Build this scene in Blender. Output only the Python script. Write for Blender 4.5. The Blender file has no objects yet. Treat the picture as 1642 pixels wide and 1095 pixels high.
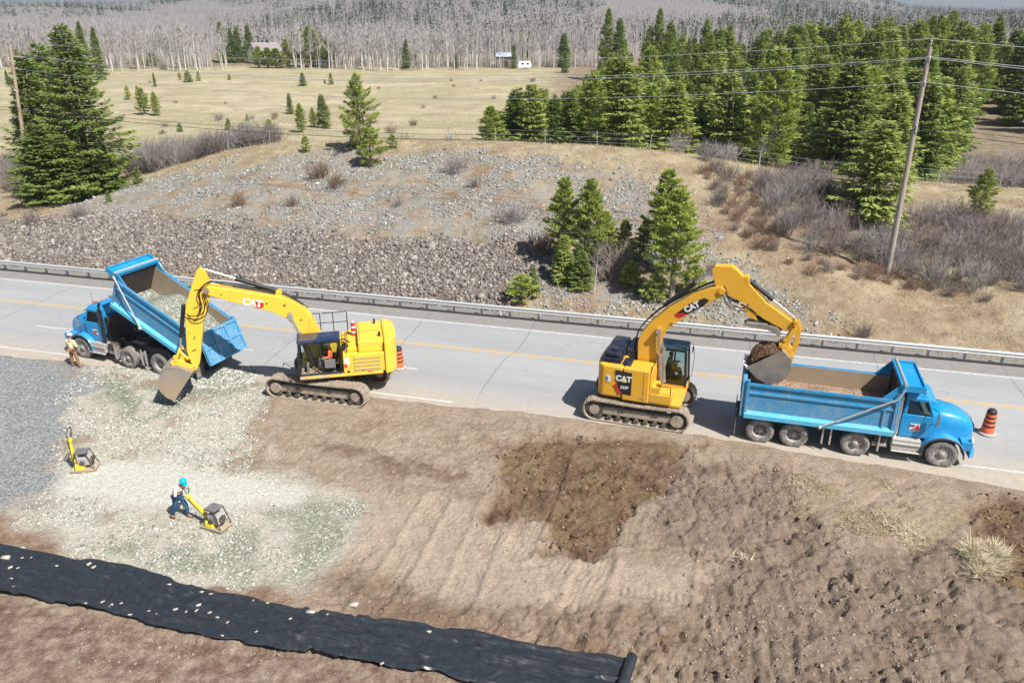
import bpy, math, random
import numpy as np
from mathutils import Vector, Matrix, Euler
R = math.radians
scn = bpy.context.scene
COL = scn.collection

# ------------------------------------------------------------------ camera, sky, sun, exposure
CAM_H, FPX, PITCH = 16.5, 1270.0, R(22.6)
cd = bpy.data.cameras.new('camera'); cam = bpy.data.objects.new('camera', cd); COL.objects.link(cam)
cam.location = (0, 0, CAM_H); cam.rotation_euler = (R(90) - PITCH, 0, 0)
cd.sensor_width = 36; cd.lens = FPX / 1642 * 36; cd.clip_start = 0.5; cd.clip_end = 20000
scn.camera = cam
SUN_EL = R(52); SDX, SDY = 0.70, -0.714          # ground direction towards the sun
world = bpy.data.worlds.new('World'); scn.world = world; world.use_nodes = True
wn = world.node_tree; wn.nodes.clear()
sky = wn.nodes.new('ShaderNodeTexSky'); sky.sky_type = 'NISHITA'; sky.sun_disc = False
sky.sun_elevation = SUN_EL; sky.sun_rotation = math.atan2(SDX, SDY)
sky.air_density = 1.0; sky.dust_density = 1.2; sky.ozone_density = 1.5
bg = wn.nodes.new('ShaderNodeBackground'); bg.inputs[1].default_value = 0.065
wo = wn.nodes.new('ShaderNodeOutputWorld')
wn.links.new(sky.outputs[0], bg.inputs[0]); wn.links.new(bg.outputs[0], wo.inputs[0])
sl = bpy.data.lights.new('sun', 'SUN'); sl.energy = 4.8; sl.angle = R(0.53); sl.color = (1.0, 0.955, 0.88)
sun = bpy.data.objects.new('sun', sl); COL.objects.link(sun)
sun.rotation_euler = Vector((-SDX * math.cos(SUN_EL), -SDY * math.cos(SUN_EL), -math.sin(SUN_EL))).to_track_quat('-Z', 'Y').to_euler()
scn.view_settings.view_transform = 'Standard'; scn.view_settings.look = 'None'
scn.view_settings.exposure = 0.56; scn.view_settings.gamma = 1
scn.cycles.max_bounces = 5; scn.cycles.diffuse_bounces = 2; scn.cycles.glossy_bounces = 2
scn.cycles.transparent_max_bounces = 12; scn.cycles.volume_bounces = 0
scn.cycles.use_denoising = True

# ------------------------------------------------------------------ basic helpers
def tag(o, label=None, cat=None, group=None, kind=None):
    if label: o['label'] = label
    if cat: o['category'] = cat
    if group: o['group'] = group
    if kind: o['kind'] = kind
    return o

def empty(name, loc=(0, 0, 0), rz=0.0, label=None, cat=None, group=None):
    o = bpy.data.objects.new(name, None); o.empty_display_size = 0.2; COL.objects.link(o)
    o.location = loc; o.rotation_euler = (0, 0, rz)
    return tag(o, label, cat, group)

def copy_tree(o, parent=None):
    c = o.copy(); COL.objects.link(c)
    if parent: c.parent = parent
    for ch in list(o.children): copy_tree(ch, c)
    return c

def mesh_np(name, V, F, mat=None, smooth=False, attrs=None, mi=None, mats=None):
    V = np.asarray(V, np.float32); F = np.asarray(F, np.int32); k = F.shape[1]
    me = bpy.data.meshes.new(name)
    me.vertices.add(len(V)); me.vertices.foreach_set('co', V.ravel())
    me.loops.add(F.size); me.loops.foreach_set('vertex_index', F.ravel())
    me.polygons.add(len(F)); me.polygons.foreach_set('loop_start', np.arange(0, F.size, k, dtype=np.int32))
    if smooth: me.polygons.foreach_set('use_smooth', np.ones(len(F), bool))
    if mats:
        for m in mats: me.materials.append(m)
    elif mat: me.materials.append(mat)
    if mi is not None: me.polygons.foreach_set('material_index', np.asarray(mi, np.int32))
    for an, dom, arr in (attrs or []):
        a = me.attributes.new(an, 'FLOAT_COLOR' if arr.ndim == 2 else 'FLOAT', dom)
        a.data.foreach_set('color' if arr.ndim == 2 else 'value', np.asarray(arr, np.float32).ravel())
    me.update(calc_edges=True); me.validate()
    return me

def obj_np(name, me, parent=None):
    o = bpy.data.objects.new(name, me); COL.objects.link(o)
    if parent: o.parent = parent
    return o

class MB:
    def __init__(s): s.v = []; s.f = []; s.m = []; s.sm = []
    def add(s, vs, fs, mi=0, smooth=False):
        b = len(s.v); s.v += [tuple(v) for v in vs]
        for f in fs: s.f.append([b + i for i in f]); s.m.append(mi); s.sm.append(smooth)
        return s
    def box(s, c, d, rot=None, mi=0):
        hx, hy, hz = d[0] / 2, d[1] / 2, d[2] / 2
        vs = [Vector((x, y, z)) for x in (-hx, hx) for y in (-hy, hy) for z in (-hz, hz)]
        if rot is not None:
            M = Euler(rot).to_matrix() if not isinstance(rot, Matrix) else rot
            vs = [M @ v for v in vs]
        c = Vector(c); vs = [v + c for v in vs]
        return s.add(vs, [(0, 1, 3, 2), (4, 6, 7, 5), (0, 4, 5, 1), (2, 3, 7, 6), (0, 2, 6, 4), (1, 5, 7, 3)], mi)
    def bb(s, x0, x1, y0, y1, z0, z1, mi=0):
        return s.box(((x0 + x1) / 2, (y0 + y1) / 2, (z0 + z1) / 2), (x1 - x0, y1 - y0, z1 - z0), None, mi)
    def hexa(s, p, mi=0):      # 8 points: bottom 4 (ccw) then top 4
        return s.add(p, [(3, 2, 1, 0), (4, 5, 6, 7), (0, 1, 5, 4), (1, 2, 6, 5), (2, 3, 7, 6), (3, 0, 4, 7)], mi)
    def prism(s, pts, y0, y1, mi=0, y0b=None):
        """x-z outline extruded along y."""
        n = len(pts)
        A = sum(pts[i][0] * pts[(i + 1) % n][1] - pts[(i + 1) % n][0] * pts[i][1] for i in range(n))
        if A < 0: pts = pts[::-1]
        vs = [(p[0], y0, p[1]) for p in pts] + [(p[0], y1, p[1]) for p in pts]
        fs = [tuple(range(n)), tuple(range(2 * n - 1, n - 1, -1))]
        fs += [(i, n + i, n + (i + 1) % n, (i + 1) % n) for i in range(n)]
        if y1 < y0: fs = [f[::-1] for f in fs]
        return s.add(vs, fs, mi)
    def prism_xy(s, pts, z0, z1, mi=0):
        n = len(pts)
        A = sum(pts[i][0] * pts[(i + 1) % n][1] - pts[(i + 1) % n][0] * pts[i][1] for i in range(n))
        if A < 0: pts = pts[::-1]
        vs = [(p[0], p[1], z0) for p in pts] + [(p[0], p[1], z1) for p in pts]
        fs = [tuple(range(n - 1, -1, -1)), tuple(range(n, 2 * n))]
        fs += [(i, (i + 1) % n, n + (i + 1) % n, n + i) for i in range(n)]
        return s.add(vs, fs, mi)
    def cyl(s, p0, p1, r0, r1=None, n=12, mi=0, caps=True, smooth=True):
        r1 = r0 if r1 is None else r1
        p0, p1 = Vector(p0), Vector(p1); d = (p1 - p0)
        if d.length < 1e-6: return s
        d.normalize(); a = d.orthogonal().normalized(); b = d.cross(a)
        vs = []
        for p, r in ((p0, r0), (p1, r1)):
            for i in range(n):
                t = 2 * math.pi * i / n; vs.append(p + (a * math.cos(t) + b * math.sin(t)) * r)
        s.add(vs, [(i, (i + 1) % n, n + (i + 1) % n, n + i) for i in range(n)], mi, smooth)
        if caps: s.add(vs, [tuple(range(n - 1, -1, -1)), tuple(range(n, 2 * n))], mi)
        return s
    def path(s, pts, r, n=6, mi=0):
        for i in range(len(pts) - 1): s.cyl(pts[i], pts[i + 1], r, r, n, mi)
        return s
    def lathe(s, prof, o, axis='z', n=20, mi=0, smooth=True):
        """prof: (radius, along)"""
        vs = []; o = Vector(o)
        for r, h in prof:
            for i in range(n):
                t = 2 * math.pi * i / n; c, q = r * math.cos(t), r * math.sin(t)
                vs.append(o + (Vector((c, q, h)) if axis == 'z' else Vector((q, h, c)) if axis == 'y' else Vector((h, c, q))))
        fs = [(k * n + i, k * n + (i + 1) % n, (k + 1) * n + (i + 1) % n, (k + 1) * n + i) for k in range(len(prof) - 1) for i in range(n)]
        return s.add(vs, fs, mi, smooth)
    def ball(s, c, r, n=10, mi=0, sc=(1, 1, 1)):
        prof = [(r * math.sin(math.pi * k / n) * 1.0 + 1e-4, -r * math.cos(math.pi * k / n)) for k in range(n + 1)]
        b = len(s.v); s.lathe(prof, (0, 0, 0), 'z', n + 4, mi)
        for i in range(b, len(s.v)):
            v = s.v[i]; s.v[i] = (v[0] * sc[0] + c[0], v[1] * sc[1] + c[1], v[2] * sc[2] + c[2])
        return s
    def xf(s, M):
        s.v = [tuple(M @ Vector(v)) for v in s.v]; return s
    def build(s, name, mats, parent=None, bevel=0, seg=2, loc=None):
        me = bpy.data.meshes.new(name); me.from_pydata(s.v, [], s.f)
        if not isinstance(mats, (list, tuple)): mats = [mats]
        for m in mats: me.materials.append(m)
        me.polygons.foreach_set('material_index', s.m); me.polygons.foreach_set('use_smooth', s.sm)
        me.update()
        o = bpy.data.objects.new(name, me); COL.objects.link(o)
        if parent: o.parent = parent
        if loc: o.location = loc
        if bevel:
            b = o.modifiers.new('bevel', 'BEVEL'); b.width = bevel; b.segments = seg; b.limit_method = 'ANGLE'; b.angle_limit = R(35)
            b.harden_normals = False
        return o

# ------------------------------------------------------------------ numpy noise
def _h(ix, iy, seed):
    n = (ix.astype(np.int64) * 374761393 + iy.astype(np.int64) * 668265263 + seed * 974711) & 0xFFFFFFFF
    n = ((n ^ (n >> 13)) * 1274126177) & 0xFFFFFFFF
    return ((n ^ (n >> 16)) & 0xFFFF) / 65535.0
def vnoise(x, y, seed=0):
    x = np.asarray(x, float); y = np.asarray(y, float)
    ix = np.floor(x); iy = np.floor(y); fx = x - ix; fy = y - iy
    fx = fx * fx * (3 - 2 * fx); fy = fy * fy * (3 - 2 * fy)
    a = _h(ix, iy, seed); b = _h(ix + 1, iy, seed); c = _h(ix, iy + 1, seed); d = _h(ix + 1, iy + 1, seed)
    return (a * (1 - fx) + b * fx) * (1 - fy) + (c * (1 - fx) + d * fx) * fy
def fbm(x, y, o=4, seed=0, g=0.5):
    r = 0; a = 1; t = 0; f = 1
    for k in range(o):
        r = r + a * vnoise(x * f + 17.3 * k, y * f - 9.1 * k, seed + k); t += a; a *= g; f *= 2.03
    return r / t
def sstep(a, b, x):
    t = np.clip((x - a) / (b - a), 0, 1); return t * t * (3 - 2 * t)

# ------------------------------------------------------------------ terrain shape
RA = math.atan(0.265); CA, SA = math.cos(RA), math.sin(RA); Y0 = 37.95
def sd(X, Y):
    return X * CA - (Y - Y0) * SA, X * SA + (Y - Y0) * CA
def xy(s, d):
    return s * CA + d * SA, Y0 - s * SA + d * CA
DC = 33.0
CX = [-120, -75, -56, -46, -36.5, -29, -22.3, -12, 0, 8, 14, 24.6, 40, 80]
CZ = [-4, -3.2, -2, -0.6, 1.4, 3.4, 4.8, 5.3, 5.7, 5.6, 5.2, 3.9, 3.45, 3]
def base(X, Y):
    X = np.asarray(X, float); Y = np.asarray(Y, float)
    s, d = sd(X, Y)
    hc = np.interp(X, CX, CZ) + 0.5 * (fbm(X / 9, Y / 9, 2, 5) - .5)
    t = np.clip((d - 6.6) / (DC - 6.6), 0, 1)
    up = hc * (0.55 * t + 0.45 * t * t * (3 - 2 * t)) + 0.9 * (fbm(X / 5, Y / 5, 3, 3) - .5) * np.minimum(t * 4, 1) * (1 - 0.6 * sstep(.7, 1, t))
    hf = -1.6 + 2.2 * (fbm(X / 60, Y / 45, 3, 8) - .5)
    t2 = sstep(DC, DC + 24, d)
    hf = hf + 2.1 * sstep(150, 245, Y) + 2.0 * (fbm(X / 24, Y / 16, 4, 18) - .5) * sstep(60, 110, Y) * (1 - .6 * sstep(190, 240, Y))
    far = hc * (1 - t2) + hf * t2
    z = np.where(d < DC, up, far)
    ditch = -0.35 * np.exp(-((d - 7.0) / 0.8) ** 2)
    z = np.where(d > 5.6, z * sstep(5.6, 7.5, d) + ditch, 0.0)
    # near side falls gently away from the road
    z = z - 0.35 * sstep(-9, -24, d)
    # hills far off
    az = X / np.maximum(Y, 1)
    zr = np.interp(az, [-1.2, -.62, -.45, -.34, -.2, .2, .38, .46, .56, .66, 1.2], [34, 34, 36, 62, 122, 132, 105, 22, 8, 24, 40])
    hill = sstep(330, 3400, Y) * zr + sstep(450, 1100, Y) * 26 * (fbm(X / 260, Y / 330, 3, 21) - .35)
    return z + hill

def ray(px, py):
    u = (px - 821) / FPX; v = (py - 547.5) / FPX
    return np.array((u, math.cos(PITCH) - v * math.sin(PITCH), -math.sin(PITCH) - v * math.cos(PITCH)))
def at(px, py, fn=None):
    """point of the bare terrain seen at a photo pixel"""
    fn = fn or base
    d = ray(px, py)
    t = np.concatenate([np.arange(12, 140, .25), np.arange(140, 900, 2), np.arange(900, 6000, 20)])
    P = d[None] * t[:, None]
    f = CAM_H + P[:, 2] - fn(P[:, 0], P[:, 1])
    k = np.argmax(f < 0)
    if f[k] >= 0: k = len(t) - 1
    a, b = t[k - 1], t[k]
    for _ in range(18):
        m = (a + b) / 2; q = d * m
        if CAM_H + q[2] - float(fn(q[0], q[1])) < 0: b = m
        else: a = m
    q = d * b
    return float(q[0]), float(q[1]), float(fn(q[0], q[1]))
def zat(P, py):
    """height above P of the point seen at photo row py"""
    d = ray(821, py); return CAM_H + P[1] * d[2] / d[1] - P[2]
def flat(px, py, z=0.0):
    d = ray(px, py); t = (CAM_H - z) / -d[2]; return d[0] * t, d[1] * t

# polygons given as photo pixels, stored in ground metres
def poly(pts, terr=False):
    return np.array([at(*p)[:2] if terr else flat(*p) for p in pts])
def sdist(X, Y, P):
    """signed distance, positive inside"""
    n = len(P); inside = np.zeros(X.shape, bool); dm = np.full(X.shape, 1e9)
    for i in range(n):
        x1, y1 = P[i]; x2, y2 = P[(i + 1) % n]
        c = ((y1 > Y) != (y2 > Y)) & (X < (x2 - x1) * (Y - y1) / (y2 - y1 + 1e-12) + x1)
        inside ^= c
        dx, dy = x2 - x1, y2 - y1; L = dx * dx + dy * dy + 1e-9
        t = np.clip(((X - x1) * dx + (Y - y1) * dy) / L, 0, 1)
        dm = np.minimum(dm, (X - x1 - t * dx) ** 2 + (Y - y1 - t * dy) ** 2)
    dm = np.sqrt(dm); return np.where(inside, dm, -dm)
def mask(X, Y, P, soft=0.4, warp=0.7, seed=0, sc=1.3):
    out = np.zeros(X.shape)
    m = 3 * soft + warp * 2
    x0, y0 = P.min(0) - m; x1, y1 = P.max(0) + m
    k = (X > x0) & (X < x1) & (Y > y0) & (Y < y1)
    if not k.any(): return out
    xs, ys = X[k], Y[k]
    w = (fbm(xs / sc, ys / sc, 4, seed + 31) - .5) * 2 * warp
    out[k] = sstep(-soft, soft, sdist(xs, ys, P) + w)
    return out
Z = dict(
    white=poly([(150, 582), (70, 650), (95, 700), (75, 775), (20, 822), (80, 880), (200, 902), (330, 925), (410, 932), (500, 912), (545, 880), (592, 815), (560, 795), (470, 775), (400, 758), (440, 725), (432, 650), (425, 610), (380, 575), (300, 580)]),
    blue=poly([(-200, 560), (0, 566), (70, 572), (120, 592), (150, 608), (115, 650), (92, 705), (72, 770), (15, 815), (-200, 830)]),
    green=poly([(160, 600), (225, 590), (262, 640), (300, 600), (340, 570), (400, 575), (425, 600), (390, 632), (300, 650), (235, 672), (170, 645)]),
    green2=poly([(150, 872), (250, 842), (330, 852), (430, 812), (540, 792), (592, 812), (545, 882), (500, 912), (410, 932), (330, 922), (215, 895)]),
    strip=poly([(95, 742), (200, 735), (330, 752), (490, 785), (470, 800), (380, 812), (200, 800), (80, 790)]),
    purple=poly([(-300, 850), (0, 935), (250, 985), (560, 1045), (860, 1085), (1000, 1110), (1000, 1400), (-500, 1400)]),
    red=poly([(-100, 825), (30, 822), (75, 850), (210, 905), (480, 960), (780, 1015), (1000, 1050), (960, 1020), (800, 985), (600, 955), (430, 935), (250, 905), (90, 880), (0, 868), (-100, 860)]),
    pit=poly([(822, 703), (1000, 700), (1130, 712), (1085, 740), (1062, 790), (1010, 825), (965, 884), (900, 880), (862, 870), (870, 832), (782, 830), (800, 770), (795, 730)]),
    pit2=poly([(1556, 795), (1642, 790), (1900, 800), (1900, 960), (1642, 935), (1600, 925), (1562, 880)]),
    rough=poly([(1085, 735), (1240, 745), (1260, 800), (1400, 880), (1560, 880), (1700, 900), (1900, 1200), (1300, 1300), (1080, 1050), (1130, 900), (1050, 830), (1060, 790)]),
    rough2=poly([(700, 980), (900, 960), (1100, 1000), (1500, 1040), (1700, 1300), (900, 1300)]),
    damp=poly([(520, 920), (760, 940), (1020, 960), (1120, 985), (1180, 1040), (1010, 1050), (800, 1010), (560, 968)]),
    damp2=poly([(520, 705), (640, 730), (760, 760), (760, 772), (640, 765), (560, 735), (500, 715)]),
    hay=poly([(1530, 868), (1570, 856), (1618, 868), (1622, 910), (1585, 925), (1535, 900)]),
    hay2=poly([(1432, 846), (1470, 838), (1500, 862), (1470, 885), (1440, 874)]), hay3=poly([(1180, 880), (1215, 876), (1220, 892), (1190, 896)]),
    turf=poly([(1240, 755), (1400, 770), (1555, 792), (1560, 850), (1420, 860), (1330, 860), (1250, 800)]),
    smooth=poly([(560, 790), (780, 800), (860, 880), (960, 900), (1120, 905), (1150, 960), (1000, 965), (880, 960), (750, 950), (560, 900)]),
    rubd=poly([(-500, 350), (-60, 352), (60, 352), (140, 345), (310, 350), (420, 368), (600, 388), (860, 398), (872, 440), (835, 478), (790, 500), (600, 482), (300, 437), (0, 424), (-500, 400)], True),
    rubl=poly([(115, 318), (180, 300), (280, 278), (400, 262), (500, 245), (640, 240), (800, 245), (940, 262), (1060, 300), (1130, 360), (1200, 440), (1330, 540), (1260, 522), (1100, 500), (960, 500), (870, 490), (862, 400), (600, 385), (420, 365), (310, 345), (140, 345)], True),
    pile=poly([(300, 600), (345, 575), (400, 580), (420, 600), (395, 628), (340, 640), (300, 632)]),
)
EDX = [-60, -30, -24, -18, -9, -5, 0, 8, 11, 14, 20, 30, 60]
EDV = [-6.9, -6.9, -6.6, -6.3, -6.2, -6.25, -5.9, -5.95, -6.3, -6.6, -7.2, -7.9, -7.9]
RAMP = 0.06
def terrain(X, Y, full=True):
    """finished ground height; micro relief only near"""
    z = base(X, Y); s, d = sd(X, Y)
    ed = np.interp(X, EDX, EDV) + 0.55 * (fbm(X * .9, Y * .9, 4, 77) - .5)
    on = (d > -12) & (d < 5.0)
    cover = sstep(0.0, 0.5, ed - d)                 # 1 = dirt lies here
    z = np.where(on, z - RAMP + (RAMP + 0.025) * cover, z)
    return z

# ------------------------------------------------------------------ materials
class NT:
    def __init__(s, name):
        s.m = bpy.data.materials.new(name); s.m.use_nodes = True; s.t = s.m.node_tree; s.t.nodes.clear()
        s.out = s.n('ShaderNodeOutputMaterial'); s.b = s.n('ShaderNodeBsdfPrincipled'); s.l(s.b.outputs[0], s.out.inputs[0])
        s.b.inputs['Specular IOR Level'].default_value = 0.3
    def n(s, t, **k):
        q = s.t.nodes.new(t)
        for a, v in k.items(): setattr(q, a, v)
        return q
    def l(s, a, b): s.t.links.new(a, b)
    def put(s, sock, v):
        if isinstance(v, bpy.types.NodeSocket): s.l(v, sock)
        elif isinstance(v, (tuple, list)) and len(v) == 3 and sock.type == 'RGBA': sock.default_value = (*v, 1)
        else: sock.default_value = v
    def pos(s): return s.n('ShaderNodeNewGeometry').outputs['Position']
    def obj(s): return s.n('ShaderNodeTexCoord').outputs['Object']
    def noise(s, sc, det=4, rough=.55, vec=None, dist=0, sc3=None):
        q = s.n('ShaderNodeTexNoise'); q.inputs['Scale'].default_value = sc; q.inputs['Detail'].default_value = det
        q.inputs['Roughness'].default_value = rough; q.inputs['Distortion'].default_value = dist
        v = vec or s.pos()
        if sc3:
            mp = s.n('ShaderNodeMapping'); s.l(v, mp.inputs[0])
            if len(sc3) == 4: mp.inputs['Rotation'].default_value = (0, 0, sc3[3])
            mp.inputs['Scale'].default_value = sc3[:3]; v = mp.outputs[0]
        s.l(v, q.inputs['Vector']); return q.outputs[0]
    def vor(s, sc, vec=None, feat='F1', out='Distance', rnd=1):
        q = s.n('ShaderNodeTexVoronoi', feature=feat); q.inputs['Scale'].default_value = sc; q.inputs['Randomness'].default_value = rnd
        s.l(vec or s.pos(), q.inputs['Vector']); return q.outputs[out]
    def rng(s, x, a, b, c=0., d=1.):
        q = s.n('ShaderNodeMapRange'); s.put(q.inputs[0], x)
        for i, v in zip((1, 2, 3, 4), (a, b, c, d)): q.inputs[i].default_value = v
        return q.outputs[0]
    def mix(s, f, a, b, mode='MIX'):
        q = s.n('ShaderNodeMix', data_type='RGBA', blend_type=mode); s.put(q.inputs[0], f); s.put(q.inputs[6], a); s.put(q.inputs[7], b)
        return q.outputs[2]
    def math(s, op, a, b=0.):
        q = s.n('ShaderNodeMath', operation=op); s.put(q.inputs[0], a); s.put(q.inputs[1], b); return q.outputs[0]
    def attr(s, name, comp=None):
        q = s.n('ShaderNodeAttribute', attribute_name=name)
        if comp is None: return q.outputs['Fac']
        if comp == 3: return q.outputs['Alpha']
        p = s.n('ShaderNodeSeparateColor'); s.l(q.outputs['Color'], p.inputs[0]); return p.outputs[comp]
    def ramp(s, x, stops):
        q = s.n('ShaderNodeValToRGB'); s.l(x, q.inputs[0]); e = q.color_ramp.elements
        while len(e) < len(stops): e.new(0.5)
        for i, (p, c) in enumerate(stops): e[i].position = p; e[i].color = (*c, 1)
        return q.outputs[0]
    def sepc(s, c, i):
        p = s.n('ShaderNodeSeparateColor'); s.l(c, p.inputs[0]); return p.outputs[i]
    def bump(s, h, strength=.5, dist=.05, nrm=None):
        q = s.n('ShaderNodeBump'); q.inputs['Strength'].default_value = strength; q.inputs['Distance'].default_value = dist
        s.put(q.inputs['Height'], h)
        if nrm: s.l(nrm, q.inputs['Normal'])
        return q.outputs[0]
    def fin(s, col=None, rough=None, metal=None, nrm=None, spec=None):
        for k, v in (('Base Color', col), ('Roughness', rough), ('Metallic', metal), ('Normal', nrm), ('Specular IOR Level', spec)):
            if v is not None: s.put(s.b.inputs[k], v)
        return s.m

def paint(name, col, rough=.4, metal=0, dust=.35, dcol=(.36, .29, .22), sc=1.6, coat=0, nsc=9):
    t = NT(name); o = t.obj()
    a = t.noise(sc, 5, .65, o); b = t.noise(nsc, 4, .7, o)
    f = t.math('MULTIPLY', t.rng(a, .42, .72), t.rng(b, .3, .7))
    f = t.math('MULTIPLY', f, dust)
    z = t.n('ShaderNodeSeparateXYZ'); t.l(o, z.inputs[0])
    f = t.math('ADD', f, t.math('MULTIPLY', t.rng(z.outputs[2], 1.9, .5, 0, dust * .55), t.rng(b, .25, .6)))
    c = t.mix(f, col, dcol)
    c = t.mix(t.rng(t.noise(40, 2, .6, o), .62, .75, 0, dust * .5), c, dcol)
    r = t.rng(f, 0, .4, rough, min(1, rough + .4))
    if coat: t.b.inputs['Coat Weight'].default_value = coat; t.b.inputs['Coat Roughness'].default_value = .12
    return t.fin(c, r, metal, t.bump(t.noise(6, 3, .5, o), .05, .02))

M = {}
M['blue'] = paint('blue_truck_paint', (.001, .275, .60), .34, 0, .32, (.3, .36, .4), coat=.5)
M['blue_box'] = paint('blue_box_paint', (.002, .26, .53), .45, 0, .62, (.32, .36, .38), sc=2.2, coat=.2)
M['blue_lip'] = paint('light_blue_lip_paint', (.02, .45, .78), .45, 0, .45, (.42, .44, .44), sc=3)
M['box_in'] = paint('worn_steel_box_inside', (.33, .25, .17), .7, .1, .8, (.42, .36, .28), sc=1.2)
M['box_dark'] = paint('dark_steel_bulkhead', (.045, .04, .04), .6, .2, .6, (.16, .13, .11), sc=1)
M['yel'] = paint('yellow_machine_paint', (.86, .55, .05), .42, 0, .32, (.55, .42, .22), coat=.25)
M['yel2'] = paint('older_yellow_machine_paint', (.76, .4, .03), .48, 0, .5, (.42, .3, .16), coat=.1)
M['black'] = paint('black_steel', (.018, .019, .022), .42, 0, .25, (.2, .18, .15))
M['rubber'] = paint('tyre_rubber', (.05, .05, .052), .85, 0, 1.4, (.28, .26, .24), sc=2.5)
M['rim'] = paint('dusty_steel_rim', (.42, .41, .39), .5, .3, .6, (.33, .29, .24), sc=3)
M['chrome'] = paint('chrome', (.72, .73, .74), .18, .9, .25, (.4, .38, .35))
M['alu'] = paint('aluminium_tread', (.62, .61, .58), .4, .55, .5, (.45, .41, .36))
M['steel'] = paint('worn_bucket_steel', (.3, .28, .265), .45, .45, 1.6, (.42, .33, .23), sc=2.2)
M['steel_edge'] = paint('polished_steel_edge', (.55, .56, .58), .3, .7, .3)
M['track'] = paint('muddy_track_steel', (.2, .165, .135), .75, .15, 1.5, (.44, .37, .29), sc=1.8)
M['frame'] = paint('dirty_chassis_black', (.03, .028, .027), .7, 0, .8, (.2, .17, .14))
M['galv'] = paint('galvanised_guardrail', (.55, .57, .58), .45, .35, .35, (.42, .4, .37), sc=.8)
M['galvd'] = paint('galvanised_post', (.5, .51, .51), .5, .35, .5, (.3, .29, .27))
M['white'] = paint('white_paint', (.78, .78, .76), .5, 0, .3, (.5, .46, .4))
M['red'] = paint('red_paint', (.6, .02, .02), .45, 0, .1)
M['orange'] = paint('orange_plastic', (.85, .12, .03), .5, 0, .25, (.5, .35, .28))
M['seat'] = paint('black_vinyl', (.03, .03, .032), .7, 0, .2)
M['interior'] = paint('grey_cab_trim', (.16, .16, .16), .7, 0, .3)
M['cyel'] = paint('compactor_yellow', (.85, .66, .01), .4, 0, .25, (.5, .42, .25))
M['cgrey'] = paint('compactor_grey', (.42, .42, .42), .5, .2, .6, (.45, .4, .34), sc=4)
def glass():
    t = NT('tinted_glass'); g = t.n('ShaderNodeBsdfGlossy'); g.inputs['Roughness'].default_value = .03
    tr = t.n('ShaderNodeBsdfTransparent'); tr.inputs[0].default_value = (.78, .88, .88, 1)
    fr = t.n('ShaderNodeFresnel'); fr.inputs[0].default_value = 1.5; mx = t.n('ShaderNodeMixShader')
    t.l(fr.outputs[0], mx.inputs[0]); t.l(tr.outputs[0], mx.inputs[1]); t.l(g.outputs[0], mx.inputs[2]); t.l(mx.outputs[0], t.out.inputs[0])
    return t.m
M['glass'] = glass()
M['darkglass'] = paint('dark_glass', (.02, .03, .035), .06, 0, .1)
def plain(name, col, rough=.8, n=.25, sc=6, bmp=.2):
    t = NT(name); a = t.noise(sc, 4, .6, t.obj())
    c = t.mix(t.rng(a, .3, .7), tuple(x * (1 - n) for x in col), tuple(min(1, x * (1 + n)) for x in col))
    return t.fin(c, rough, 0, t.bump(a, bmp, .03))
M['skin'] = plain('skin', (.42, .24, .17), .6, .08)
M['hair'] = plain('dark_hair', (.04, .025, .018), .7)
M['hat_teal'] = plain('teal_hard_hat', (.0, .42, .55), .35, .05)
M['hat_white'] = plain('white_hard_hat', (.75, .74, .62), .4, .05)
M['vest'] = plain('orange_vest', (.85, .25, .12), .8, .1)
M['vest_pale'] = plain('pale_yellow_jacket', (.78, .74, .45), .85, .12)
M['cloth_white'] = plain('light_shirt', (.62, .58, .55), .85, .15)
M['teal_cloth'] = plain('teal_work_shirt', (.02, .3, .24), .85, .15)
M['jeans'] = plain('blue_jeans', (.035, .1, .2), .9, .25)
M['tan_trousers'] = plain('tan_work_trousers', (.3, .17, .09), .9, .2)
M['boots'] = plain('work_boots', (.22, .13, .07), .8)
M['glove'] = plain('dark_glove', (.05, .05, .05), .8)

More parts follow.
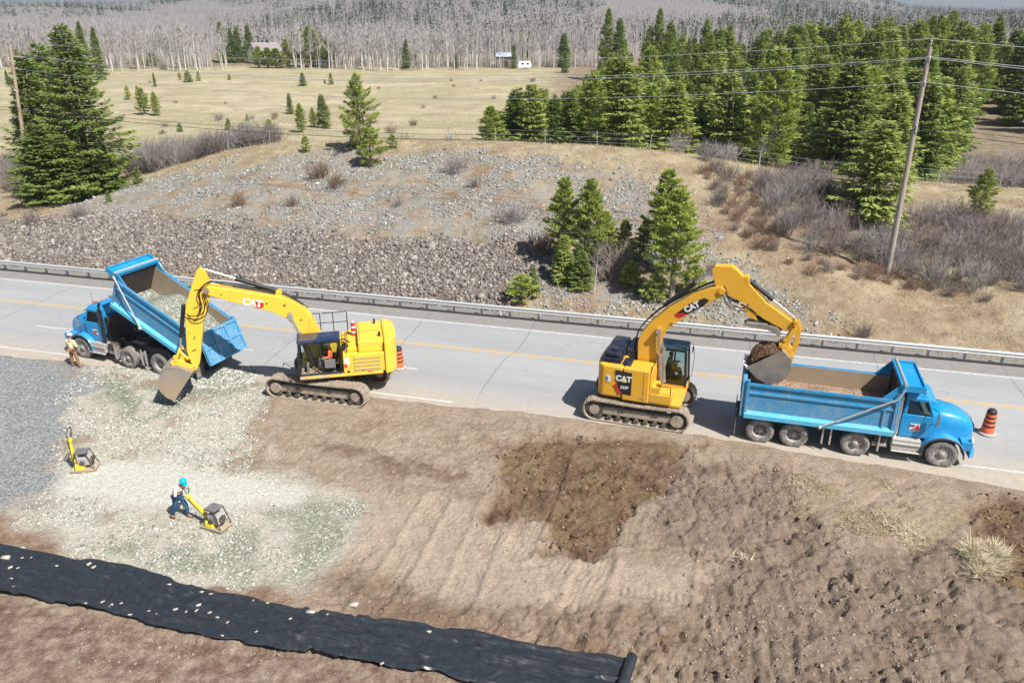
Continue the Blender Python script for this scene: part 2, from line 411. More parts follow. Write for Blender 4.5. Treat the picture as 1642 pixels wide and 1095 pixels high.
def ground_mat():
    t = NT('site_ground'); P = t.pos()
    n1 = t.noise(.35, 5, .6); n2 = t.noise(1.9, 6, .65); n3 = t.noise(9, 5, .7); n4 = t.noise(34, 3, .7)
    vc = t.vor(16, out='Color'); vg = t.sepc(vc, 0); vg2 = t.sepc(vc, 1)
    grain = t.rng(n3, .25, .75, .72, 1.25)
    # default tan dirt
    c = t.mix(t.rng(n1, .35, .65), (.35, .285, .215), (.44, .37, .295))
    c = t.mix(t.rng(n2, .45, .75), c, (.285, .225, .165))
    n5 = t.noise(.75, 6, .7, dist=.6); c = t.mix(t.rng(n5, .5, .64, 0, .55), c, (.25, .185, .135)); c = t.mix(t.rng(n5, .3, .42, .5, 0), c, (.5, .425, .34))
    c = t.mix(t.math('MULTIPLY', t.rng(vg, .86, .95), t.rng(n2, .4, .6, 0, .6)), c, (.52, .46, .38))
    A = lambda n, k: t.attr(n, k)
    # purple-brown dirt, red dirt, rough, damp
    c = t.mix(A('z1', 2), c, t.mix(t.rng(n2, .4, .66), (.2, .135, .105), (.4, .325, .26)))
    c = t.mix(A('z1', 3), c, t.mix(t.rng(n2, .35, .7), (.23, .15, .105), (.37, .275, .205)))
    c = t.mix(A('z2', 1), c, t.mix(t.rng(n5, .35, .65), t.mix(t.rng(n2, .3, .7), (.345, .285, .23), (.285, .23, .18)), (.19, .145, .11)))
    c = t.mix(t.math('MULTIPLY', A('z2', 2), t.rng(n2, .3, .6)), c, (.215, .16, .115))
    c = t.mix(t.math('MULTIPLY', A('z3', 0), .75), c, t.mix(t.rng(n2, .3, .7), (.43, .355, .28), (.49, .415, .335)))
    c = t.mix(1.0, c, (.86, .84, .82), 'MULTIPLY')
    # turf scraps
    c = t.mix(t.math('MULTIPLY', A('z2', 3), t.rng(n5, .48, .62, 0, .7)), c, t.mix(n3, (.25, .215, .12), (.4, .36, .22)))
    # dark excavated soil
    pit = t.mix(t.rng(n5, .38, .6), (.10, .06, .038), (.19, .128, .085)); pit = t.mix(t.rng(n2, .55, .72), pit, (.27, .19, .13)); pit = t.mix(t.rng(n1, .47, .6, 0, .7), pit, (.19, .145, .08)); pit = t.mix(t.rng(t.noise(2.2, 5, .8), .62, .7, 0, .5), pit, (.34, .27, .19))
    pit = t.mix(t.rng(n3, .62, .8), pit, (.3, .2, .13))
    c = t.mix(A('z2', 0), c, pit)
    # gravels
    sp = t.ramp(vg, [(0, (.2, .21, .175)), (.3, (.38, .38, .325)), (.7, (.5, .49, .43)), (1, (.72, .71, .66))])
    w = t.mix(t.rng(n2, .4, .65, .25, 1), (.49, .47, .40), sp)
    w = t.mix(t.rng(n1, .3, .7, 0, .6), w, (.42, .355, .28))
    c = t.mix(A('z1', 0), c, w)
    gr = t.ramp(vg2, [(0, (.14, .155, .115)), (.5, (.235, .245, .19)), (.85, (.36, .37, .3)), (1, (.66, .66, .6))])
    gr = t.mix(t.rng(n2, .4, .7, 0, .55), gr, (.3, .3, .2))
    c = t.mix(A('z3', 1), c, gr)
    c = t.mix(A('z3', 2), c, t.mix(t.rng(n3, .3, .7), (.51, .50, .44), (.57, .56, .50)))
    bl = t.ramp(vg, [(0, (.13, .14, .145)), (.5, (.235, .25, .255)), (1, (.4, .41, .41))])
    c = t.mix(A('z1', 1), c, t.mix(t.rng(n2, .4, .7, 0, .5), bl, (.3, .315, .31)))
    near = t.mix(1.0, c, t.mix(1, (0, 0, 0), grain), 'MULTIPLY')
    g4 = t.rng(n4, .3, .7, .85, 1.15)
    near = t.mix(1.0, near, g4, 'MULTIPLY')
    # the far side: slope, field, forest floor
    f1 = t.noise(.09, 5, .6); f2 = t.noise(.55, 6, .65); f3 = t.noise(4.5, 4, .7)
    vegc = t.mix(t.rng(f2, .36, .64), (.21, .145, .105), (.4, .325, .22))
    vegc = t.mix(t.rng(f3, .45, .7, 0, .8), vegc, (.36, .29, .19))
    vegc = t.mix(t.rng(t.noise(.8, 5, .6), .54, .68, 0, .6), vegc, (.27, .145, .1))
    rd = t.mix(t.rng(f3, .3, .7), (.15, .125, .11), (.27, .23, .2))
    rl = t.mix(t.rng(f3, .3, .7), (.19, .18, .165), (.34, .33, .31))
    fc = t.mix(A('z4', 0), vegc, rd)
    fc = t.mix(t.math('MULTIPLY', A('z4', 1), t.rng(f2, .4, .6)), fc, rl)
    gras = t.mix(t.rng(f2, .35, .65), (.29, .235, .15), (.47, .40, .275))
    gras = t.mix(t.rng(f3, .4, .7, 0, .6), gras, (.3, .265, .15)); gras = t.mix(t.rng(t.noise(.3, 5, .7), .48, .62, 0, .7), gras, (.26, .19, .13))
    fc = t.mix(A('z4', 2), fc, gras)
    st = t.noise(1, 4, .6, sc3=(.035, .14, .1, .12))
    fld = t.mix(t.rng(st, .38, .62), (.35, .31, .2), (.5, .43, .31))
    fld = t.mix(t.rng(f1, .45, .7, 0, .7), fld, (.3, .3, .15))
    fld = t.mix(t.rng(f3, .4, .7, 0, .35), fld, (.34, .29, .19))
    fld = t.mix(t.rng(t.noise(.16, 6, .7), .48, .64, 0, .75), fld, (.3, .235, .16)); fld = t.mix(t.rng(t.noise(.05, 5, .7, dist=1), .5, .6, 0, .5), fld, (.3, .29, .15))
    fc = t.mix(A('z4', 3), fc, fld)
    flo = t.mix(t.rng(f2, .4, .7), (.19, .15, .105), (.34, .28, .2))
    flo2 = t.mix(t.noise(.02, 5, .7, sc3=(1, .3, 1)), (.17, .155, .15), (.25, .23, .22))
    fc = t.mix(A('z3', 3), fc, t.mix(t.rng(n3, .3, .7), (.2, .2, .19), (.34, .33, .32)))
    fc = t.mix(A('z5', 1), fc, flo)
    fc = t.mix(A('z5', 2), fc, flo2)
    col = t.mix(A('z5', 0), near, fc)
    h = t.math('ADD', t.math('MULTIPLY', n3, .5), t.math('MULTIPLY', n4, .25))
    h = t.math('ADD', h, t.math('MULTIPLY', vg, .12))
    h = t.math('ADD', h, t.math('MULTIPLY', t.noise(4, 5, .7), .8)); hb = t.bump(h, 1.0, .10)
    return t.fin(col, .95, 0, hb, .1)
M['ground'] = ground_mat()

def road_mat():
    t = NT('worn_asphalt'); P = t.pos()
    mp = t.n('ShaderNodeMapping'); mp.vector_type = 'TEXTURE'; mp.inputs['Location'].default_value = (0, Y0, 0); mp.inputs['Rotation'].default_value = (0, 0, -RA)
    t.l(P, mp.inputs[0]); Q = mp.outputs[0]; sx = t.n('ShaderNodeSeparateXYZ'); t.l(Q, sx.inputs[0]); d = sx.outputs[1]
    n1 = t.noise(.25, 5, .6, Q, sc3=(.25, 1.4, 1)); n2 = t.noise(3, 5, .65); n3 = t.noise(30, 3, .7)
    c = t.mix(t.rng(n1, .35, .65), (.285, .295, .305), (.36, .365, .37))
    c = t.mix(t.rng(n2, .4, .7, 0, .5), c, (.34, .335, .325))
    # wheel paths a touch darker; far shoulder darker, newer asphalt
    sh = t.rng(d, 3.55, 3.7)
    c = t.mix(sh, c, t.mix(t.rng(n2, .3, .7), (.215, .2, .19), (.28, .265, .25)))
    # transverse and random cracks
    w = t.n('ShaderNodeTexWave', wave_type='BANDS', bands_direction='X'); t.l(Q, w.inputs[0]); w.inputs['Scale'].default_value = .052
    w.inputs['Distortion'].default_value = 1.2; w.inputs['Detail'].default_value = 4; w.inputs['Detail Scale'].default_value = 2
    c = t.mix(t.rng(w.outputs[1], .0, .0006, .55, 0), c, (.12, .12, .12))
    wv = t.n('ShaderNodeVectorMath', operation='ADD'); t.l(Q, wv.inputs[0])
    nz = t.n('ShaderNodeTexNoise'); nz.inputs['Scale'].default_value = 1.1; t.l(Q, nz.inputs[0]); t.l(nz.outputs[1], wv.inputs[1])
    cr = t.vor(.24, wv.outputs[0], 'DISTANCE_TO_EDGE')
    c = t.mix(t.math('MULTIPLY', t.rng(cr, .0, .006, .5, 0), t.rng(n2, .4, .6)), c, (.14, .135, .13))
    # dust and mud dragged over the near lanes
    nd = t.noise(.8, 6, .7, Q, sc3=(.35, 1.3, 1))
    dd = t.math('ADD', d, t.math('MULTIPLY', nd, -3.6))
    c = t.mix(t.rng(dd, -8.4, -5.6, .92, .0), c, t.mix(t.rng(n2, .3, .7), (.37, .315, .25), (.45, .395, .325)))
    g = t.rng(n3, .3, .7, .85, 1.15); c = t.mix(1.0, c, g, 'MULTIPLY')
    return t.fin(c, .85, 0, t.bump(n3, .4, .012), .25)
M['road'] = road_mat()
def line_mat(name, col, w0=.38, w1=.56):
    t = NT(name); n = t.noise(5, 5, .8); n2 = t.noise(28, 3, .7); f = t.math('ADD', t.math('MULTIPLY', n, .6), t.math('MULTIPLY', n2, .5))
    return t.fin(t.mix(t.rng(f, w0, w1, 0, .93), col, (.38, .37, .35)), .8, 0)
M['line_w'] = line_mat('worn_white_line', (.74, .74, .71), .44, .62)
M['line_y'] = line_mat('worn_yellow_line', (.66, .42, .09), .48, .68)

# ------------------------------------------------------------------ terrain mesh (a fan of rows, fine near, coarse far)
TRK = [([(560, 668), (900, 720), (1240, 760), (1560, 800)], .28), ([(440, 700), (700, 780), (1000, 900), (1300, 940)], .28), ([(620, 900), (900, 850), (1180, 760)], .28), ([(1090, 1080), (1300, 930), (1500, 800)], .28), ([(560, 1000), (640, 900), (700, 800)], -.5), ([(730, 960), (770, 870), (800, 800)], -.55), ([(900, 1030), (930, 960), (960, 890)], -.6), ([(1110, 1090), (1140, 1000), (1150, 900)], -.55), ([(1260, 1090), (1250, 1000), (1220, 900)], -.5), ([(1500, 1090), (1460, 1000), (1400, 930)], -.5), ([(830, 880), (870, 800), (900, 720)], -.5), ([(1000, 860), (1020, 790), (1050, 720)], -.5), ([(100, 1060), (400, 1080), (700, 1095)], .25)]
def build_ground():
    nc = 860
    u = np.linspace(-1, 1, nc); ta = 0.60 * u + 0.55 * u ** 3
    rows = [-6.0, 0, 4, 7, 9, 10.5, 11.5, 12.3]
    y = 12.8
    while y < 34: rows.append(y); y += 0.06
    while y < 75: rows.append(y); y += 0.075 + (y - 34) * .0022
    while y < 130: rows.append(y); y += .45
    while y < 7000: rows.append(y); y *= 1.014
    yy = np.array(rows); r = yy + 20
    Xg = r[:, None] * ta[None] ; Yg = np.repeat(yy[:, None], nc, 1)
    X, Y = Xg.ravel(), Yg.ravel()
    s, d = sd(X, Y); n = len(X)
    nr = (Y < 62) & (d < 6); mk = {}
    def mz(k, soft=.35, warp=.7, sd_=0, sc=1.3):
        o = np.zeros(n); o[nr] = mask(X[nr], Y[nr], Z[k], soft, warp, sd_, sc); return o
    white = mz('white', .9, 1.5, 1); blue = mz('blue', .8, 1.3, 2); green = mz('green', .5, .9, 3) ; green2 = mz('green2', .3, .7, 4)
    strip = mz('strip', .5, .5, 5); purple = mz('purple', .3, .6, 6); red = mz('red', .4, .8, 7)
    pit = mz('pit', .42, .8, 8, .8); pit2 = mz('pit2', .35, .6, 9, .8); rough = mz('rough', .7, 1.3, 10); rough2 = mz('rough2', .7, 1.2, 11)
    damp = mz('damp', .5, .8, 12); damp2 = mz('damp2', .3, .4, 13); hay = mz('hay', .4, .8, 14); turf = mz('turf', .4, .8, 15); smooth = mz('smooth', .4, .8, 16)
    pile = mz('pile', .7, .4, 17)
    green = np.maximum(green * sstep(.4, .52, fbm(X * .8, Y * .8, 4, 41)), pile)
    g2m = green2 * sstep(.34, .5, fbm(X * .5, Y * .7, 4, 44)) * .85; green = np.maximum(green, g2m)
    white = np.clip(white * sstep(.27, .4, fbm(X * .55, Y * .55, 4, 45) + .0) + green2 * .8, 0, 1)
    z = terrain(X, Y)
    off = (np.interp(X, EDX, EDV) - .6 - d) ; offr = sstep(0, 1, off)
    ed_ = np.interp(X, EDX, EDV); dirt = offr * (1 - np.maximum(white, blue)) * (d < 5)
    # tracked machines press the ground flat under themselves
    fl = np.ones(n)
    for cx, cy, rr in ((-8.9, 33.6, 3.4), (5.6, 31.2, 3.0)):
        fl = np.minimum(fl, sstep(rr * .8, rr * 1.25, np.hypot(X - cx, Y - cy)))
    dirt *= fl
    z += dirt * .10 * (fbm(X * .5, Y * .5, 4, 50) - .5)
    k = dirt * (1 - .7 * smooth)
    z += k * .13 * (fbm(X * 1.6, Y * 1.6, 6, 51, .62) - .5)
    cl = fbm(X * 2.2, Y * 2.2, 4, 52, .55); cl = sstep(.5, .72, cl)
    rg = np.clip(rough + .5 * rough2 + .3 * pit + .15 * dirt, 0, 1) * dirt
    wx = X + .35 * vnoise(X * 2.3, Y * 2.3, 5); b1 = np.abs(2 * fbm(wx * 1.15, Y * 1.0, 3, 53) - 1); b2 = np.abs(2 * fbm(wx * 2.6, Y * 2.4, 3, 63) - 1); b3 = np.abs(2 * fbm(X * 5.2, Y * 5.2, 2, 73) - 1)
    am = .25 + .95 * sstep(.38, .62, fbm(X * .42, Y * .42, 3, 83)); z += rg * am * (.24 * b1 ** .8 + .22 * b2 ** .75 + .12 * b3 ** .7 - .2) + (k - rg).clip(0, 1) * (.05 * b2 ** .7 + .04 * b3 ** .7)
    rid = np.abs(2 * fbm(X * 1.3, Y * .8, 4, 54) - 1); z -= rg * .13 * (1 - sstep(0, .16, rid))
    rid = np.abs(2 * fbm(X * 2.6, Y * 2.1, 3, 64) - 1); z -= rg * .06 * (1 - sstep(0, .2, rid))
    pm = sstep(.3, 1.2, ed_ - d); pit = pit * pm; pit2 = pit2 * pm
    z -= sstep(.3, .7, pit) * .13 + sstep(.35, .65, pit2) * .2
    z += (pit + pit2) * .12 * (fbm(X * 1.3, Y * 1.3, 4, 55) - .5)
    z += hay * .2 * fbm(X * 2, Y * 2, 3, 56)
    # track prints and scrape bands
    for (pp, w_) in TRK:
        P_ = poly(pp); best = np.full(n, 9.); al = np.zeros(n); sg = np.zeros(n); acc = 0
        kk = np.flatnonzero(nr & (X > P_[:, 0].min() - 2) & (X < P_[:, 0].max() + 2) & (Y > P_[:, 1].min() - 2) & (Y < P_[:, 1].max() + 2)); xs_, ys_ = X[kk], Y[kk]; bb = np.full(len(kk), 9.); aa = np.zeros(len(kk))
        for q in range(len(P_) - 1):
            (x1, y1), (x2, y2) = P_[q], P_[q + 1]; L_ = math.hypot(x2 - x1, y2 - y1); tt = np.clip(((xs_ - x1) * (x2 - x1) + (ys_ - y1) * (y2 - y1)) / L_ ** 2, 0, 1)
            dd_ = np.hypot(xs_ - x1 - tt * (x2 - x1), ys_ - y1 - tt * (y2 - y1)); m_ = dd_ < bb; bb[m_] = dd_[m_]; aa[m_] = acc + tt[m_] * L_; acc += L_
        for o_ in ((-1.15, 1.15) if w_ > 0 else (0,)):
            ww = abs(w_); cr_ = sstep(ww, ww * .8, np.abs(bb - abs(o_)) if o_ else bb) * dirt[kk] * (o_ >= 0) * (.4 + .6 * sstep(.35, .55, fbm(xs_ * .8, ys_ * .8, 3, 66)))
            if w_ > 0: z[kk] += cr_ * (-.05 + .03 * np.sign(np.sin(aa * 6.283 / .21)) * .8)
            else: z[kk] += cr_ * (-.05 + .02 * np.sin(bb * 40)) + .05 * dirt[kk] * np.exp(-((bb - ww * 1.1) / .12) ** 2)
    # grading strokes of the bucket, running towards the road
    sm = (smooth + .4 * purple) * dirt
    z += sm * .02 * np.sin((X * .93 + Y * .35) * 9 + 2 * fbm(X, Y, 2, 57))
    z += np.clip(white, 0, 1) * .03 * (fbm(X * 3, Y * 3, 3, 58) - .5) * offr
    z += blue * offr * .03 * (fbm(X * 2.5, Y * 2.5, 3, 59) - .5)
    pc = flat(362, 602); rr = np.hypot((X - pc[0]) / 1.7, (Y - pc[1]) / 1.35)
    z += .55 * np.clip(1 - rr, 0, 1) ** 1.15 * (.8 + .4 * fbm(X * 3, Y * 3, 3, 60))
    # far side
    fa = d > 5.0; nf = (d > 5) & (Y < 130)
    def mf(k, soft, warp, sd_, sc):
        o = np.zeros(n); o[nf] = mask(X[nf], Y[nf], Z[k], soft, warp, sd_, sc); return o
    rubd = mf('rubd', .6, 1.2, 20, 2.); rubl = mf('rubl', 1.0, 3.2, 21, 3.)
    z += np.where(fa, .22 * (fbm(X * 1.4, Y * 1.4, 4, 61) - .5) * sstep(6, 8, d) * (Y < 300), 0)
    zf = np.where(fa, 1.0, 0.0)
    crest = sstep(DC - 12, DC - 6, d + 6 * (fbm(X / 5, Y / 5, 3, 62) - .5)) * (1 - sstep(DC + 3, DC + 9, d))
    grassd = sstep(-.2, .4, fbm(X / 4, Y / 4, 3, 63) - .42) * (1 - sstep(16, 21, d)) * sstep(9, 13, X) * (d > 5.5)
    gr = np.clip(np.maximum(crest, grassd) * (1 - rubd) * (1 - rubl * .8), 0, 1)
    gr = np.maximum(gr, np.exp(-((d - 6.3) / .8) ** 2) * (X > 16) * fa)
    field = sstep(DC + 8, DC + 20, d) * (1 - sstep(258, 275, Y))
    forx = sstep(-6, 6, X - (0 + (Y - 95) * .09)) * sstep(DC + 4, DC + 12, d) * (1 - sstep(300, 400, Y))
    ff = sstep(258, 275, Y); wood = sstep(300, 420, Y)
    z1 = np.stack([white, blue, purple, red], 1); z2 = np.stack([np.maximum(pit, pit2), rough, np.maximum(damp, damp2), np.maximum(hay, turf)], 1)
    z3 = np.stack([smooth, green, strip, fa * (1 - sstep(6.2, 6.9, d + .5 * (fbm(X, Y, 3, 70) - .5)))], 1); z4 = np.stack([rubd, rubl, gr, field], 1)
    z5 = np.stack([zf, np.maximum(forx, ff), wood, np.ones(n)], 1)
    V = np.stack([X, Y, z], 1)
    nrw = len(rows); i = (np.arange(nrw - 1)[:, None] * nc + np.arange(nc - 1)[None]).ravel()
    F = np.stack([i, i + 1, i + nc + 1, i + nc], 1)
    me = mesh_np('ground', V, F, M['ground'], True, [('z%d' % (k + 1), 'POINT', a) for k, a in enumerate((z1, z2, z3, z4, z5))])
    o = obj_np('ground', me); tag(o, kind='structure')
    return np.array(rows), ta, z.reshape(nrw, nc), dict(white=white, green=green, rough=rg)
GR, GTA, GZ, GM = build_ground()
def gz(x, y):
    """height of the finished ground, bilinear in the fan mesh"""
    x = np.asarray(x, float); y = np.asarray(y, float)
    j = np.clip(np.searchsorted(GR, y) - 1, 0, len(GR) - 2); fy = (y - GR[j]) / (GR[j + 1] - GR[j])
    def rowz(jj):
        tt = x / (GR[jj] + 20); i = np.clip(np.searchsorted(GTA, tt) - 1, 0, len(GTA) - 2); fx = (tt - GTA[i]) / (GTA[i + 1] - GTA[i])
        return GZ[jj, i] * (1 - fx) + GZ[jj, i + 1] * fx
    return rowz(j) * (1 - fy) + rowz(j + 1) * fy

# ------------------------------------------------------------------ road and painted lines
def band(name, d0, d1, z, mat, s0=-130, s1=130, step=2.0, kind='structure', parent=None, wob=0):
    ns = max(2, int((s1 - s0) / step) + 1); ss = np.linspace(s0, s1, ns)
    a = xy(ss, np.full(ns, d0)); b = xy(ss, np.full(ns, d1))
    zz = np.full(ns, z)
    V = np.concatenate([np.stack([a[0], a[1], zz], 1), np.stack([b[0], b[1], zz], 1)])
    i = np.arange(ns - 1); F = np.stack([i, i + 1, i + 1 + ns, i + ns], 1)
    o = obj_np(name, mesh_np(name, V, F, mat), parent); return tag(o, kind=kind)
ss = np.arange(-130, 130.5, .5); xe = xy(ss, ss * 0 - 7)[0]; dn_ = np.interp(xe, EDX, EDV) - .75
a_ = xy(ss, dn_); b_ = xy(ss, ss * 0 + 4.92); V_ = np.concatenate([np.stack([a_[0], a_[1], ss * 0], 1), np.stack([b_[0], b_[1], ss * 0], 1)]); i_ = np.arange(len(ss) - 1); n_ = len(ss)
tag(obj_np('road', mesh_np('road', V_, np.stack([i_, i_ + 1, i_ + 1 + n_, i_ + n_], 1), M['road'])), kind='structure')
band('far_edge_line', 3.38, 3.5, .004, M['line_w'])
for a_0, a_1 in ((-130, -21), (-6.2, -1.2), (17.2, 18.7), (20, 24), (26, 130)): band('near_edge_line', -6.12, -6.0, .004, M['line_w'], a_0, a_1, .5)
band('centre_line', .06, .15, .004, M['line_y']); band('centre_line', -.15, -.06, .004, M['line_y'])
for k in range(-5, 3):
    s0 = -27.3 + 9.2 * k
    band('lane_line', -3.12, -3.0, .004, M['line_w'], s0, s0 + 4.8, 4.8)
M['kerb'] = plain('dark_kerb', (.06, .058, .055), .9, .3, 4)  # near-black kerb, draws a thin dark line along the far pavement edge
m = MB(); x0_, x1_ = -130, 130; m.bb(x0_, x1_, 4.92, 5.06, -.1, .1); o = m.build('kerb', M['kerb']); o.location = (0, Y0, 0); o.rotation_euler = (0, 0, -RA); tag(o, kind='structure')

# ------------------------------------------------------------------ loose stones, clods and rubble (nobody could count them)
def rocks(name, X, Y, Zz, S, mat, seed=0, flat_=.65, sink=.25, label=None, cat=None, vary=.35):
    r = np.random.RandomState(seed); n = len(X)
    cu = np.array([(x, y, z) for x in (-1, 1) for y in (-1, 1) for z in (-1, 1)], float) * .5
    V = cu[None] * (1 + vary * (r.rand(n, 8, 3) * 2 - 1))
    sc = np.stack([.7 + .6 * r.rand(n), .7 + .6 * r.rand(n), flat_ * (.7 + .6 * r.rand(n))], 1); V = V * sc[:, None] * S[:, None, None]
    q = r.randn(n, 4); q[:, 1:3] *= .35; q /= np.linalg.norm(q, axis=1)[:, None]
    w, x, y, z = q.T
    Rm = np.stack([np.stack([1 - 2 * (y * y + z * z), 2 * (x * y - z * w), 2 * (x * z + y * w)], 1), np.stack([2 * (x * y + z * w), 1 - 2 * (x * x + z * z), 2 * (y * z - x * w)], 1), np.stack([2 * (x * z - y * w), 2 * (y * z + x * w), 1 - 2 * (x * x + y * y)], 1)], 1)
    V = np.einsum('nij,nkj->nki', Rm, V)
    V += np.stack([X, Y, Zz + S * (.35 * flat_ - sink * .4)], 1)[:, None]
    f = np.array([(0, 1, 3, 2), (4, 6, 7, 5), (0, 4, 5, 1), (2, 3, 7, 6), (0, 2, 6, 4), (1, 5, 7, 3)])
    F = (f[None] + 8 * np.arange(n)[:, None, None]).reshape(-1, 4)
    tint = np.repeat(r.rand(n), 8)
    me = mesh_np(name, V.reshape(-1, 3), F, mat, False, [('tint', 'POINT', tint)])
    o = obj_np(name, me)
    return tag(o, label, cat, kind='stuff')
def tint_mat(name, stops, rough=.9, sc=6, nz=.2):
    t = NT(name); c = t.ramp(t.attr('tint'), stops); n = t.noise(sc, 3, .6)
    c = t.mix(1.0, c, t.rng(n, .3, .7, 1 - nz, 1 + nz), 'MULTIPLY'); return t.fin(c, rough, 0, None, .15)
M['rub_dark'] = tint_mat('dark_rubble', [(0, (.13, .11, .1)), (.5, (.225, .195, .172)), (.85, (.31, .275, .245)), (1, (.42, .39, .355))])
M['rub_light'] = tint_mat('pale_rubble', [(0, (.17, .17, .16)), (.4, (.28, .28, .262)), (.8, (.35, .35, .33)), (1, (.5, .5, .475))])
M['gravel'] = tint_mat('crushed_gravel', [(0, (.16, .17, .14)), (.5, (.34, .345, .3)), (1, (.7, .7, .65))])
M['clod'] = tint_mat('dirt_clods', [(0, (.2, .155, .118)), (.5, (.275, .22, .172)), (1, (.34, .28, .222))])
M['clod_dark'] = tint_mat('dark_soil_clods', [(0, (.07, .04, .025)), (.6, (.17, .1, .065)), (1, (.3, .2, .13))])
def scatter(P, n, seed, m=0.0, warp=1.0, sc=2., soft=0.):
    r = np.random.RandomState(seed); a = P.min(0) - m; b = P.max(0) + m
    a[0] = max(a[0], -75); b[0] = min(b[0], 60)
    X = a[0] + (b[0] - a[0]) * r.rand(n); Y = a[1] + (b[1] - a[1]) * r.rand(n)
    k = sdist(X, Y, P) + (fbm(X / sc, Y / sc, 3, seed) - .5) * 2 * warp > (r.rand(n) - .5) * soft
    return X[k], Y[k], r
X, Y, r = scatter(Z['rubd'], 190000, 1, 1.2, 2.0, 2, 2.6)
k = sd(X, Y)[1] > 6.3; X, Y = X[k], Y[k]
S = .05 + .16 * r.rand(len(X)) ** 2.6 + .28 * (r.rand(len(X)) < .012) * r.rand(len(X))
rocks('dark_rubble', X, Y, gz(X, Y), S, M['rub_dark'], 1, .7, .1)
X, Y, r = scatter(Z['rubl'], 210000, 2, 2, 3.2, 3, 3.)
k = (sd(X, Y)[1] > 6.3) & (fbm(X * .4, Y * .55, 5, 90, .6) > .41 + .12 * r.rand(len(X))); X, Y = X[k], Y[k]
S = .05 + .12 * r.rand(len(X)) ** 2.6 + .25 * (r.rand(len(X)) < .01) * r.rand(len(X))
rocks('pale_rubble', X, Y, gz(X, Y), S, M['rub_light'], 2, .4, .1)
# near gravel
X, Y, r = scatter(Z['white'], 42000, 3, 1, .8, 1.3); k = (X > -30); X, Y = X[k], Y[k]
k = (fbm(X * .7, Y * .7, 4, 44) > .44) & (mask(X, Y, Z['strip'], .5, .6, 5) < .5); X, Y = X[k], Y[k]
keep = sd(X, Y)[1] < -6.5; X, Y = X[keep], Y[keep]
rocks('loose_gravel', X, Y, gz(X, Y), .022 + .045 * r.rand(len(X)) ** 2, M['gravel'], 3)
def mound_pts(n, seed):
    r = np.random.RandomState(seed); pc = flat(362, 602); a = r.rand(n) * 6.283; q = np.sqrt(r.rand(n)) * 1.15
    return pc[0] + 1.7 * q * np.cos(a), pc[1] + 1.35 * q * np.sin(a), r
X, Y, r = mound_pts(5000, 4); rocks('spilled_gravel', X, Y, gz(X, Y), .03 + .045 * r.rand(len(X)), M['gravel'], 4)
# dirt clods
r = np.random.RandomState(5); n = 90000
Y = 13 + 22 * r.rand(n); X = (Y * .72) * (2 * r.rand(n) - 1)
d = sd(X, Y)[1]; dens = mask(X, Y, Z['rough'], .8, 1.5, 10) + .45 * mask(X, Y, Z['rough2'], .8, 1.5, 11) + .1 + .25 * mask(X, Y, Z['red'], .4, .6, 1) + .3 * mask(X, Y, Z['purple'], .4, .6, 1)
dens *= 1 - .9 * mask(X, Y, Z['white'], .5, .8, 1); dens *= .3 + 1.4 * sstep(.4, .65, fbm(X * .6, Y * .6, 3, 92))
k = (r.rand(n) < dens) & (d < -7.6); X, Y = X[k], Y[k]
rocks('dirt_clods', X, Y, gz(X, Y), .012 + .075 * r.rand(len(X)) ** 7, M['clod'], 6, .6, .75)
X, Y, r = scatter(Z['pit'], 9000, 7, 0, .3, 1); k = (fbm(X * .9, Y * .9, 3, 93) > .56); X, Y = X[k], Y[k]
k = r.rand(len(X)) < .45; X, Y = X[k], Y[k]; X2, Y2, r2 = scatter(Z['pit2'], 2200, 8, 0, .3, 1); X = np.concatenate([X, X2]); Y = np.concatenate([Y, Y2])
rocks('dark_soil_clods', X, Y, gz(X, Y), .02 + .08 * r.rand(len(X)) ** 4, M['clod_dark'], 7, .75, .3)

# dead grass blades
M['drygrass'] = tint_mat('dry_grass_blades', [(0, (.3, .22, .15)), (.5, (.42, .35, .23)), (1, (.56, .49, .34))], .9, 2)
M['hay'] = tint_mat('pale_straw', [(0, (.4, .33, .2)), (1, (.72, .65, .47))], .9, 3)
def blades(name, X, Y, H, W, mat, seed, lean=.7, zf=None):
    r = np.random.RandomState(seed); n = len(X); z = gz(X, Y) if zf is None else zf
    a = r.rand(n) * 6.283; L = lean * r.rand(n) * H
    P = np.stack([X, Y, z - .02], 1); T = P + np.stack([np.cos(a) * L, np.sin(a) * L, H], 1)
    b = r.rand(n) * 6.283; S = np.stack([np.cos(b), np.sin(b), 0 * b], 1) * (W / 2)[:, None]
    V = np.stack([P - S, P + S, T], 1).reshape(-1, 3); F = np.arange(3 * n).reshape(-1, 3)
    return tag(obj_np(name, mesh_np(name, V, F, mat, False, [('tint', 'POINT', np.repeat(r.rand(n), 3))])), kind='stuff')
r = np.random.RandomState(11); n = 260000
s = -62 + 118 * r.rand(n); d = 5.7 + 34 * r.rand(n) ** .9; X, Y = xy(s, d)
dn = 1 - .93 * mask(X, Y, Z['rubd'], .6, 1.2, 20, 2.) ; dn *= 1 - .75 * mask(X, Y, Z['rubl'], 1, 3.2, 21, 3.); dn *= .25 + .9 * sstep(.38, .6, fbm(X / 1.6, Y / 1.6, 3, 94))
k = r.rand(n) < dn; X, Y = X[k], Y[k]
blades('dry_grass', X, Y, .06 + .22 * r.rand(len(X)) ** 1.6, .02 + .02 * r.rand(len(X)), M['drygrass'], 12, 1.4)
r = np.random.RandomState(13); n = 30000; Y = 70 + 90 * r.rand(n) ** 1.2; X = Y * (.8 * r.rand(n) - .7); k = sd(X, Y)[1] > DC + 8
X, Y = X[k], Y[k]; k = fbm(X / 5, Y / 5, 3, 95) > .48; X, Y = X[k], Y[k]
blades('field_grass', X, Y, .12 + .25 * r.rand(len(X)), .05 + .05 * r.rand(len(X)), M['drygrass'], 14, 1.0)
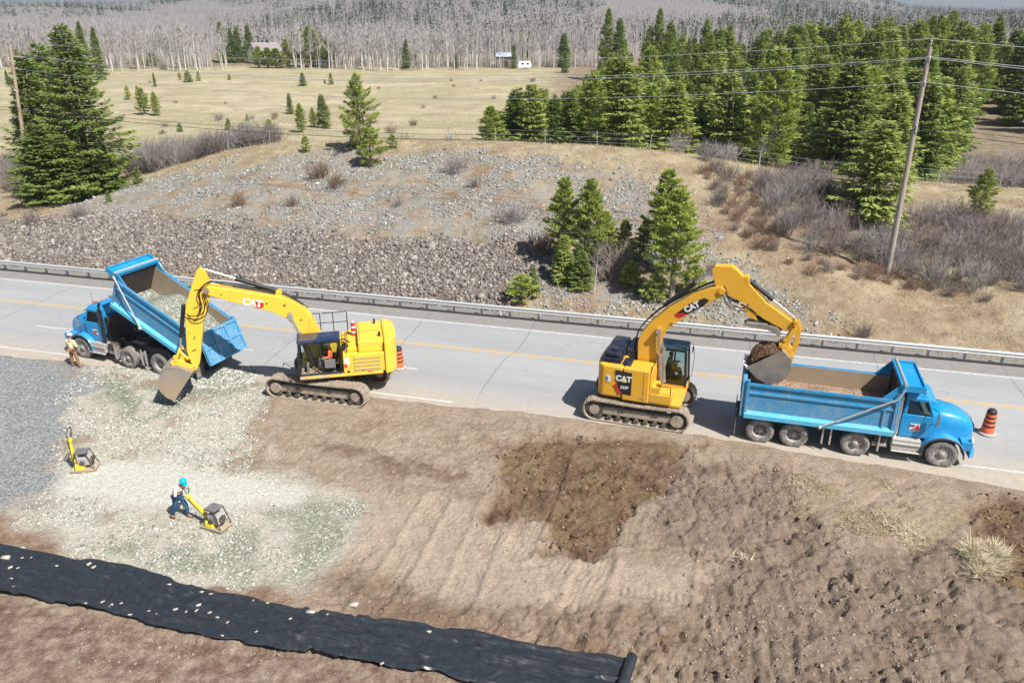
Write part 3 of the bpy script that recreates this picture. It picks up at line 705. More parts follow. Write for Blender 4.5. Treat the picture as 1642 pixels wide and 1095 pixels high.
X, Y, r = scatter(Z['hay'], 16000, 15, 0, .8, 1); k = fbm(X * .9, Y * .9, 3, 96) > .5; X, Y = X[k], Y[k]
blades('torn_dead_grass', X, Y, .08 + .22 * r.rand(len(X)), .02 + .02 * r.rand(len(X)), M['hay'], 16, 3)
for hk, hn, hs in (('hay2', 2600, 25), ('hay3', 500, 26)):
    X, Y, r = scatter(Z[hk], hn, hs, .2, .5, .8); blades('torn_dead_grass', X, Y, .05 + .14 * r.rand(len(X)), .02 + .02 * r.rand(len(X)), M['hay'], hs, 3)
X, Y, r = scatter(Z['turf'], 16000, 17, 0, .8, 1); k = fbm(X * .9, Y * .9, 3, 97) > .54; X, Y = X[k], Y[k]
blades('scraped_verge_grass', X, Y, .05 + .12 * r.rand(len(X)), .02 + .02 * r.rand(len(X)), M['drygrass'], 18, 3)

# ------------------------------------------------------------------ guardrail
def guardrail():
    g = empty('guardrail', (*xy(0, 4.95), 0), -RA, 'long galvanised steel guardrail along the far road shoulder', 'guardrail')
    s0, s1 = -75, 66
    pr = [(-.02, .43), (.0, .44), (.045, .48), (.045, .53), (.0, .565), (.0, .605), (.045, .64), (.045, .69), (.0, .73), (-.02, .74)]
    m = MB(); vs = []
    for x in (s0, s1):
        for (p, z) in pr: vs.append((x, -p, z))
    n = len(pr); m.add(vs, [(i, i + 1, n + i + 1, n + i) for i in range(n - 1)])
    o = m.build('rail', M['galv'], g); so = o.modifiers.new('t', 'SOLIDIFY'); so.thickness = .006
    m = MB()
    x = s0; k = 0
    pm = MB(); pm.bb(-.05, .05, .1, .22, -.6, .7); pm.bb(-.06, .06, .04, .1, .42, .74)
    p0 = pm.build('post', M['galvd'], g); p0.location = (-34.2, 0, 0)
    for k in range(1, 72):
        p = p0.copy(); COL.objects.link(p); p.parent = g; p.location = (-46.2 + 1.72 * k, 0, 0)
        if -34.2 < 0 and k == 7: p.location.x = -46.2
    p0.location.x = -46.2 + 1.72 * 7
    return g
guardrail()
# thin white marker stakes behind the rail
def stake(px, py, top, label):
    P = at(px, py); m = MB(); h = zat(P, top); m.bb(-.035, .035, -.02, .02, -.1, h); m.bb(-.036, .036, -.021, .021, h - .12, h - .02, 1)
    e = m.build('marker_stake', [M['white'], M['red']], None, 0, loc=P); tag(e, label, 'marker stake')
stake(37, 427, 414, 'thin white marker stake behind the guardrail above the left white edge line')
stake(591, 488, 470, 'thin white marker stake behind the guardrail above the left digger boom')
stake(803, 506, 486, 'thin white marker stake behind the guardrail below the small roadside spruces')

# ------------------------------------------------------------------ crest fence
def fence():
    P0 = xy(-14, DC + .5); g = empty('wire_fence', (0, 0, 0), 0, 'thin wire fence with slim steel posts along the grassy crest', 'fence')
    pts = []
    for k, s in enumerate(np.arange(-38, 34, 4.6)):
        x, y = xy(s, DC + .8 + .4 * math.sin(s * .2)); z = float(gz(x, y)); pts.append((x, y, z))
    m = MB(); m.cyl((0, 0, -.3), (0, 0, 1.35), .035, .03, 6)
    p0 = m.build('post', M['galvd'], g)
    for k, p in enumerate(pts):
        o = p0 if k == 0 else p0.copy()
        if k: COL.objects.link(o); o.parent = g
        o.location = p; o.rotation_euler = (R(2 * math.sin(k * 7)), R(3 * math.cos(k * 5)), 0)
    for h in (.4, .8, 1.2):
        m = MB(); m.path([(p[0], p[1], p[2] + h) for p in pts], .009, 4); m.build('wire', M['galvd'], g)
fence()

# ------------------------------------------------------------------ utility poles and lines
def wood():
    t = NT('weathered_pole_wood'); o = t.obj(); n = t.noise(3, 5, .7, o, sc3=(9, 9, .5))
    return t.fin(t.mix(t.rng(n, .3, .7), (.26, .215, .185), (.47, .42, .38)), .85, 0, t.bump(n, .5, .02))
M['wood'] = wood()
def wood2():
    t = NT('tan_pole_wood'); o = t.obj(); n = t.noise(3, 5, .7, o, sc3=(9, 9, .5))
    return t.fin(t.mix(t.rng(n, .3, .7), (.36, .25, .17), (.5, .4, .3)), .85, 0, t.bump(n, .5, .02))
M['wood2'] = wood2()
def pole(P, h, label, arm, mat):
    e = empty('utility_pole', P, 0, label, 'utility pole')
    m = MB(); m.cyl((0, 0, -.5), (0, 0, h), .19, .12, 14); m.build('shaft', mat, e)
    m = MB(); m.lathe([(.02, 0), (.05, .03), (.06, .1), (.03, .14), (.07, .18), (.05, .26), (.02, .3)], (0, 0, h + .1), n=10)
    m.cyl((0, 0, h - .1), (0, 0, h + .12), .02, .02, 6); m.build('insulator', M['cgrey'], e)
    for zz in arm:
        m = MB(); m.lathe([(.02, 0), (.06, .02), (.06, .1), (.03, .14)], (-.02, -.22, zz), n=10); m.cyl((0, 0, zz), (-.02, -.24, zz), .03, .03, 6)
        m.lathe([(.125 + .06 * (h - zz) / h, -.1), (.13 + .06 * (h - zz) / h, -.1), (.13 + .06 * (h - zz) / h, -.02), (.12, -.02)], (0, 0, zz), n=12); m.build('bracket', M['galvd'], e)
    return e
PR = at(1422, 442); hR = zat(PR, 76)
PL_ = list(xy(sd(PR[0], PR[1])[0] - 66.5, sd(PR[0], PR[1])[1] + .6)); 
px_dir = ray(24, 150); yy = 74.6; px_dir = ray(35, 250); PL_ = (px_dir[0] / px_dir[1] * yy, yy); PL_ = (*PL_, float(gz(*PL_))); hL = zat(PL_, 72)
wz = [hR + .35, zat(PR, 95), zat(PR, 97) , zat(PR, 135), zat(PR, 205), zat(PR, 212)]
pole(PR, hR, 'tall grey wooden utility pole standing in the brush at right', [wz[1], wz[3], wz[4], wz[5]], M['wood'])
TILT = R(5); pl = pole(PL_, hL, 'tan wooden utility pole with crossarm rising behind the big left spruces', [hL - 3.9], M['wood2'])
m = MB(); m.box((0, 0, hL - .9), (2.2, .09, .11)); m.build('crossarm', M['wood2'], pl); pl.rotation_euler = (0, TILT, 0)
wl = [hL + .35, hL - .85, hL - .87, hL - 2.0, zat(PL_, 172), zat(PL_, 176)]
M['wire'] = paint('dull_aluminium_wire', (.5, .52, .53), .5, .5, .1); M['cable'] = paint('black_cable', (.03, .03, .035), .6, 0, .1)
wn_ = ['topmost pale power line running to the tip of the utility pole', 'upper of the paired pale power lines below the topmost line', 'lower of the paired pale power lines below the topmost line', 'single pale power line below the paired lines', 'thin dark phone line strung just above the lowest cable', 'thick dark phone cable, lowest of the lines']
for k in range(6):
    A = Vector((PL_[0] + math.sin(TILT) * wl[k], PL_[1], PL_[2] + wl[k] * math.cos(TILT))); B = Vector((PR[0], PR[1], PR[2] + wz[k])); off = Vector((.0, -.2, .12)) if k else Vector((0, 0, .1))
    if k == 2: A.x += .8; A.y += .3
    if k == 1: A.x -= .6
    Dv = Vector((B.x - A.x, B.y - A.y, 0)); Cc = B + Dv; Cc.z = B.z - .6
    sag = (1.5, 1.6, 1.75, 1.7, 1.35, 1.5)[k]; pts = []
    A0 = A - Dv * .8; A0.z = A.z - 1.0
    for (U, W_, S_) in ((A0, A, sag * .7), (A, B, sag), (B, Cc, sag)):
        for i in range(24):
            t = i / 24; q = U.lerp(W_, t); q.z -= S_ * 4 * t * (1 - t); pts.append(q + off)
    m = MB(); m.path(pts, (.014, .014, .014, .014, .013, .02)[k], 5)
    m.v = m.v; o = m.build('power_line' if k < 4 else 'phone_line', M['wire'] if k < 4 else M['cable']); tag(o, wn_[k], 'overhead line', 'lines strung between the utility poles')

# ------------------------------------------------------------------ lettering
def text(name, s, size, mat, parent, M4, bold=.02, depth=.004, shear=0):
    c = bpy.data.curves.new(name, 'FONT'); c.body = s; c.size = size; c.offset = bold * size; c.extrude = depth; c.align_x = 'CENTER'; c.align_y = 'CENTER'; c.shear = shear
    o = bpy.data.objects.new(name, c); COL.objects.link(o); dg = bpy.context.evaluated_depsgraph_get()
    me = bpy.data.meshes.new_from_object(o.evaluated_get(dg)); bpy.data.objects.remove(o)
    me.materials.clear(); me.materials.append(mat)
    q = bpy.data.objects.new(name, me); COL.objects.link(q); q.parent = parent; q.matrix_local = M4; return q
def side_m(x, y, z, side, rot=0):
    """text matrix on a wall facing +y (side=1) or -y (side=-1), reading upright, turned by rot in the wall plane"""
    X = Vector((-side * math.cos(rot), 0, math.sin(rot))); Zn = Vector((0, side, 0)); Y = Zn.cross(X)
    m = Matrix.Identity(4)
    for i in range(3): m[i][0] = X[i]; m[i][1] = Y[i]; m[i][2] = Zn[i]
    m.translation = (x, y, z); return m

# ------------------------------------------------------------------ wheels
def tyre_mesh(w, r=.54):
    m = MB(); h = w / 2
    prof = [(r * .58, -h * .8), (r * .72, -h), (r * .9, -h), (r * .975, -h * .86), (r, -h * .5), (r, h * .5), (r * .975, h * .86), (r * .9, h), (r * .72, h), (r * .58, h * .8)]
    m.lathe(prof, (0, 0, 0), 'y', 36)
    for i in range(36):      # tread blocks
        a = 2 * math.pi * i / 36
        m.box((math.cos(a) * (r + .002), 0, math.sin(a) * (r + .002)), (.03, w * .86, .05), Euler((0, -a, 0)).to_matrix())
    return m
def rim_mesh(w, r, dish, hubr=.13):
    m = MB(); h = w / 2; q = r * .6
    m.lathe([(q, -h * .85), (q * .95, -h * .85), (q * .9, -h * .6), (q * .86, dish), (hubr * 1.6, dish - .02 if dish < 0 else dish + .02), (hubr, dish), (hubr, dish - .1), (.001, dish - .1)], (0, 0, 0), 'y', 28)
    for i in range(10):
        a = 2 * math.pi * i / 10; c = Vector((math.cos(a) * hubr * 1.42, dish, math.sin(a) * hubr * 1.42))
        m.cyl(c, c + Vector((0, -.05, 0)), .018, .018, 6)
    for i in range(8):
        a = 2 * math.pi * (i + .5) / 8; c = Vector((math.cos(a) * q * .7, dish - .006, math.sin(a) * q * .7)); m.cyl(c, c + Vector((0, -.004, 0)), .035, .035, 8, 1)
    return m

def dump_truck(loc, hd, axles, raise_deg, label, tgate, load_kind, Lb=5.66, SH=.58, SL=.82):
    t = empty('dump_truck', loc, hd, label, 'dump truck')
    BL, YL, DK, FR = M['blue'], M['yel'], M['black'], M['frame']
    # chassis
    m = MB()
    for s in (-1, 1): m.bb(-1.0, 7.5, s * .43 - .05, s * .43 + .05, .72, 1.0)
    for x in (-.9, .6, 2.2, 3.2, 4.6, 6.0, 7.4): m.bb(x - .06, x + .06, -.42, .42, .76, .95)
    for a in axles: m.cyl((a, -.95, .54), (a, .95, .54), .09, .09, 10); m.ball((a, 0, .54), .2, 8)
    for a in axles[:2]:
        for s in (-1, 1): m.box((a, s * .52, .72), (1.1, .08, .1))
    m.build('chassis', FR, t, .01)
    tm = tyre_mesh(.29); tf = tyre_mesh(.33, .56)
    tyre = rim = None
    for k, a in enumerate(axles):
        front = k == len(axles) - 1
        for s in (-1, 1):
            w = empty('wheel', (a, 0, .54 if not front else .56), 0 if s < 0 else math.pi); w.parent = t
            w.name = 'wheel'
            mt = MB()
            if front or k == len(axles) - 2:
                mt = tyre_mesh(.33 if front else .4, .56 if front else .53); mt.v = [(v[0], v[1] - 1.06, v[2]) for v in mt.v]
                mr = rim_mesh(.33, .54, -.08, .12); mr.v = [(v[0], v[1] - 1.06, v[2]) for v in mr.v]
            else:
                for oy in (-1.08, -.75):
                    q = tyre_mesh(.28); mt.add([(v[0], v[1] + oy, v[2]) for v in q.v], q.f, 0, True)
                mr = rim_mesh(.28, .54, .06, .11); mr.v = [(v[0], v[1] - 1.08, v[2]) for v in mr.v]
            mt.build('tyre', M['rubber'], w); mr.build('rim', [M['rim'], M['frame']], w)
    # fenders over the lift axle, hangers and mud flaps
    pa = axles[2]
    for s in (-1, 1):
        for x in (pa - .95, pa + .82 if pa + .82 < 4.5 else 4.5): m = MB(); m.bb(x - .012, x + .012, s * 1.2 - .25 * (s > 0), s * 1.2 + .25 * (s < 0), .32, 1.0); m.build('mud_flap', M['rubber'], t)
        m = MB(); m.bb(-1.02, -.99, s * .95 - .25, s * .95 + .25, .25, .95); m.build('mud_flap', M['rubber'], t)
    for s in (-1, 1):
        for x in (pa - 1.25, pa - .95, pa + .85): m = MB(); m.bb(x - .03, x + .03, s * 1.2 - .02, s * 1.2 + .02, .35, 1.15); m.build('hanger', M['alu'], t)
    # hoist cylinder
    hinge = Vector((-.72, 0, 1.14)); rz = R(raise_deg)
    top = hinge + Vector((math.cos(rz) * (Lb - .3), 0, math.sin(rz) * (Lb - .3) + .3))
    m = MB(); b0 = Vector((4.75, 0, .95)); m.cyl(b0, b0.lerp(top, .55 if raise_deg else .9), .11, .11, 14); m.build('hoist_cylinder', DK, t)
    if raise_deg:
        m = MB(); m.cyl(b0.lerp(top, .55), top, .075, .075, 14); m.build('hoist_rod', M['chrome'], t)
    # ---- dump box, origin at its hinge, x forward
    box = empty('dump_box', hinge, 0); box.parent = t; box.rotation_euler = (0, -rz, 0)
    def B(mb, name, mats, bev=.012, parent=box): return mb.build(name, mats, parent, bev)
    W = 1.22; H0, H1 = .0, 1.5; L = Lb
    m = MB()
    for s in (-1, 1):
        y0, y1 = (s * W, s * (W - .06))
        a, b = min(y0, y1), max(y0, y1)
        m.bb(0, L, a, b, .05, H1)                              # side sheet
        c = s * (W + .05)
        m.bb(0, L, min(s * W, c), max(s * W, c), H1 - .46, H1 - .36)   # step under the top band
        m.bb(.0, L, min(s * W, s * (W + .07)), max(s * W, s * (W + .07)), H1 - .1, H1 + .04)   # top rail
        m.bb(-.02, .1, min(s * (W - .06), s * (W + .09)), max(s * (W - .06), s * (W + .09)), 0, H1 + .16)   # rear post
        m.bb(L - .12, L + .02, min(s * (W - .04), s * (W + .08)), max(s * (W - .04), s * (W + .08)), 0, H1 + .04)
        m.bb(L - .5, L - .42, min(s * W, s * (W + .05)), max(s * W, s * (W + .05)), .2, H1 - .46)
        # gusset rising to the cab shield
        m.prism([(L - .62, H1 + .04), (L + .02, H1 + .04), (L + .1, H1 + SH + .04), (L - .05, H1 + SH + .1)], min(s * W, s * (W - .05)), max(s * W, s * (W - .05)))
    m.bb(L, L + .06, -W, W, .05, H1 + .2)
    m.bb(L + .06, L + .12, -.95, -.85, .1, H1 + .2); m.bb(L + .06, L + .12, .85, .95, .1, H1 + .2); m.bb(L + .06, L + .12, -.05, .05, .1, H1 + .2)
    B(m, 'side_panel', M['blue_box'])
    m = MB()
    for s in (-1, 1):
        m.add([(0, s * (W + .0), .3), (L, s * (W + .0), .3), (L, s * (W + .14), .18), (0, s * (W + .14), .18), (0, s * (W + .14), .0), (L, s * (W + .14), .0), (L, s * (W - .1), .0), (0, s * (W - .1), .0)],
              [(0, 1, 2, 3), (3, 2, 5, 4), (4, 5, 6, 7), (0, 3, 4, 7), (1, 6, 5, 2)] if s < 0 else [(3, 2, 1, 0), (4, 5, 2, 3), (7, 6, 5, 4), (7, 4, 3, 0), (2, 5, 6, 1)])
    B(m, 'lower_lip', M['blue_lip'], 0)
    m = MB(); m.bb(.02, L, -W + .06, W - .06, .06, .12)
    for x in np.arange(.3, L, .6): m.bb(x - .05, x + .05, -W + .1, W - .1, -.06, .06)
    m.bb(.1, L, -.45, -.3, -.14, -.06); m.bb(.1, L, .3, .45, -.14, -.06)
    B(m, 'floor', M['box_in'])
    m = MB()
    for s in (-1, 1): m.bb(.1, L - .01, min(s * (W - .062), s * (W - .075)), max(s * (W - .062), s * (W - .075)), .12, H1 + .0)
    B(m, 'inner_liner', M['box_in'], 0)
    m = MB(); m.bb(L - .02, L, -W + .06, W - .06, .12, H1 + SH + .04); m.bb(L - .05, L - .02, -.06, .06, .12, H1 + SH - .08); m.bb(L - .05, L - .02, -.75, -.69, .12, H1 + SH - .08); m.bb(L - .05, L - .02, .69, .75, .12, H1 + SH - .08)
    B(m, 'bulkhead', M['box_dark'])
    m = MB()      # cab shield
    m.hexa([(L - .02, -W, H1 + SH), (L + SL, -W, H1 + SH - .08), (L + SL, W, H1 + SH - .08), (L - .02, W, H1 + SH), (L - .02, -W, H1 + SH + .06), (L + SL, -W, H1 + SH - .02), (L + SL, W, H1 + SH - .02), (L - .02, W, H1 + SH + .06)])
    for s in (-1, 1): m.bb(L - .02, L + SL, min(s * W, s * (W + .05)), max(s * W, s * (W + .05)), H1 + SH - .16, H1 + SH + .12)
    m.bb(L + SL - .02, L + SL + .04, -W - .05, W + .05, H1 + SH - .2, H1 + SH + .06); m.bb(L - .06, L + .02, -W - .05, W + .05, H1 + SH - .02, H1 + SH + .16)
    m.hexa([(L + .05, -W, H1 + .15), (L + .25, -W, H1 + SH - .08), (L + .25, W, H1 + SH - .08), (L + .05, W, H1 + .15), (L + .02, -W, H1 + .15), (L + .02, -W, H1 + SH - .02), (L + .02, W, H1 + SH - .02), (L + .02, W, H1 + .15)])
    B(m, 'cab_shield', M['blue'], .01)
    tg = empty('tailgate', (-.05, 0, H1 + .12), 0); tg.parent = box; tg.rotation_euler = (0, R(tgate), 0)
    # children deeper than this stay one mesh, so the tailgate is a single mesh instead of an empty
    bpy.data.objects.remove(tg)
    m = MB(); hh = H1 + .08
    m.bb(-.06, 0, -W - .02, W + .02, -hh, 0)
    for y in (-W + .02, -.42, .42, W - .02): m.bb(-.13, -.06, y - .05, y + .05, -hh, 0)
    for z in (-hh + .06, -.07, -hh * .5): m.bb(-.12, -.06, -W - .02, W + .02, z - .06, z + .06)
    m.bb(.0, .035, -W - .02, -W + .1, -hh, 0, 1); m.bb(.0, .035, W - .1, W + .02, -hh, 0, 1); m.bb(0, .035, -W + .1, W - .1, -.12, 0, 1)
    m.bb(.002, .012, -W + .1, W - .1, -hh, -hh + .16, 2)
    o = B(m, 'tailgate', [M['blue_box'], M['blue_lip'], M['box_in']]); o.location = (-.05, 0, H1 + .1); o.rotation_euler = (0, R(tgate), 0)
    m = MB()      # tarp arms
    for s in (-1, 1):
        y = s * (W + .17); m.path([(2.95, y, .02), (L - .1, y, H1 + .12), (L + .1, y * .97, H1 + SH - .03)], .035, 8)
        m.ball((2.95, y, .02), .08, 8)
    m.cyl((L + .1, -W - .12, H1 + SH + .14), (L + .1, W + .12, H1 + SH + .14), .06, .06, 12)
    B(m, 'tarp_arm', M['alu'], 0)
    # ---- cab, hood
    xs = 5.2
    def lean(p): return p
    m = MB()
    # lower cab + doors, with window openings left between pillars
    m.bb(xs, 6.34, -.93, .93, 1.02, 1.98)
    m.bb(xs, xs + .1, -.93, .93, 1.98, 2.72)                      # back wall
    for s in (-1, 1):
        y0, y1 = sorted((s * .93, s * .85))
        m.bb(xs, xs + .16, y0, y1, 1.98, 2.72)
        m.hexa([(6.26, y0, 1.98), (6.36, y0, 1.98), (6.36, y1, 1.98), (6.26, y1, 1.98), (5.98, y0, 2.66), (6.08, y0, 2.66), (6.08, y1, 2.66), (5.98, y1, 2.66)])
        m.bb(xs + .16, 6.0, y0, y1, 2.58, 2.72)
    m.hexa([(xs, -.93, 2.66), (6.1, -.93, 2.66), (6.1, .93, 2.66), (xs, .93, 2.66), (xs + .05, -.84, 2.86), (5.95, -.84, 2.86), (5.95, .84, 2.86), (xs + .05, .84, 2.86)])
    m.build('cab', BL, t, .03, 3)
    for s in (-1, 1):
        m = MB(); y0, y1 = sorted((s * .9, s * .885)); m.hexa([(xs + .16, y0, 1.98), (6.27, y0, 1.98), (6.27, y1, 1.98), (xs + .16, y1, 1.98), (xs + .16, y0, 2.58), (6.0, y0, 2.58), (6.0, y1, 2.58), (xs + .16, y1, 2.58)]); m.build('side_window', M['glass'], t)
    m = MB(); m.hexa([(6.3, -.85, 2.0), (6.33, -.85, 2.0), (6.33, .85, 2.0), (6.3, .85, 2.0), (6.02, -.85, 2.64), (6.05, -.85, 2.64), (6.05, .85, 2.64), (6.02, .85, 2.64)])
    m.build('windshield', M['glass'], t)
    m = MB(); m.bb(6.0, 6.02, -.015, .015, 2.0, 2.6); m.bb(5.35, 5.85, -.7, -.2, 1.5, 1.62); m.bb(5.3, 5.42, -.7, -.2, 1.6, 2.3); m.bb(5.35, 5.85, .2, .7, 1.5, 1.62); m.bb(5.3, 5.42, .2, .7, 1.6, 2.3)
    m.bb(6.0, 6.25, -.83, .83, 1.8, 2.0); m.build('cab_interior', M['interior'], t)
    m = MB(); m.hexa([(6.04, -.9, 2.62), (6.36, -.86, 2.5), (6.36, .86, 2.5), (6.04, .9, 2.62), (6.02, -.9, 2.7), (6.38, -.86, 2.54), (6.38, .86, 2.54), (6.02, .9, 2.7)]); m.build('sun_visor', BL, t, .008)
    m = MB()
    for y in (-.6, -.3, 0, .3, .6): m.ball((5.93, y, 2.88), .05, 8, 0, (1.6, 1, .7))
    for y in (-.45, .5): m.cyl((5.6, y, 2.9), (5.95, y, 2.92), .03, .055, 10, 1)
    m.build('roof_light', [M['orange'], M['chrome']], t)
    # hood as a lofted shell
    secs = [(6.28, .80, 2.16, 1.0), (6.7, .78, 2.17, 1.0), (7.2, .73, 2.08, 1.0), (7.55, .66, 1.93, .95), (7.8, .6, 1.78, .9), (7.88, .56, 1.6, .92)]
    m = MB(); vs = []; ns = 11
    for (x, w, zt, zb) in secs:
        for k in range(ns):
            a = math.pi * k / (ns - 1); c = math.cos(a); q = math.sin(a)
            yy_ = -w * (abs(c) ** .42) * (1 if c > 0 else -1) if abs(c) > 1e-6 else 0
            vs.append((x, yy_, zb + (zt - zb) * (q ** .45 if q > 0 else 0)))
    fs = [(i * ns + k, i * ns + k + 1, (i + 1) * ns + k + 1, (i + 1) * ns + k) for i in range(len(secs) - 1) for k in range(ns - 1)]
    fs.append([(len(secs) - 1) * ns + k for k in range(ns)]); fs.append([k for k in range(ns)][::-1])
    m.add(vs, fs, 0, True); o = m.build('hood', BL, t)
    sb = o.modifiers.new('s', 'BEVEL'); sb.width = .02; sb.segments = 2; sb.limit_method = 'ANGLE'; sb.angle_limit = R(50)
    m = MB(); m.bb(7.85, 7.92, -.42, .42, 1.0, 1.62)
    for z in np.arange(1.05, 1.6, .09): m.bb(7.91, 7.935, -.38, .38, z, z + .03, 1)
    m.build('grille', [M['black'], M['chrome']], t, .01)
    fa = axles[-1]
    for s in (-1, 1):
        m = MB(); n = 12; vs = []
        for i in range(n + 1):
            a = math.pi * (-.06 + 1.08 * i / n); x = fa - math.cos(a) * .78; z = .56 + math.sin(a) * .74
            vs += [(x, s * .56, max(z, .8) if x < fa else z), (x, s * 1.2, z), (x, s * 1.24, z - .08)]
        fs = []
        for i in range(n):
            for k in range(2):
                f = (i * 3 + k, i * 3 + k + 1, (i + 1) * 3 + k + 1, (i + 1) * 3 + k); fs.append(f if s > 0 else f[::-1])
        m.add(vs, fs, 0, True); m.bb(fa + .62, 7.82, min(s * .5, s * 1.12), max(s * .5, s * 1.12), .82, 1.15)
        o = m.build('fender', BL, t); sm = o.modifiers.new('t', 'SOLIDIFY'); sm.thickness = .02
        m = MB(); pts = []
        for i in range(n + 1):
            a = math.pi * (-.06 + 1.08 * i / n); pts.append((fa - math.cos(a) * .755, s * 1.235, .56 + math.sin(a) * .715))
        m.path(pts, .035, 8); m.build('fender_trim', M['frame'], t)
        m = MB(); m.lathe([(.001, .09), (.06, .085), (.1, .04), (.105, 0)], (0, 0, 0), 'x', 14); o = m.build('headlight', M['white'], t); o.location = (7.78, s * .93, 1.2)
        m = MB(); m.path([(6.3, s * .93, 1.7), (6.42, s * 1.22, 1.75), (6.42, s * 1.22, 2.3), (6.2, s * .95, 2.4)], .015, 6, 1); m.bb(6.38, 6.46, s * 1.22 - .1, s * 1.22 + .1, 1.78, 2.22)
        m.build('mirror', [M['chrome'], M['black']], t, .01)
        m = MB(); m.bb(5.55, 5.72, min(s * .93, s * .955), max(s * .93, s * .955), 1.5, 1.56); m.build('door_handle', M['black'], t)
        # exhaust stack, steps and tank, battery box
        m = MB(); m.cyl((5.06, s * .98, 1.15), (5.06, s * .98, 2.75), .095, .095, 16); m.build('exhaust_shield', M['black'] if raise_deg else M['chrome'], t)
        m = MB(); m.cyl((5.06, s * .98, .8), (5.06, s * .98, 3.0), .06, .06, 12); m.cyl((5.06, s * .98, 2.98), (4.94, s * .98, 3.14), .06, .06, 12); m.build('exhaust_stack', M['black'] if raise_deg else M['chrome'], t)
        m = MB(); m.bb(4.98, 6.02, min(s * .55, s * 1.16), max(s * .55, s * 1.16), .5, .98)
        m.bb(4.98, 6.02, min(s * 1.16, s * 1.22), max(s * 1.16, s * 1.22), .76, .82); m.bb(4.98, 6.02, min(s * 1.14, s * 1.27), max(s * 1.14, s * 1.27), .44, .5)
        m.build('fuel_tank_step', M['alu'], t, .03)
        m = MB(); m.bb(4.35, 4.82, min(s * .6, s * 1.1), max(s * .6, s * 1.1), .72, 1.04, 0); m.cyl((4.3, s * .95, .56), (4.85, s * .95, .56), .11, .11, 14, 1); m.cyl((4.3, s * .72, .56), (4.85, s * .72, .56), .11, .11, 14, 1)
        m.build('air_tank', [M['frame'], M['alu']], t, .01)
    m = MB(); m.hexa([(7.78, -1.15, .5), (7.98, -.95, .5), (7.98, .95, .5), (7.78, 1.15, .5), (7.78, -1.15, .82), (7.98, -.95, .82), (7.98, .95, .82), (7.78, 1.15, .82)]); m.build('bumper', BL, t, .02)
    m = MB(); m.bb(7.97, 7.995, -.9, .9, .5, .62); m.build('bumper_trim', M['alu'], t)
    # back of cab: air cleaner, headache frame
    m = MB(); m.bb(4.88, 5.12, -.75, .75, 1.0, 2.3); m.cyl((6.5, -.86, 1.4), (6.5, -.86, 2.0), .12, .12, 12) if False else None
    m.build('cab_back_equipment', M['frame'], t, .02)
    m = MB()
    for y in (-.8, .75): m.path([(5.7, y, 2.86), (5.7, y, 3.55)], .008, 4)
    m.build('antenna', M['black'], t)
    # door emblem
    for s in (-1, 1):
        m = MB(); y = s * .934; yy0, yy1 = sorted((y, y + s * .004))
        m.prism([(5.55, 1.3), (5.9, 1.3), (5.9, 1.62), (5.55, 1.62)], yy0, yy1, 0)
        a, b = sorted((y + s * .004, y + s * .008))
        m.prism([(5.62, 1.38), (5.9, 1.38), (5.84, 1.62), (5.74, 1.46)], a, b, 1); m.prism([(5.57, 1.32), (5.88, 1.32), (5.88, 1.36), (5.57, 1.36)], a, b, 2)
        m.build('door_emblem', [M['white'], M['red'], paint('navy_print', (.01, .03, .2), .5)], t)
    return t, box, (L, W, H1)

def load_heap(t, box, dims, fn, mat, name, label, cat, seed):
    """material lying in the dump box, a thing of its own"""
    L, W, H1 = dims; nx, ny = 90, 40
    xs = np.linspace(.1, L - .03, nx); ys = np.linspace(-W + .09, W - .09, ny); Xg, Yg = np.meshgrid(xs, ys, indexing='ij')
    Zg = fn(Xg, Yg, L, W, H1)
    Zg = np.maximum(Zg, .11)
    V = np.stack([Xg, Yg, Zg], -1).reshape(-1, 3); i = (np.arange(nx - 1)[:, None] * ny + np.arange(ny - 1)[None]).ravel()
    F = np.stack([i, i + ny, i + ny + 1, i + 1], 1)
    bpy.context.view_layer.update()
    mw = t.matrix_world @ Matrix.Translation(box.location) @ box.rotation_euler.to_matrix().to_4x4()
    me = mesh_np(name, V, F, mat, True); o = obj_np(name, me); o.matrix_world = mw
    return tag(o, label, cat), mw
def gravel_load_mat(name, dark, mid, light):
    t = NT(name); P = t.obj(); v = t.sepc(t.vor(15, P, out='Color'), 0); n = t.noise(1.6, 4, .6, P)
    c = t.ramp(v, [(0, dark), (.55, mid), (1, light)]); c = t.mix(t.rng(n, .35, .65, 0, .6), c, tuple(x * 1.25 for x in mid))
    return t.fin(c, .95, 0, t.bump(t.vor(15, P), .9, .06), .1)
M['load_g'] = gravel_load_mat('gravel_load', (.1, .112, .09), (.23, .24, .2), (.55, .55, .5))
M['load_d'] = gravel_load_mat('soil_load', (.16, .1, .07), (.34, .235, .16), (.46, .34, .25))
M['load_b'] = gravel_load_mat('dark_wet_soil', (.05, .03, .02), (.11, .068, .042), (.22, .15, .095))

def place_by_outer_wheel(px, py, ax, hd, yoff):
    x, y = flat(px, py); h = hd; # contact of the tyre at local (ax, yoff)
    return (x - ax * math.cos(h) + yoff * math.sin(h), y - ax * math.sin(h) - yoff * math.cos(h), 0)
hdR = R(-16.3); lR = place_by_outer_wheel(1216, 708, 0, hdR, -1.14)
truckR, boxR, dR = dump_truck((*lR[:2], -.01), hdR, [0, 1.33, 3.66, 6.82], 0, 'blue dump truck with lowered box being loaded under the right excavator', 0, None)
def fr(X, Y, L, W, H1): return .72 + .25 * np.exp(-((X - 3.2) / .8) ** 2 - ((Y + .1) / .6) ** 2) + .1 * np.cos(Y * 1.2) + .12 * (fbm(X * 2, Y * 2, 4, 3) - .5) + .1 * np.exp(-((X - .9) / .9) ** 2)
loadR, _ = load_heap(truckR, boxR, dR, fr, M['load_d'], 'soil_load', 'brown excavated soil filling the lowered box of the right truck', 'soil', 1)
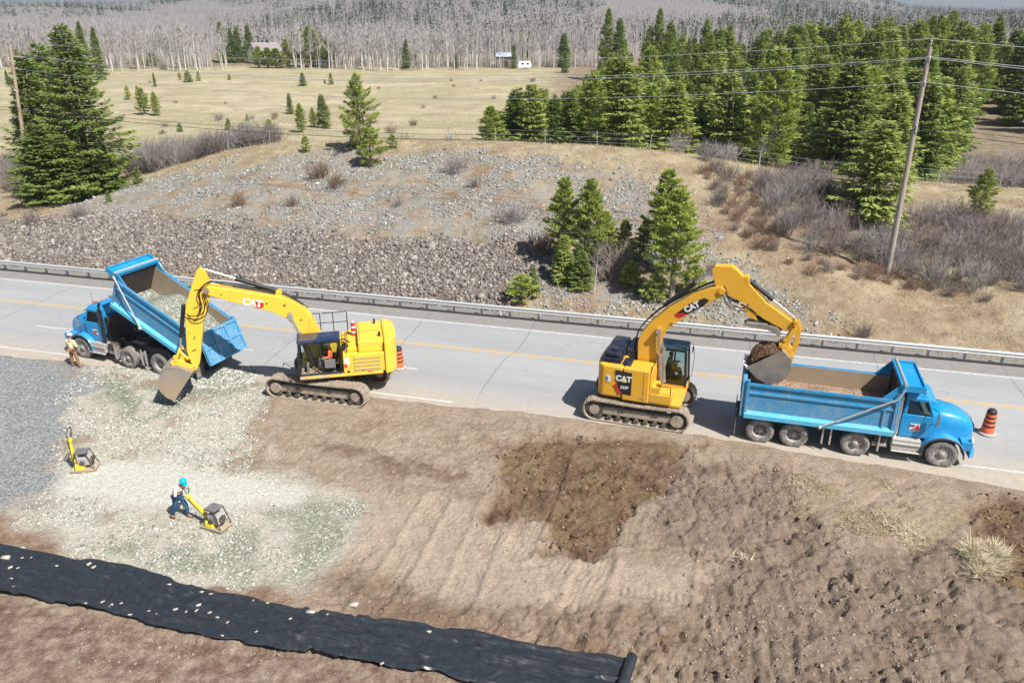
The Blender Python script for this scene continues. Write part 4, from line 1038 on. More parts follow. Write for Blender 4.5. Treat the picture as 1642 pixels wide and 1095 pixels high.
hdL = R(156.5); lL = place_by_outer_wheel(258, 601, 1.37, hdL, 1.2)
truckL, boxL, dL = dump_truck((*lL[:2], .0), hdL, [0, 1.35, 3.4, 6.6], 25.6, 'blue dump truck with raised box tipping gravel beside the left excavator', 45, None, 4.98, .26, .66)
def fl_(X, Y, L, W, H1): return .15 + 1.0 * sstep(4.5, 3.0, X) * (.75 + .25 * sstep(0, 1.4, X)) * (1 - .15 * (Y / W) ** 2) + .1 * (fbm(X * 2, Y * 2, 4, 3) - .5)
loadL, mwL = load_heap(truckL, boxL, dL, fl_, M['load_g'], 'gravel_load', 'pale grey gravel sliding down the raised box of the left truck', 'gravel', 2)

# ------------------------------------------------------------------ excavators
def track_parts(par, y, L, Hh, w, rot):
    """one crawler track: shoe belt, side frame with rollers, sprocket; a part with sub-parts"""
    tr = empty('track', (0, 0, 0), rot); tr.parent = par
    r = Hh / 2; x0 = L / 2 - r; m = MB(); per = 4 * x0 + 2 * math.pi * r; n = 52; 
    def pt(u):
        u %= per
        if u < 2 * x0: return (-x0 + u, Hh + .0, 0)
        u -= 2 * x0
        if u < math.pi * r: a = math.pi / 2 - u / r; return (x0 + r * math.cos(a), r + r * math.sin(a), math.pi / 2 - a)
        u -= math.pi * r
        if u < 2 * x0: return (x0 - u, 0, math.pi)
        u -= 2 * x0; a = -math.pi / 2 - u / r; return (-x0 + r * math.cos(a), r + r * math.sin(a), math.pi / 2 - a)
    for i in range(n):
        x, z, a = pt(per * i / n); seg = per / n
        top = z > Hh * .95 and abs(x) < x0
        dz = -.045 * math.cos(x / x0 * math.pi / 2 * 1.0) if top else 0
        rm = Euler((0, a, 0)).to_matrix(); c = Vector((x, y, z + dz)) - rm @ Vector((0, 0, .03))
        m.box(c, (seg * .93, w, .045), rm); m.box(c + rm @ Vector((seg * .3, 0, .035)), (.025, w, .05), rm); m.box(c + rm @ Vector((-seg * .2, 0, .03)), (.02, w, .035), rm)
        m.box(c - rm @ Vector((0, 0, .05)), (seg * .8, .2, .07), rm)
    m.build('track_shoes', M['track'], tr)
    m = MB()
    m.prism([(-x0 - .05, .3), (x0 + .05, .3), (x0 - .15, .62), (-x0 + .3, .64)], y - .17, y + .17)
    for s in (-1, 1):
        for x in (-x0 * .35, x0 * .45): m.prism([(x - .14, .5), (x + .14, .5), (x + .1, .6), (x - .1, .6)], y + s * .17, y + s * .2, 1)
    m.build('track_frame', [M['track'], M['frame']], tr, .02)
    for k in range(9):
        m = MB(); x = -x0 + .25 + k * (2 * x0 - .4) / 8; m.cyl((x, y - .26, .19), (x, y + .26, .19), .105, .105, 14); m.build('track_roller', M['frame'], tr)
    for x in (-x0 * .3, x0 * .4): m = MB(); m.cyl((x, y - .2, Hh - .2), (x, y + .2, Hh - .2), .07, .07, 12); m.build('track_roller', M['frame'], tr)
    m = MB(); m.cyl((-x0, y - .2, r), (-x0, y + .2, r), r * .8, r * .8, 24); m.cyl((-x0, y - .26, r), (-x0, y + .26, r), r * .45, r * .45, 20, 1); m.build('idler', [M['frame'], M['track']], tr)
    m = MB(); m.cyl((x0, y - .16, r), (x0, y + .16, r), r * .74, r * .74, 24); m.cyl((x0, y - .3, r), (x0, y + .3, r), r * .55, r * .5, 20, 1); m.build('sprocket', [M['frame'], M['track']], tr)
    return tr

def hoses(pts, r=.022, off=((0, 0), (.05, .02), (.1, 0))):
    m = MB()
    for (a, b) in off: m.path([(p[0] + b, p[1] + a, p[2] + b) for p in pts], r, 6)
    return m
def smoothpts(P, n=5):
    out = []
    P = [Vector(p) for p in P]; Q = [P[0]] + P + [P[-1]]
    for i in range(1, len(Q) - 2):
        for k in range(n):
            t = k / n; a, b, c, d = Q[i - 1], Q[i], Q[i + 1], Q[i + 2]
            out.append(.5 * ((2 * b) + (c - a) * t + (2 * a - 5 * b + 4 * c - d) * t * t + (3 * b - a - 3 * c + d) * t ** 3))
    out.append(P[-1]); return out
def boom_box(outline, w, mat, name, par, ribs=None):
    m = MB(); m.prism(outline, -w, w); n = len(outline)
    o = m.build(name, mat, par, .02); return o
def cylinder(par, a, b, t, R_, r_, name, ys=(0,), rodmat=None):
    a, b = Vector((a[0], 0, a[1])), Vector((b[0], 0, b[1]))
    for y in ys:
        v = Vector((0, y, 0)); m = MB(); q = a.lerp(b, t); m.cyl(a + v, q + v, R_, R_, 16); m.cyl(q + v - (b - a).normalized() * .1, q + v, R_ * 1.15, R_ * 1.15, 16); m.ball(a + v, R_ * 1.1, 8)
        m.build(name, M['black'] if name != 'boom_cylinder' else rodmat or M['black'], par)
        m = MB(); m.cyl(q + v, b + v, r_, r_, 14); m.cyl(b + v + Vector((0, -.12, 0)), b + v + Vector((0, .12, 0)), r_ * 1.8, r_ * 1.8, 14); m.build('piston_rod', M['chrome'], par)
def bucket_mesh(outline, lip, w, th=.05):
    """outline: closed x-z shell (outer curve only, open side left out)"""
    m = MB(); n = len(outline)
    cx = sum(p[0] for p in outline) / n; cz = sum(p[1] for p in outline) / n
    inn = [(p[0] + (cx - p[0]) * .08, p[1] + (cz - p[1]) * .08) for p in outline]
    vs = []
    for y in (-w, w):
        vs += [(p[0], y, p[1]) for p in outline]
    for y in (-w + th, w - th): vs += [(p[0], y, p[1]) for p in inn]
    m.add(vs, [(i, i + 1, n + i + 1, n + i) for i in range(n - 1)], 0, True)
    m.add(vs, [(2 * n + i, 3 * n + i, 3 * n + i + 1, 2 * n + i + 1) for i in range(n - 1)], 0, True)
    for s, y0, y1 in ((0, -w, -w + th), (1, w - th, w)): m.prism(outline, y0, y1)
    for k in (0, n - 1): m.add([vs[k], vs[n + k], vs[3 * n + k], vs[2 * n + k]], [(0, 1, 2, 3)])
    # wear strips round the back
    for t in (-.55, 0, .55):
        for i in range(1, n - 2):
            a = Vector((outline[i][0], t * w, outline[i][1])); b = Vector((outline[i + 1][0], t * w, outline[i + 1][1])); m.cyl(a, b, .03, .03, 4)
    return m
def bucket(par, outline, w, teeth_dir, name='bucket'):
    b = bucket_mesh(outline, None, w).build(name, M['steel'], par)
    m = MB(); p = outline[-1]; d = Vector((teeth_dir[0], 0, teeth_dir[1])).normalized()
    m.box((p[0], 0, p[1]), (.12, 2 * w + .06, .05), Matrix(((d.x, 0, -d.z), (0, 1, 0), (d.z, 0, d.x))))
    for k in range(5):
        y = -w + .12 + k * (2 * w - .24) / 4; a = Vector((p[0], y, p[1])); m.cyl(a, a + d * .22, .055, .02, 5)
    m.build('cutting_edge', M['steel_edge'], b)
    return b

def cab_parts(par, x0, x1, y0, y1, z0, z1, roofmat, yel, front_slope=.12, open_near=False):
    c = empty('cab', (0, 0, 0), 0); c.parent = par
    m = MB(); t = .05
    for (x, y) in ((x0, y0), (x0, y1), (x1, y0), (x1, y1)):
        sx = -front_slope if x == x1 else 0
        m.hexa([(x - t, y - t, z0), (x + t, y - t, z0), (x + t, y + t, z0), (x - t, y + t, z0), (x - t + sx, y - t, z1), (x + t + sx, y - t, z1), (x + t + sx, y + t, z1), (x - t + sx, y + t, z1)])
    xm = x0 + (x1 - x0) * .45
    for y in (y0, y1):
        m.bb(xm - .035, xm + .035, y - .03, y + .03, z0, z1); m.bb(x0, x1, y - .03, y + .03, z0, z0 + .1)
        m.bb(x0, x1 - front_slope, y - .04, y + .04, z1 - .1, z1)
    m.bb(x1 - t, x1 + t, y0, y1, z0, z0 + .12); m.bb(x0 - t, x0 + t, y0, y1, z0, z0 + .7); m.bb(x0 - .03, x0 + .03, y0, y1, z1 - .12, z1)
    m.build('cab_frame', M['black'], c, .015)
    m = MB(); m.hexa([(x0 - .08, y0 - .06, z1), (x1 - front_slope + .1, y0 - .06, z1), (x1 - front_slope + .1, y1 + .06, z1), (x0 - .08, y1 + .06, z1), (x0 - .04, y0, z1 + .1), (x1 - front_slope + .02, y0, z1 + .1), (x1 - front_slope + .02, y1, z1 + .1), (x0 - .04, y1, z1 + .1)])
    m.build('cab_roof', roofmat, c, .03)
    m = MB()
    for y in ((y0 - .01,) if open_near else (y0 - .01, y1 + .01)): m.hexa([(x0 + t, y - .006, z0 + .12), (x1 - t, y - .006, z0 + .12), (x1 - t, y + .006, z0 + .12), (x0 + t, y + .006, z0 + .12), (x0 + t, y - .006, z1 - .1), (x1 - t - front_slope, y - .006, z1 - .1), (x1 - t - front_slope, y + .006, z1 - .1), (x0 + t, y + .006, z1 - .1)])
    m.hexa([(x1, y0 + t, z0 + .12), (x1 + .012, y0 + t, z0 + .12), (x1 + .012, y1 - t, z0 + .12), (x1, y1 - t, z0 + .12), (x1 - front_slope, y0 + t, z1 - .05), (x1 - front_slope + .012, y0 + t, z1 - .05), (x1 - front_slope + .012, y1 - t, z1 - .05), (x1 - front_slope, y1 - t, z1 - .05)])
    m.bb(x0 - .006, x0 + .006, y0 + t, y1 - t, z0 + .7, z1 - .12)
    m.build('cab_glass', M['glass'], c)
    ym = (y0 + y1) / 2; xs = x0 + .42
    m = MB(); m.bb(xs - .25, xs + .25, ym - .25, ym + .25, z0 + .42, z0 + .54); m.hexa([(xs - .3, ym - .25, z0 + .5), (xs - .2, ym - .25, z0 + .5), (xs - .2, ym + .25, z0 + .5), (xs - .3, ym + .25, z0 + .5), (xs - .42, ym - .22, z0 + 1.15), (xs - .34, ym - .22, z0 + 1.15), (xs - .34, ym + .22, z0 + 1.15), (xs - .42, ym + .22, z0 + 1.15)])
    m.bb(xs - .2, xs + .2, ym - .2, ym + .2, z0, z0 + .42); m.build('operator_seat', M['seat'], c, .03)
    for s in (-1, 1):
        m = MB(); m.bb(xs - .2, xs + .28, ym + s * .36 - .09, ym + s * .36 + .09, z0 + .3, z0 + .66); m.cyl((xs + .24, ym + s * .36, z0 + .66), (xs + .3, ym + s * .36, z0 + .86), .025, .03, 8); m.build('armrest', M['interior'], c, .015)
    m = MB(); m.bb(x1 - .4, x1 - .3, ym - .2, ym + .2, z0, z0 + .4); m.build('console', M['interior'], c, .015)
    m = MB(); m.bb(x1 - .12, x1 - .06, y0 + .1, y0 + .3, z0 + .6, z0 + .85); m.build('monitor', M['black'], c, .01)
    return c

def cat_mark(par, x, z, size, side, y, rot, new=True):
    if new:     # white letters over a red-black swoosh
        m = MB(); n = 16; pts = []
        for i in range(n + 1):
            a = math.pi * 2 * i / n; pts.append((x + size * .55 * side * -1 * math.cos(a) * .95 - side * size * .62, z + math.sin(a) * size * .42 - size * .25))
        ya, yb = sorted((side * y, side * (y + .005))); m.prism(pts, ya, yb, 0)
        o = m.build('emblem_plate', [M['red']], par)
    text('emblem_letters', 'CAT', size, M['white'], par, side_m(x, side * (y + .012), z, side, rot), .055, .003)

# ---------------- left machine
def excavator_left():
    C = (-8.57, 33.91, .02); hd = R(192); lab = 'yellow excavator with arm reaching left over the gravel pile, black roofed cab facing the camera'
    t = empty('excavator', C, hd, lab, 'excavator')
    Y = M['yel']; rot = R(165.2) - hd
    for s in (-1, 1): track_parts(t, s * 1.33, 4.95, .98, .66, rot)
    car = empty('undercarriage', (0, 0, 0), rot); car.parent = t
    m = MB(); m.bb(-1.0, 1.0, -1.1, 1.1, .5, .85); m.cyl((0, 0, .8), (0, 0, 1.12), .72, .72, 28); m.build('car_body', M['frame'], car, .04)
    # house
    m = MB(); m.bb(-2.2, 1.5, -1.48, 1.48, 1.06, 1.2); m.bb(-2.3, -.45, -1.46, -.4, 1.2, 2.1); m.bb(-2.3, -.45, .5, 1.47, 1.2, 2.08)
    m.bb(-2.3, -.45, -.6, .6, 1.2, 2.0); m.bb(-.45, 1.35, -1.46, -.45, 1.2, 2.0); m.build('house_body', Y, t, .03)
    m = MB(); m.bb(-2.3, -1.15, -1.3, 1.25, 2.08, 2.62); m.hexa([(-1.15, -1.2, 2.08), (-.5, -1.2, 2.08), (-.5, 1.1, 2.08), (-1.15, 1.1, 2.08), (-1.15, -1.2, 2.35), (-.7, -1.2, 2.3), (-.7, 1.1, 2.3), (-1.15, 1.1, 2.35)]); m.build('engine_hood', Y, t, .07, 3)
    pts = []
    for i in range(15):
        a = math.pi * (-.5 + i / 14); pts.append((-2.32 - .62 * math.cos(a) ** .7 if math.cos(a) > 0 else -2.32, 1.47 * math.sin(a) / 1.0))
    pts = [(-2.32, -1.47)] + [(-2.32 - .6 * (max(0, 1 - abs(y / 1.47) ** 3.2)) ** .5, y) for y in np.linspace(-1.47, 1.47, 21)] + [(-2.32, 1.47)]
    pts = [(float(a), float(b)) for a, b in pts[1:-1]]
    m = MB(); m.prism_xy(pts, 1.0, 2.66); m.build('counterweight', Y, t, .09, 3)
    m = MB()
    for z in (1.34, 1.52, 1.7, 1.88): m.bb(-2.1, -.95, 1.472, 1.478, z - .05, z + .035)
    m.bb(-2.12, -.93, 1.47, 1.476, 1.26, 1.27); m.build('vent_grille', paint('faded_vent', (.42, .33, .16), .7, 0, .4), t)
    m = MB(); m.bb(-.93, -.915, 1.47, 1.477, 1.22, 2.05); m.bb(-2.3, -2.29, 1.47, 1.477, 1.1, 2.05); m.bb(-.72, -.6, 1.47, 1.482, 1.25, 1.33); m.bb(-1.35, -1.27, 1.47, 1.49, 1.28, 1.31); m.build('panel_gap', M['black'], t)
    m = MB(); m.bb(-.72, -.5, 1.473, 1.477, 1.62, 1.98); m.build('warning_sticker', M['white'], t)
    m = MB(); m.prism([(-.62, 1.5), (-.48, 1.5), (-.5, 1.68), (-.6, 1.68)], 1.473, 1.478); m.build('red_sticker', M['red'], t)
    text('model_letters', '336', .17, M['red'], t, side_m(-1.62, 1.476, 1.17, 1), .04, .002)
    m = MB(); m.bb(-1.25, -1.235, -1.2, 1.2, 2.622, 2.63); m.bb(-2.2, -1.2, .0, .012, 2.622, 2.63)
    m.cyl((-2.15, .75, 2.6), (-2.15, .75, 2.82), .06, .06, 12); m.cyl((-2.0, -.9, 2.6), (-2.0, -.9, 2.85), .05, .05, 12); m.build('exhaust', M['black'], t)
    # platform rails on the far side
    m = MB(); z0, z1 = 2.05, 3.2
    for y in (-1.25,):
        for x in (1.2, .5, -.1, -.75): m.path([(x, y, z0), (x, y, z1)], .022, 6)
        m.path([(1.5, y, 2.5), (1.2, y, z1), (.5, y, z1)], .022, 6); m.path([(.4, y, z1), (-.1, y, z1), (-.75, y, z1), (-.75, -.6, z1), (-.75, -.6, z0)], .022, 6); m.path([(1.2, y, 2.7), (-.75, y, 2.7)], .018, 6)
    m.build('hand_rail', M['black'], t)
    m = MB(); m.cyl((-1.0, -.35, 2.3), (-1.0, -.35, 2.95), .1, .1, 14); m.cyl((-1.0, -.35, 2.45), (-1.0, -.35, 2.55), .103, .103, 14, 1); m.cyl((-1.0, -.35, 2.7), (-1.0, -.35, 2.8), .103, .103, 14, 1); m.ball((-1, -.35, 2.97), .07, 8, 1)
    m.build('fire_extinguisher', [M['red'], M['white']], t)
    m = MB(); m.bb(-.4, 1.55, .5, 1.47, 1.2, 1.24); m.bb(.2, 1.5, 1.47, 1.56, 1.1, 1.14); m.build('cab_floor', M['track'], t)
    cab_parts(t, -.32, 1.48, .52, 1.42, 1.22, 2.84, paint('glossy_navy_roof', (.012, .025, .075), .15, 0, .25, coat=.5), Y, .06, True)
    m = MB(); m.path([(1.5, 1.5, 1.2), (1.55, 1.62, 1.8), (1.5, 1.45, 2.4)], .018, 6); m.bb(1.5, 1.53, 1.55, 1.75, 1.75, 2.05); m.path([(-.35, 1.47, 1.3), (-.35, 1.55, 1.5), (-.35, 1.55, 2.4), (-.35, 1.47, 2.5)], .018, 6); m.build('cab_mirror', M['black'], t)
    m = MB()
    m.path(smoothpts([(-.3, .2, 2.2), (-.5, .5, 2.35), (-.7, .9, 2.3), (-.6, 1.2, 2.12)]), .03, 6); m.path(smoothpts([(-.2, .0, 2.1), (-.5, .2, 2.4), (-.8, .5, 2.3)]), .03, 6); m.bb(-.65, -.4, .3, .9, 2.08, 2.2); m.build('hydraulic_hose', M['black'], t)
    # boom, stick, bucket
    bo = [(.35, 1.35), (.15, 1.7), (.56, 2.64), (.92, 3.55), (1.3, 4.06), (1.78, 4.38), (2.4, 4.6), (4.2, 5.03), (5.15, 5.25), (5.32, 5.1), (5.28, 4.93), (4.25, 4.5), (2.6, 3.9), (1.95, 3.52), (1.6, 3.0), (1.3, 2.3), (.95, 1.5)]
    b = boom_box(bo, .3, Y, 'boom', t)
    for s in (-1, 1):
        m = MB(); y = s * .302; c0, c1 = sorted((y, y + s * .04))
        m.cyl((1.8, y, 3.7), (1.8, y + s * .12, 3.7), .12, .12, 16); m.cyl((5.2, y, 5.08), (5.2, y + s * .08, 5.08), .13, .13, 16); m.build('pin_boss', M['track'], b)
    cat_mark(b, 3.35, 4.37, .42, 1, .305, R(-14)); 
    m = MB()
    m.path(smoothpts([(1.2, .12, 4.05), (1.9, .12, 4.56), (3, .12, 4.88), (4.6, .12, 5.3), (5.0, .2, 5.45), (5.45, .25, 5.1), (5.5, .33, 4.5), (5.62, .33, 4.1)]), .025, 6)
    m.path(smoothpts([(1.2, .0, 4.05), (1.9, .0, 4.58), (3, .0, 4.9), (4.6, 0, 5.32), (5.1, .3, 5.4), (5.55, .36, 5.0), (5.45, .36, 4.4), (5.7, .36, 4.0)]), .025, 6)
    m.path(smoothpts([(1.0, -.15, 3.8), (1.9, -.15, 4.56), (3, -.15, 4.88), (4.6, -.15, 5.3)]), .02, 6)
    m.path(smoothpts([(5.35, .3, 4.9), (5.3, .34, 4.5), (5.5, .36, 4.05), (5.95, .3, 3.95), (6.3, .1, 4.1)]), .022, 6)
    m.path(smoothpts([(5.3, .3, 5.0), (5.2, .34, 4.4), (5.45, .38, 3.9), (5.95, .32, 3.8), (6.35, .1, 3.95)]), .022, 6)
    m.build('hydraulic_hose', M['black'], b)
    so = [(5.2, 6.0), (5.33, 6.07), (5.47, 5.97), (5.8, 5.25), (6.16, 4.4), (6.33, 3.2), (6.42, 2.3), (6.3, 1.55), (6.1, 1.45), (5.98, 1.62), (5.55, 3.5), (5.3, 4.2), (5.05, 4.9), (5.02, 5.25), (5.12, 5.8)]
    st = boom_box(so, .2, Y, 'stick', t)
    for (x_, z_, a_) in ((5.75, 4.3, .3), (5.85, 3.7, .2), (6.0, 2.9, 1.2), (6.1, 2.3, .4), (5.6, 5.1, .1)):
        m = MB(); m.box((x_, .205, z_), (.22, .012, .035), (0, a_, 0)); m.build('bracket', M['black'], st)
    for (x_, z_, w_) in ((2.0, 4.15, .05), (2.75, 4.3, .04), (1.35, 3.4, .04), (4.6, 4.85, .03)):
        m = MB(); m.cyl((x_, .3, z_), (x_, .312, z_), w_, w_, 12); m.build('grease_fitting', M['frame'], b)
    for (x0_, z0_, x1_, z1_) in ((1.15, 2.0, 1.0, 3.45), (4.3, 4.52, 4.15, 5.02)):
        m = MB(); m.path([(x0_, .302, z0_), (x1_, .302, z1_)], .006, 4); m.build('weld_seam', M['track'], b)
    cylinder(t, (2.2, 4.72), (5.25, 5.98), .58, .1, .055, 'stick_cylinder')
    m = MB(); m.prism([(2.0, 4.4), (2.4, 4.5), (2.3, 4.82), (2.12, 4.82)], -.14, .14); m.build('cylinder_bracket', Y, b, .01)
    cylinder(t, (1.0, 1.35), (1.8, 3.68), .62, .12, .07, 'boom_cylinder', (-.42, .42), M['track'])
    cylinder(t, (6.28, 4.35), (6.72, 2.35), .72, .09, .05, 'bucket_cylinder')
    m = MB()
    for y in (-.26, .26):
        m.cyl((6.72, y, 2.35), (6.42, y, 1.95), .06, .06, 8); m.cyl((6.72, y, 2.35), (6.95, y, 1.85), .07, .07, 8)
    m.cyl((6.72, -.3, 2.35), (6.72, .3, 2.35), .06, .06, 10); m.cyl((6.42, -.26, 1.95), (6.42, .26, 1.95), .06, .06, 10); m.cyl((6.2, -.34, 1.55), (6.2, .34, 1.55), .07, .07, 12)
    m.cyl((6.95, -.34, 1.85), (6.95, .34, 1.85), .07, .07, 12)
    for y in (-.3, .3): m.prism([(6.05, 1.5), (6.25, 1.35), (7.1, 1.55), (7.15, 1.9), (6.9, 2.0)], y - .04, y + .04)
    m.prism([(6.1, 1.4), (6.9, 1.4), (7.15, 1.6), (6.9, 1.75)], -.34, .34)
    m.build('linkage', Y, t, .01)
    out = [(6.25, 1.4), (6.9, 1.72), (7.3, 1.68), (7.62, 1.42), (7.78, 1.05), (7.72, .65), (7.5, .32), (7.2, .12)]
    bucket(t, out, .68, (-.7, -.5))
    for ch in t.children:
        k = ch.name.split('.')[0]
        if k in ('track', 'undercarriage'): continue
        ch.location += Vector((-.31, 0, .22)) if k in ('boom', 'stick', 'bucket', 'linkage', 'stick_cylinder', 'boom_cylinder', 'bucket_cylinder', 'piston_rod') else Vector((-.22, 0, .12))
    return t
excL = excavator_left()

def excavator_right():
    C = (5.75, 31.6, .03); hd = R(-20)
    t = empty('excavator', C, hd, 'yellow excavator with folded arm holding dark soil over the right dump truck', 'excavator')
    Y = M['yel2']; rot = R(-18.2) - hd
    for s in (-1, 1): track_parts(t, s * 1.28, 4.55, .98, .62, rot)
    car = empty('undercarriage', (0, 0, 0), rot); car.parent = t
    m = MB(); m.bb(-1.0, 1.0, -1.1, 1.1, .5, .85); m.cyl((0, 0, .8), (0, 0, 1.12), .68, .68, 28); m.build('car_body', M['frame'], car, .04)
    # house: short rounded tail
    pts = [(-1.5 - .32 * (max(0, 1 - abs(y / 1.42) ** 2.6)) ** .5, float(y)) for y in np.linspace(-1.42, 1.42, 19)]
    pl = [(float(a), b) for a, b in pts]
    m = MB(); m.prism_xy(pl + [(-.6, 1.42), (-.6, -1.42)], 1.12, 2.62); m.build('counterweight', Y, t, .12, 4)
    m = MB(); m.bb(-.6, .55, -1.44, -.4, 1.08, 2.58); m.bb(-.6, .55, .35, 1.42, 1.08, 2.2); m.build('house_body', Y, t, .06, 3)
    m = MB(); m.bb(-.6, 1.9, -1.3, 1.3, 1.02, 1.14); m.bb(.55, 1.5, -1.4, -.5, 1.14, 1.55); m.bb(.55, 1.9, .42, 1.42, 1.1, 1.35); m.build('deck', Y, t, .02)
    m = MB(); m.bb(.55, .63, -1.4, -.45, 1.5, 2.5); m.bb(.63, 1.0, -1.35, -.6, 1.55, 1.85)
    m.build('tool_box', Y, t, .02)
    m = MB()
    for (x0_, x1_, y0_, y1_, z0_, z1_) in ((-1.62, -.75, -1.2, 1.2, 2.6, 2.85), (-1.5, -.8, -1.1, -.2, 2.85, 3.06), (-1.5, -.8, 0, 1.05, 2.85, 3.02), (-.75, -.15, -.2, 1.3, 2.2, 2.95), (-.7, -.3, -1.2, -.5, 2.58, 2.7)): m.bb(x0_, x1_, y0_, y1_, z0_, z1_)
    m.cyl((-1.1, -.65, 3.0), (-1.1, -.65, 3.12), .2, .18, 20)
    m.build('engine_hood', paint('glossy_black_hood', (.012, .016, .035), .18, 0, .35, coat=.4), t, .06, 3)
    # dark side panel with letters
    m = MB(); m.prism([(-.93, 2.45), (-.2, 2.4), (-.2, 1.35), (-.72, 1.4)], -1.452, -1.447); m.build('side_decal', M['black'], t)
    m = MB(); m.prism([(-.97, 1.75), (-.93, 1.75), (-.7, 1.37), (-.74, 1.37)], -1.4535, -1.448); m.prism([(-.94, 1.8), (-.86, 1.8), (-.62, 1.38), (-.74, 1.36)], -1.4555, -1.4525); m.build('decal_stripe', M['red'], t)
    text('emblem_letters', 'CAT', .34, M['white'], t, side_m(-.55, -1.456, 2.08, -1), .05, .002)
    text('model_letters', '335F', .18, M['white'], t, side_m(-.5, -1.456, 1.68, -1), .03, .002)
    m = MB(); m.prism([(-.62, 1.93), (-.42, 1.93), (-.52, 2.06)], -1.462, -1.4585); m.build('emblem_triangle', M['yel'], t)
    m = MB(); m.bb(-1.3, -1.12, -1.445, -1.44, 1.85, 2.15); m.build('warning_sticker', M['white'], t); 
    m = MB(); m.bb(-1.29, -1.22, -1.449, -1.446, 1.9, 2.1); m.build('blue_sticker', M['blue'], t)
    m = MB(); m.bb(.2, .22, -1.448, -1.442, 1.2, 1.3); m.bb(.3, .32, -1.448, -1.442, 1.2, 1.3); m.bb(-.6, -.59, -1.445, -1.44, 1.15, 2.5); m.bb(.3, .31, -1.447, -1.442, 1.4, 2.5); m.build('panel_gap', M['black'], t)
    m = MB(); m.path([(.6, -1.35, 1.15), (.6, -1.38, 2.6), (.6, -.9, 2.7)], .02, 6); m.path([(1.45, -1.35, 1.5), (1.45, -1.35, 1.95), (1.0, -1.35, 1.95)], .02, 6); m.build('hand_rail', M['black'], t)
    m = MB(); m.bb(1.0, 1.04, -1.3, -1.0, 1.9, 2.15); m.build('mirror', M['chrome'], t)
    cab_parts(t, .6, 1.82, .45, 1.38, 1.25, 2.95, paint('glossy_dark_cab_roof', (.012, .04, .06), .12, 0, .2, coat=.5), Y, .1)
    m = MB(); m.path([(.9, .7, 3.05), (1.15, .6, 3.3)], .012, 5); m.build('antenna', M['black'], t)
    m = MB(); m.path([(1.95, 1.3, 1.4), (2.0, 1.45, 2.3), (1.9, 1.5, 2.9)], .012, 5); m.bb(1.88, 1.92, 1.42, 1.6, 2.5, 2.75); m.build('cab_mirror', M['black'], t)
    bo = [(-.05, 1.35), (-.22, 2.2), (-.26, 3.4), (-.1, 3.85), (.2, 4.3), (.9, 5.02), (1.8, 5.7), (2.55, 6.12), (2.95, 6.22), (3.15, 6.1), (3.12, 5.88), (2.5, 5.45), (1.64, 4.78), (.95, 4.1), (.74, 3.6), (.68, 3.1), (.5, 2.2), (.45, 1.35)]
    b = boom_box(bo, .27, Y, 'boom', t)
    m = MB(); 
    for s in (-1, 1): m.cyl((.6, s * .27, 4.05), (.6, s * .4, 4.05), .11, .11, 16); m.cyl((3.0, s * .27, 6.05), (3.0, s * .34, 6.05), .13, .13, 16); m.cyl((1.15, s * .27, 4.45), (1.15, s * .32, 4.45), .05, .05, 10, 1)
    m.build('pin_boss', [Y, M['chrome']], b)
    m = MB(); m.prism([(1.2, 4.8), (1.42, 4.68), (2.3, 5.28), (2.55, 5.6), (2.35, 5.68), (1.75, 5.35)], -.276, -.271); m.build('boom_decal', M['black'], b)
    m = MB(); m.prism([(1.18, 4.82), (1.3, 4.67), (1.7, 4.86), (1.55, 4.93)], -.279, -.2765); m.build('decal_stripe', M['red'], b)
    text('emblem_letters', 'CAT', .34, M['white'], b, side_m(1.88, -.28, 5.22, -1, R(33)), .05, .002)
    m = MB()
    for k, y in enumerate((-.12, .0, .12)):
        m.path(smoothpts([(-.3, y - .1, 1.9), (-.42, y, 2.6), (-.38, y, 3.4), (-.2, y, 4.0), (.5, y, 4.85), (1.2, y, 5.4), (2.3, y, 6.15), (2.9, y, 6.38), (3.15, y - .1, 6.1), (3.3, y - .15, 5.75), (3.7, y - .12, 5.6)]), .024, 6)
    m.path(smoothpts([(3.1, -.3, 6.1), (3.25, -.34, 5.8), (3.5, -.34, 5.5), (3.9, -.28, 5.45), (4.1, -.2, 5.6)]), .022, 6)
    m.path(smoothpts([(3.0, -.3, 6.0), (3.2, -.36, 5.65), (3.6, -.36, 5.35), (4.1, -.28, 5.35)]), .022, 6)
    m.build('hydraulic_hose', M['black'], b)
    so = [(2.5, 6.85), (2.62, 7.04), (3.28, 7.08), (3.5, 6.95), (3.95, 6.5), (4.77, 5.72), (5.9, 5.02), (6.08, 4.9), (6.02, 4.72), (5.6, 4.66), (4.7, 5.05), (3.95, 5.6), (3.4, 5.8), (3.1, 5.9), (2.85, 6.0), (2.72, 6.2)]
    st = boom_box(so, .19, Y, 'stick', t)
    m = MB()
    m.prism([(3.7, 6.7), (3.95, 6.75), (4.05, 6.5), (3.95, 6.35)], -.19, .19)
    m.build('cylinder_bracket', Y, st, .01); m = MB(); m.prism([(3.75, 5.5), (4.4, 5.2), (4.5, 4.9), (4.1, 5.1)], -.15, .15); m.build('thumb_bracket', Y, st, .01)
    cylinder(t, (.75, 5.1), (2.6, 6.88), .62, .09, .05, 'stick_cylinder')
    cylinder(t, (3.9, 6.6), (5.98, 5.12), .52, .085, .05, 'bucket_cylinder')
    cylinder(t, (.85, 1.4), (.62, 4.05), .6, .11, .06, 'boom_cylinder', (-.4, .4), M['track'])
    m = MB()
    for y in (-.24, .24):
        m.prism([(5.85, 5.12), (6.05, 5.15), (6.22, 4.75), (6.2, 4.2), (6.08, 3.65), (5.95, 3.65), (6.02, 4.3), (5.98, 4.75)], y - .04, y + .04)
        m.prism([(5.85, 4.8), (6.05, 4.85), (5.75, 3.95), (5.55, 3.95)], y - .075, y - .042)
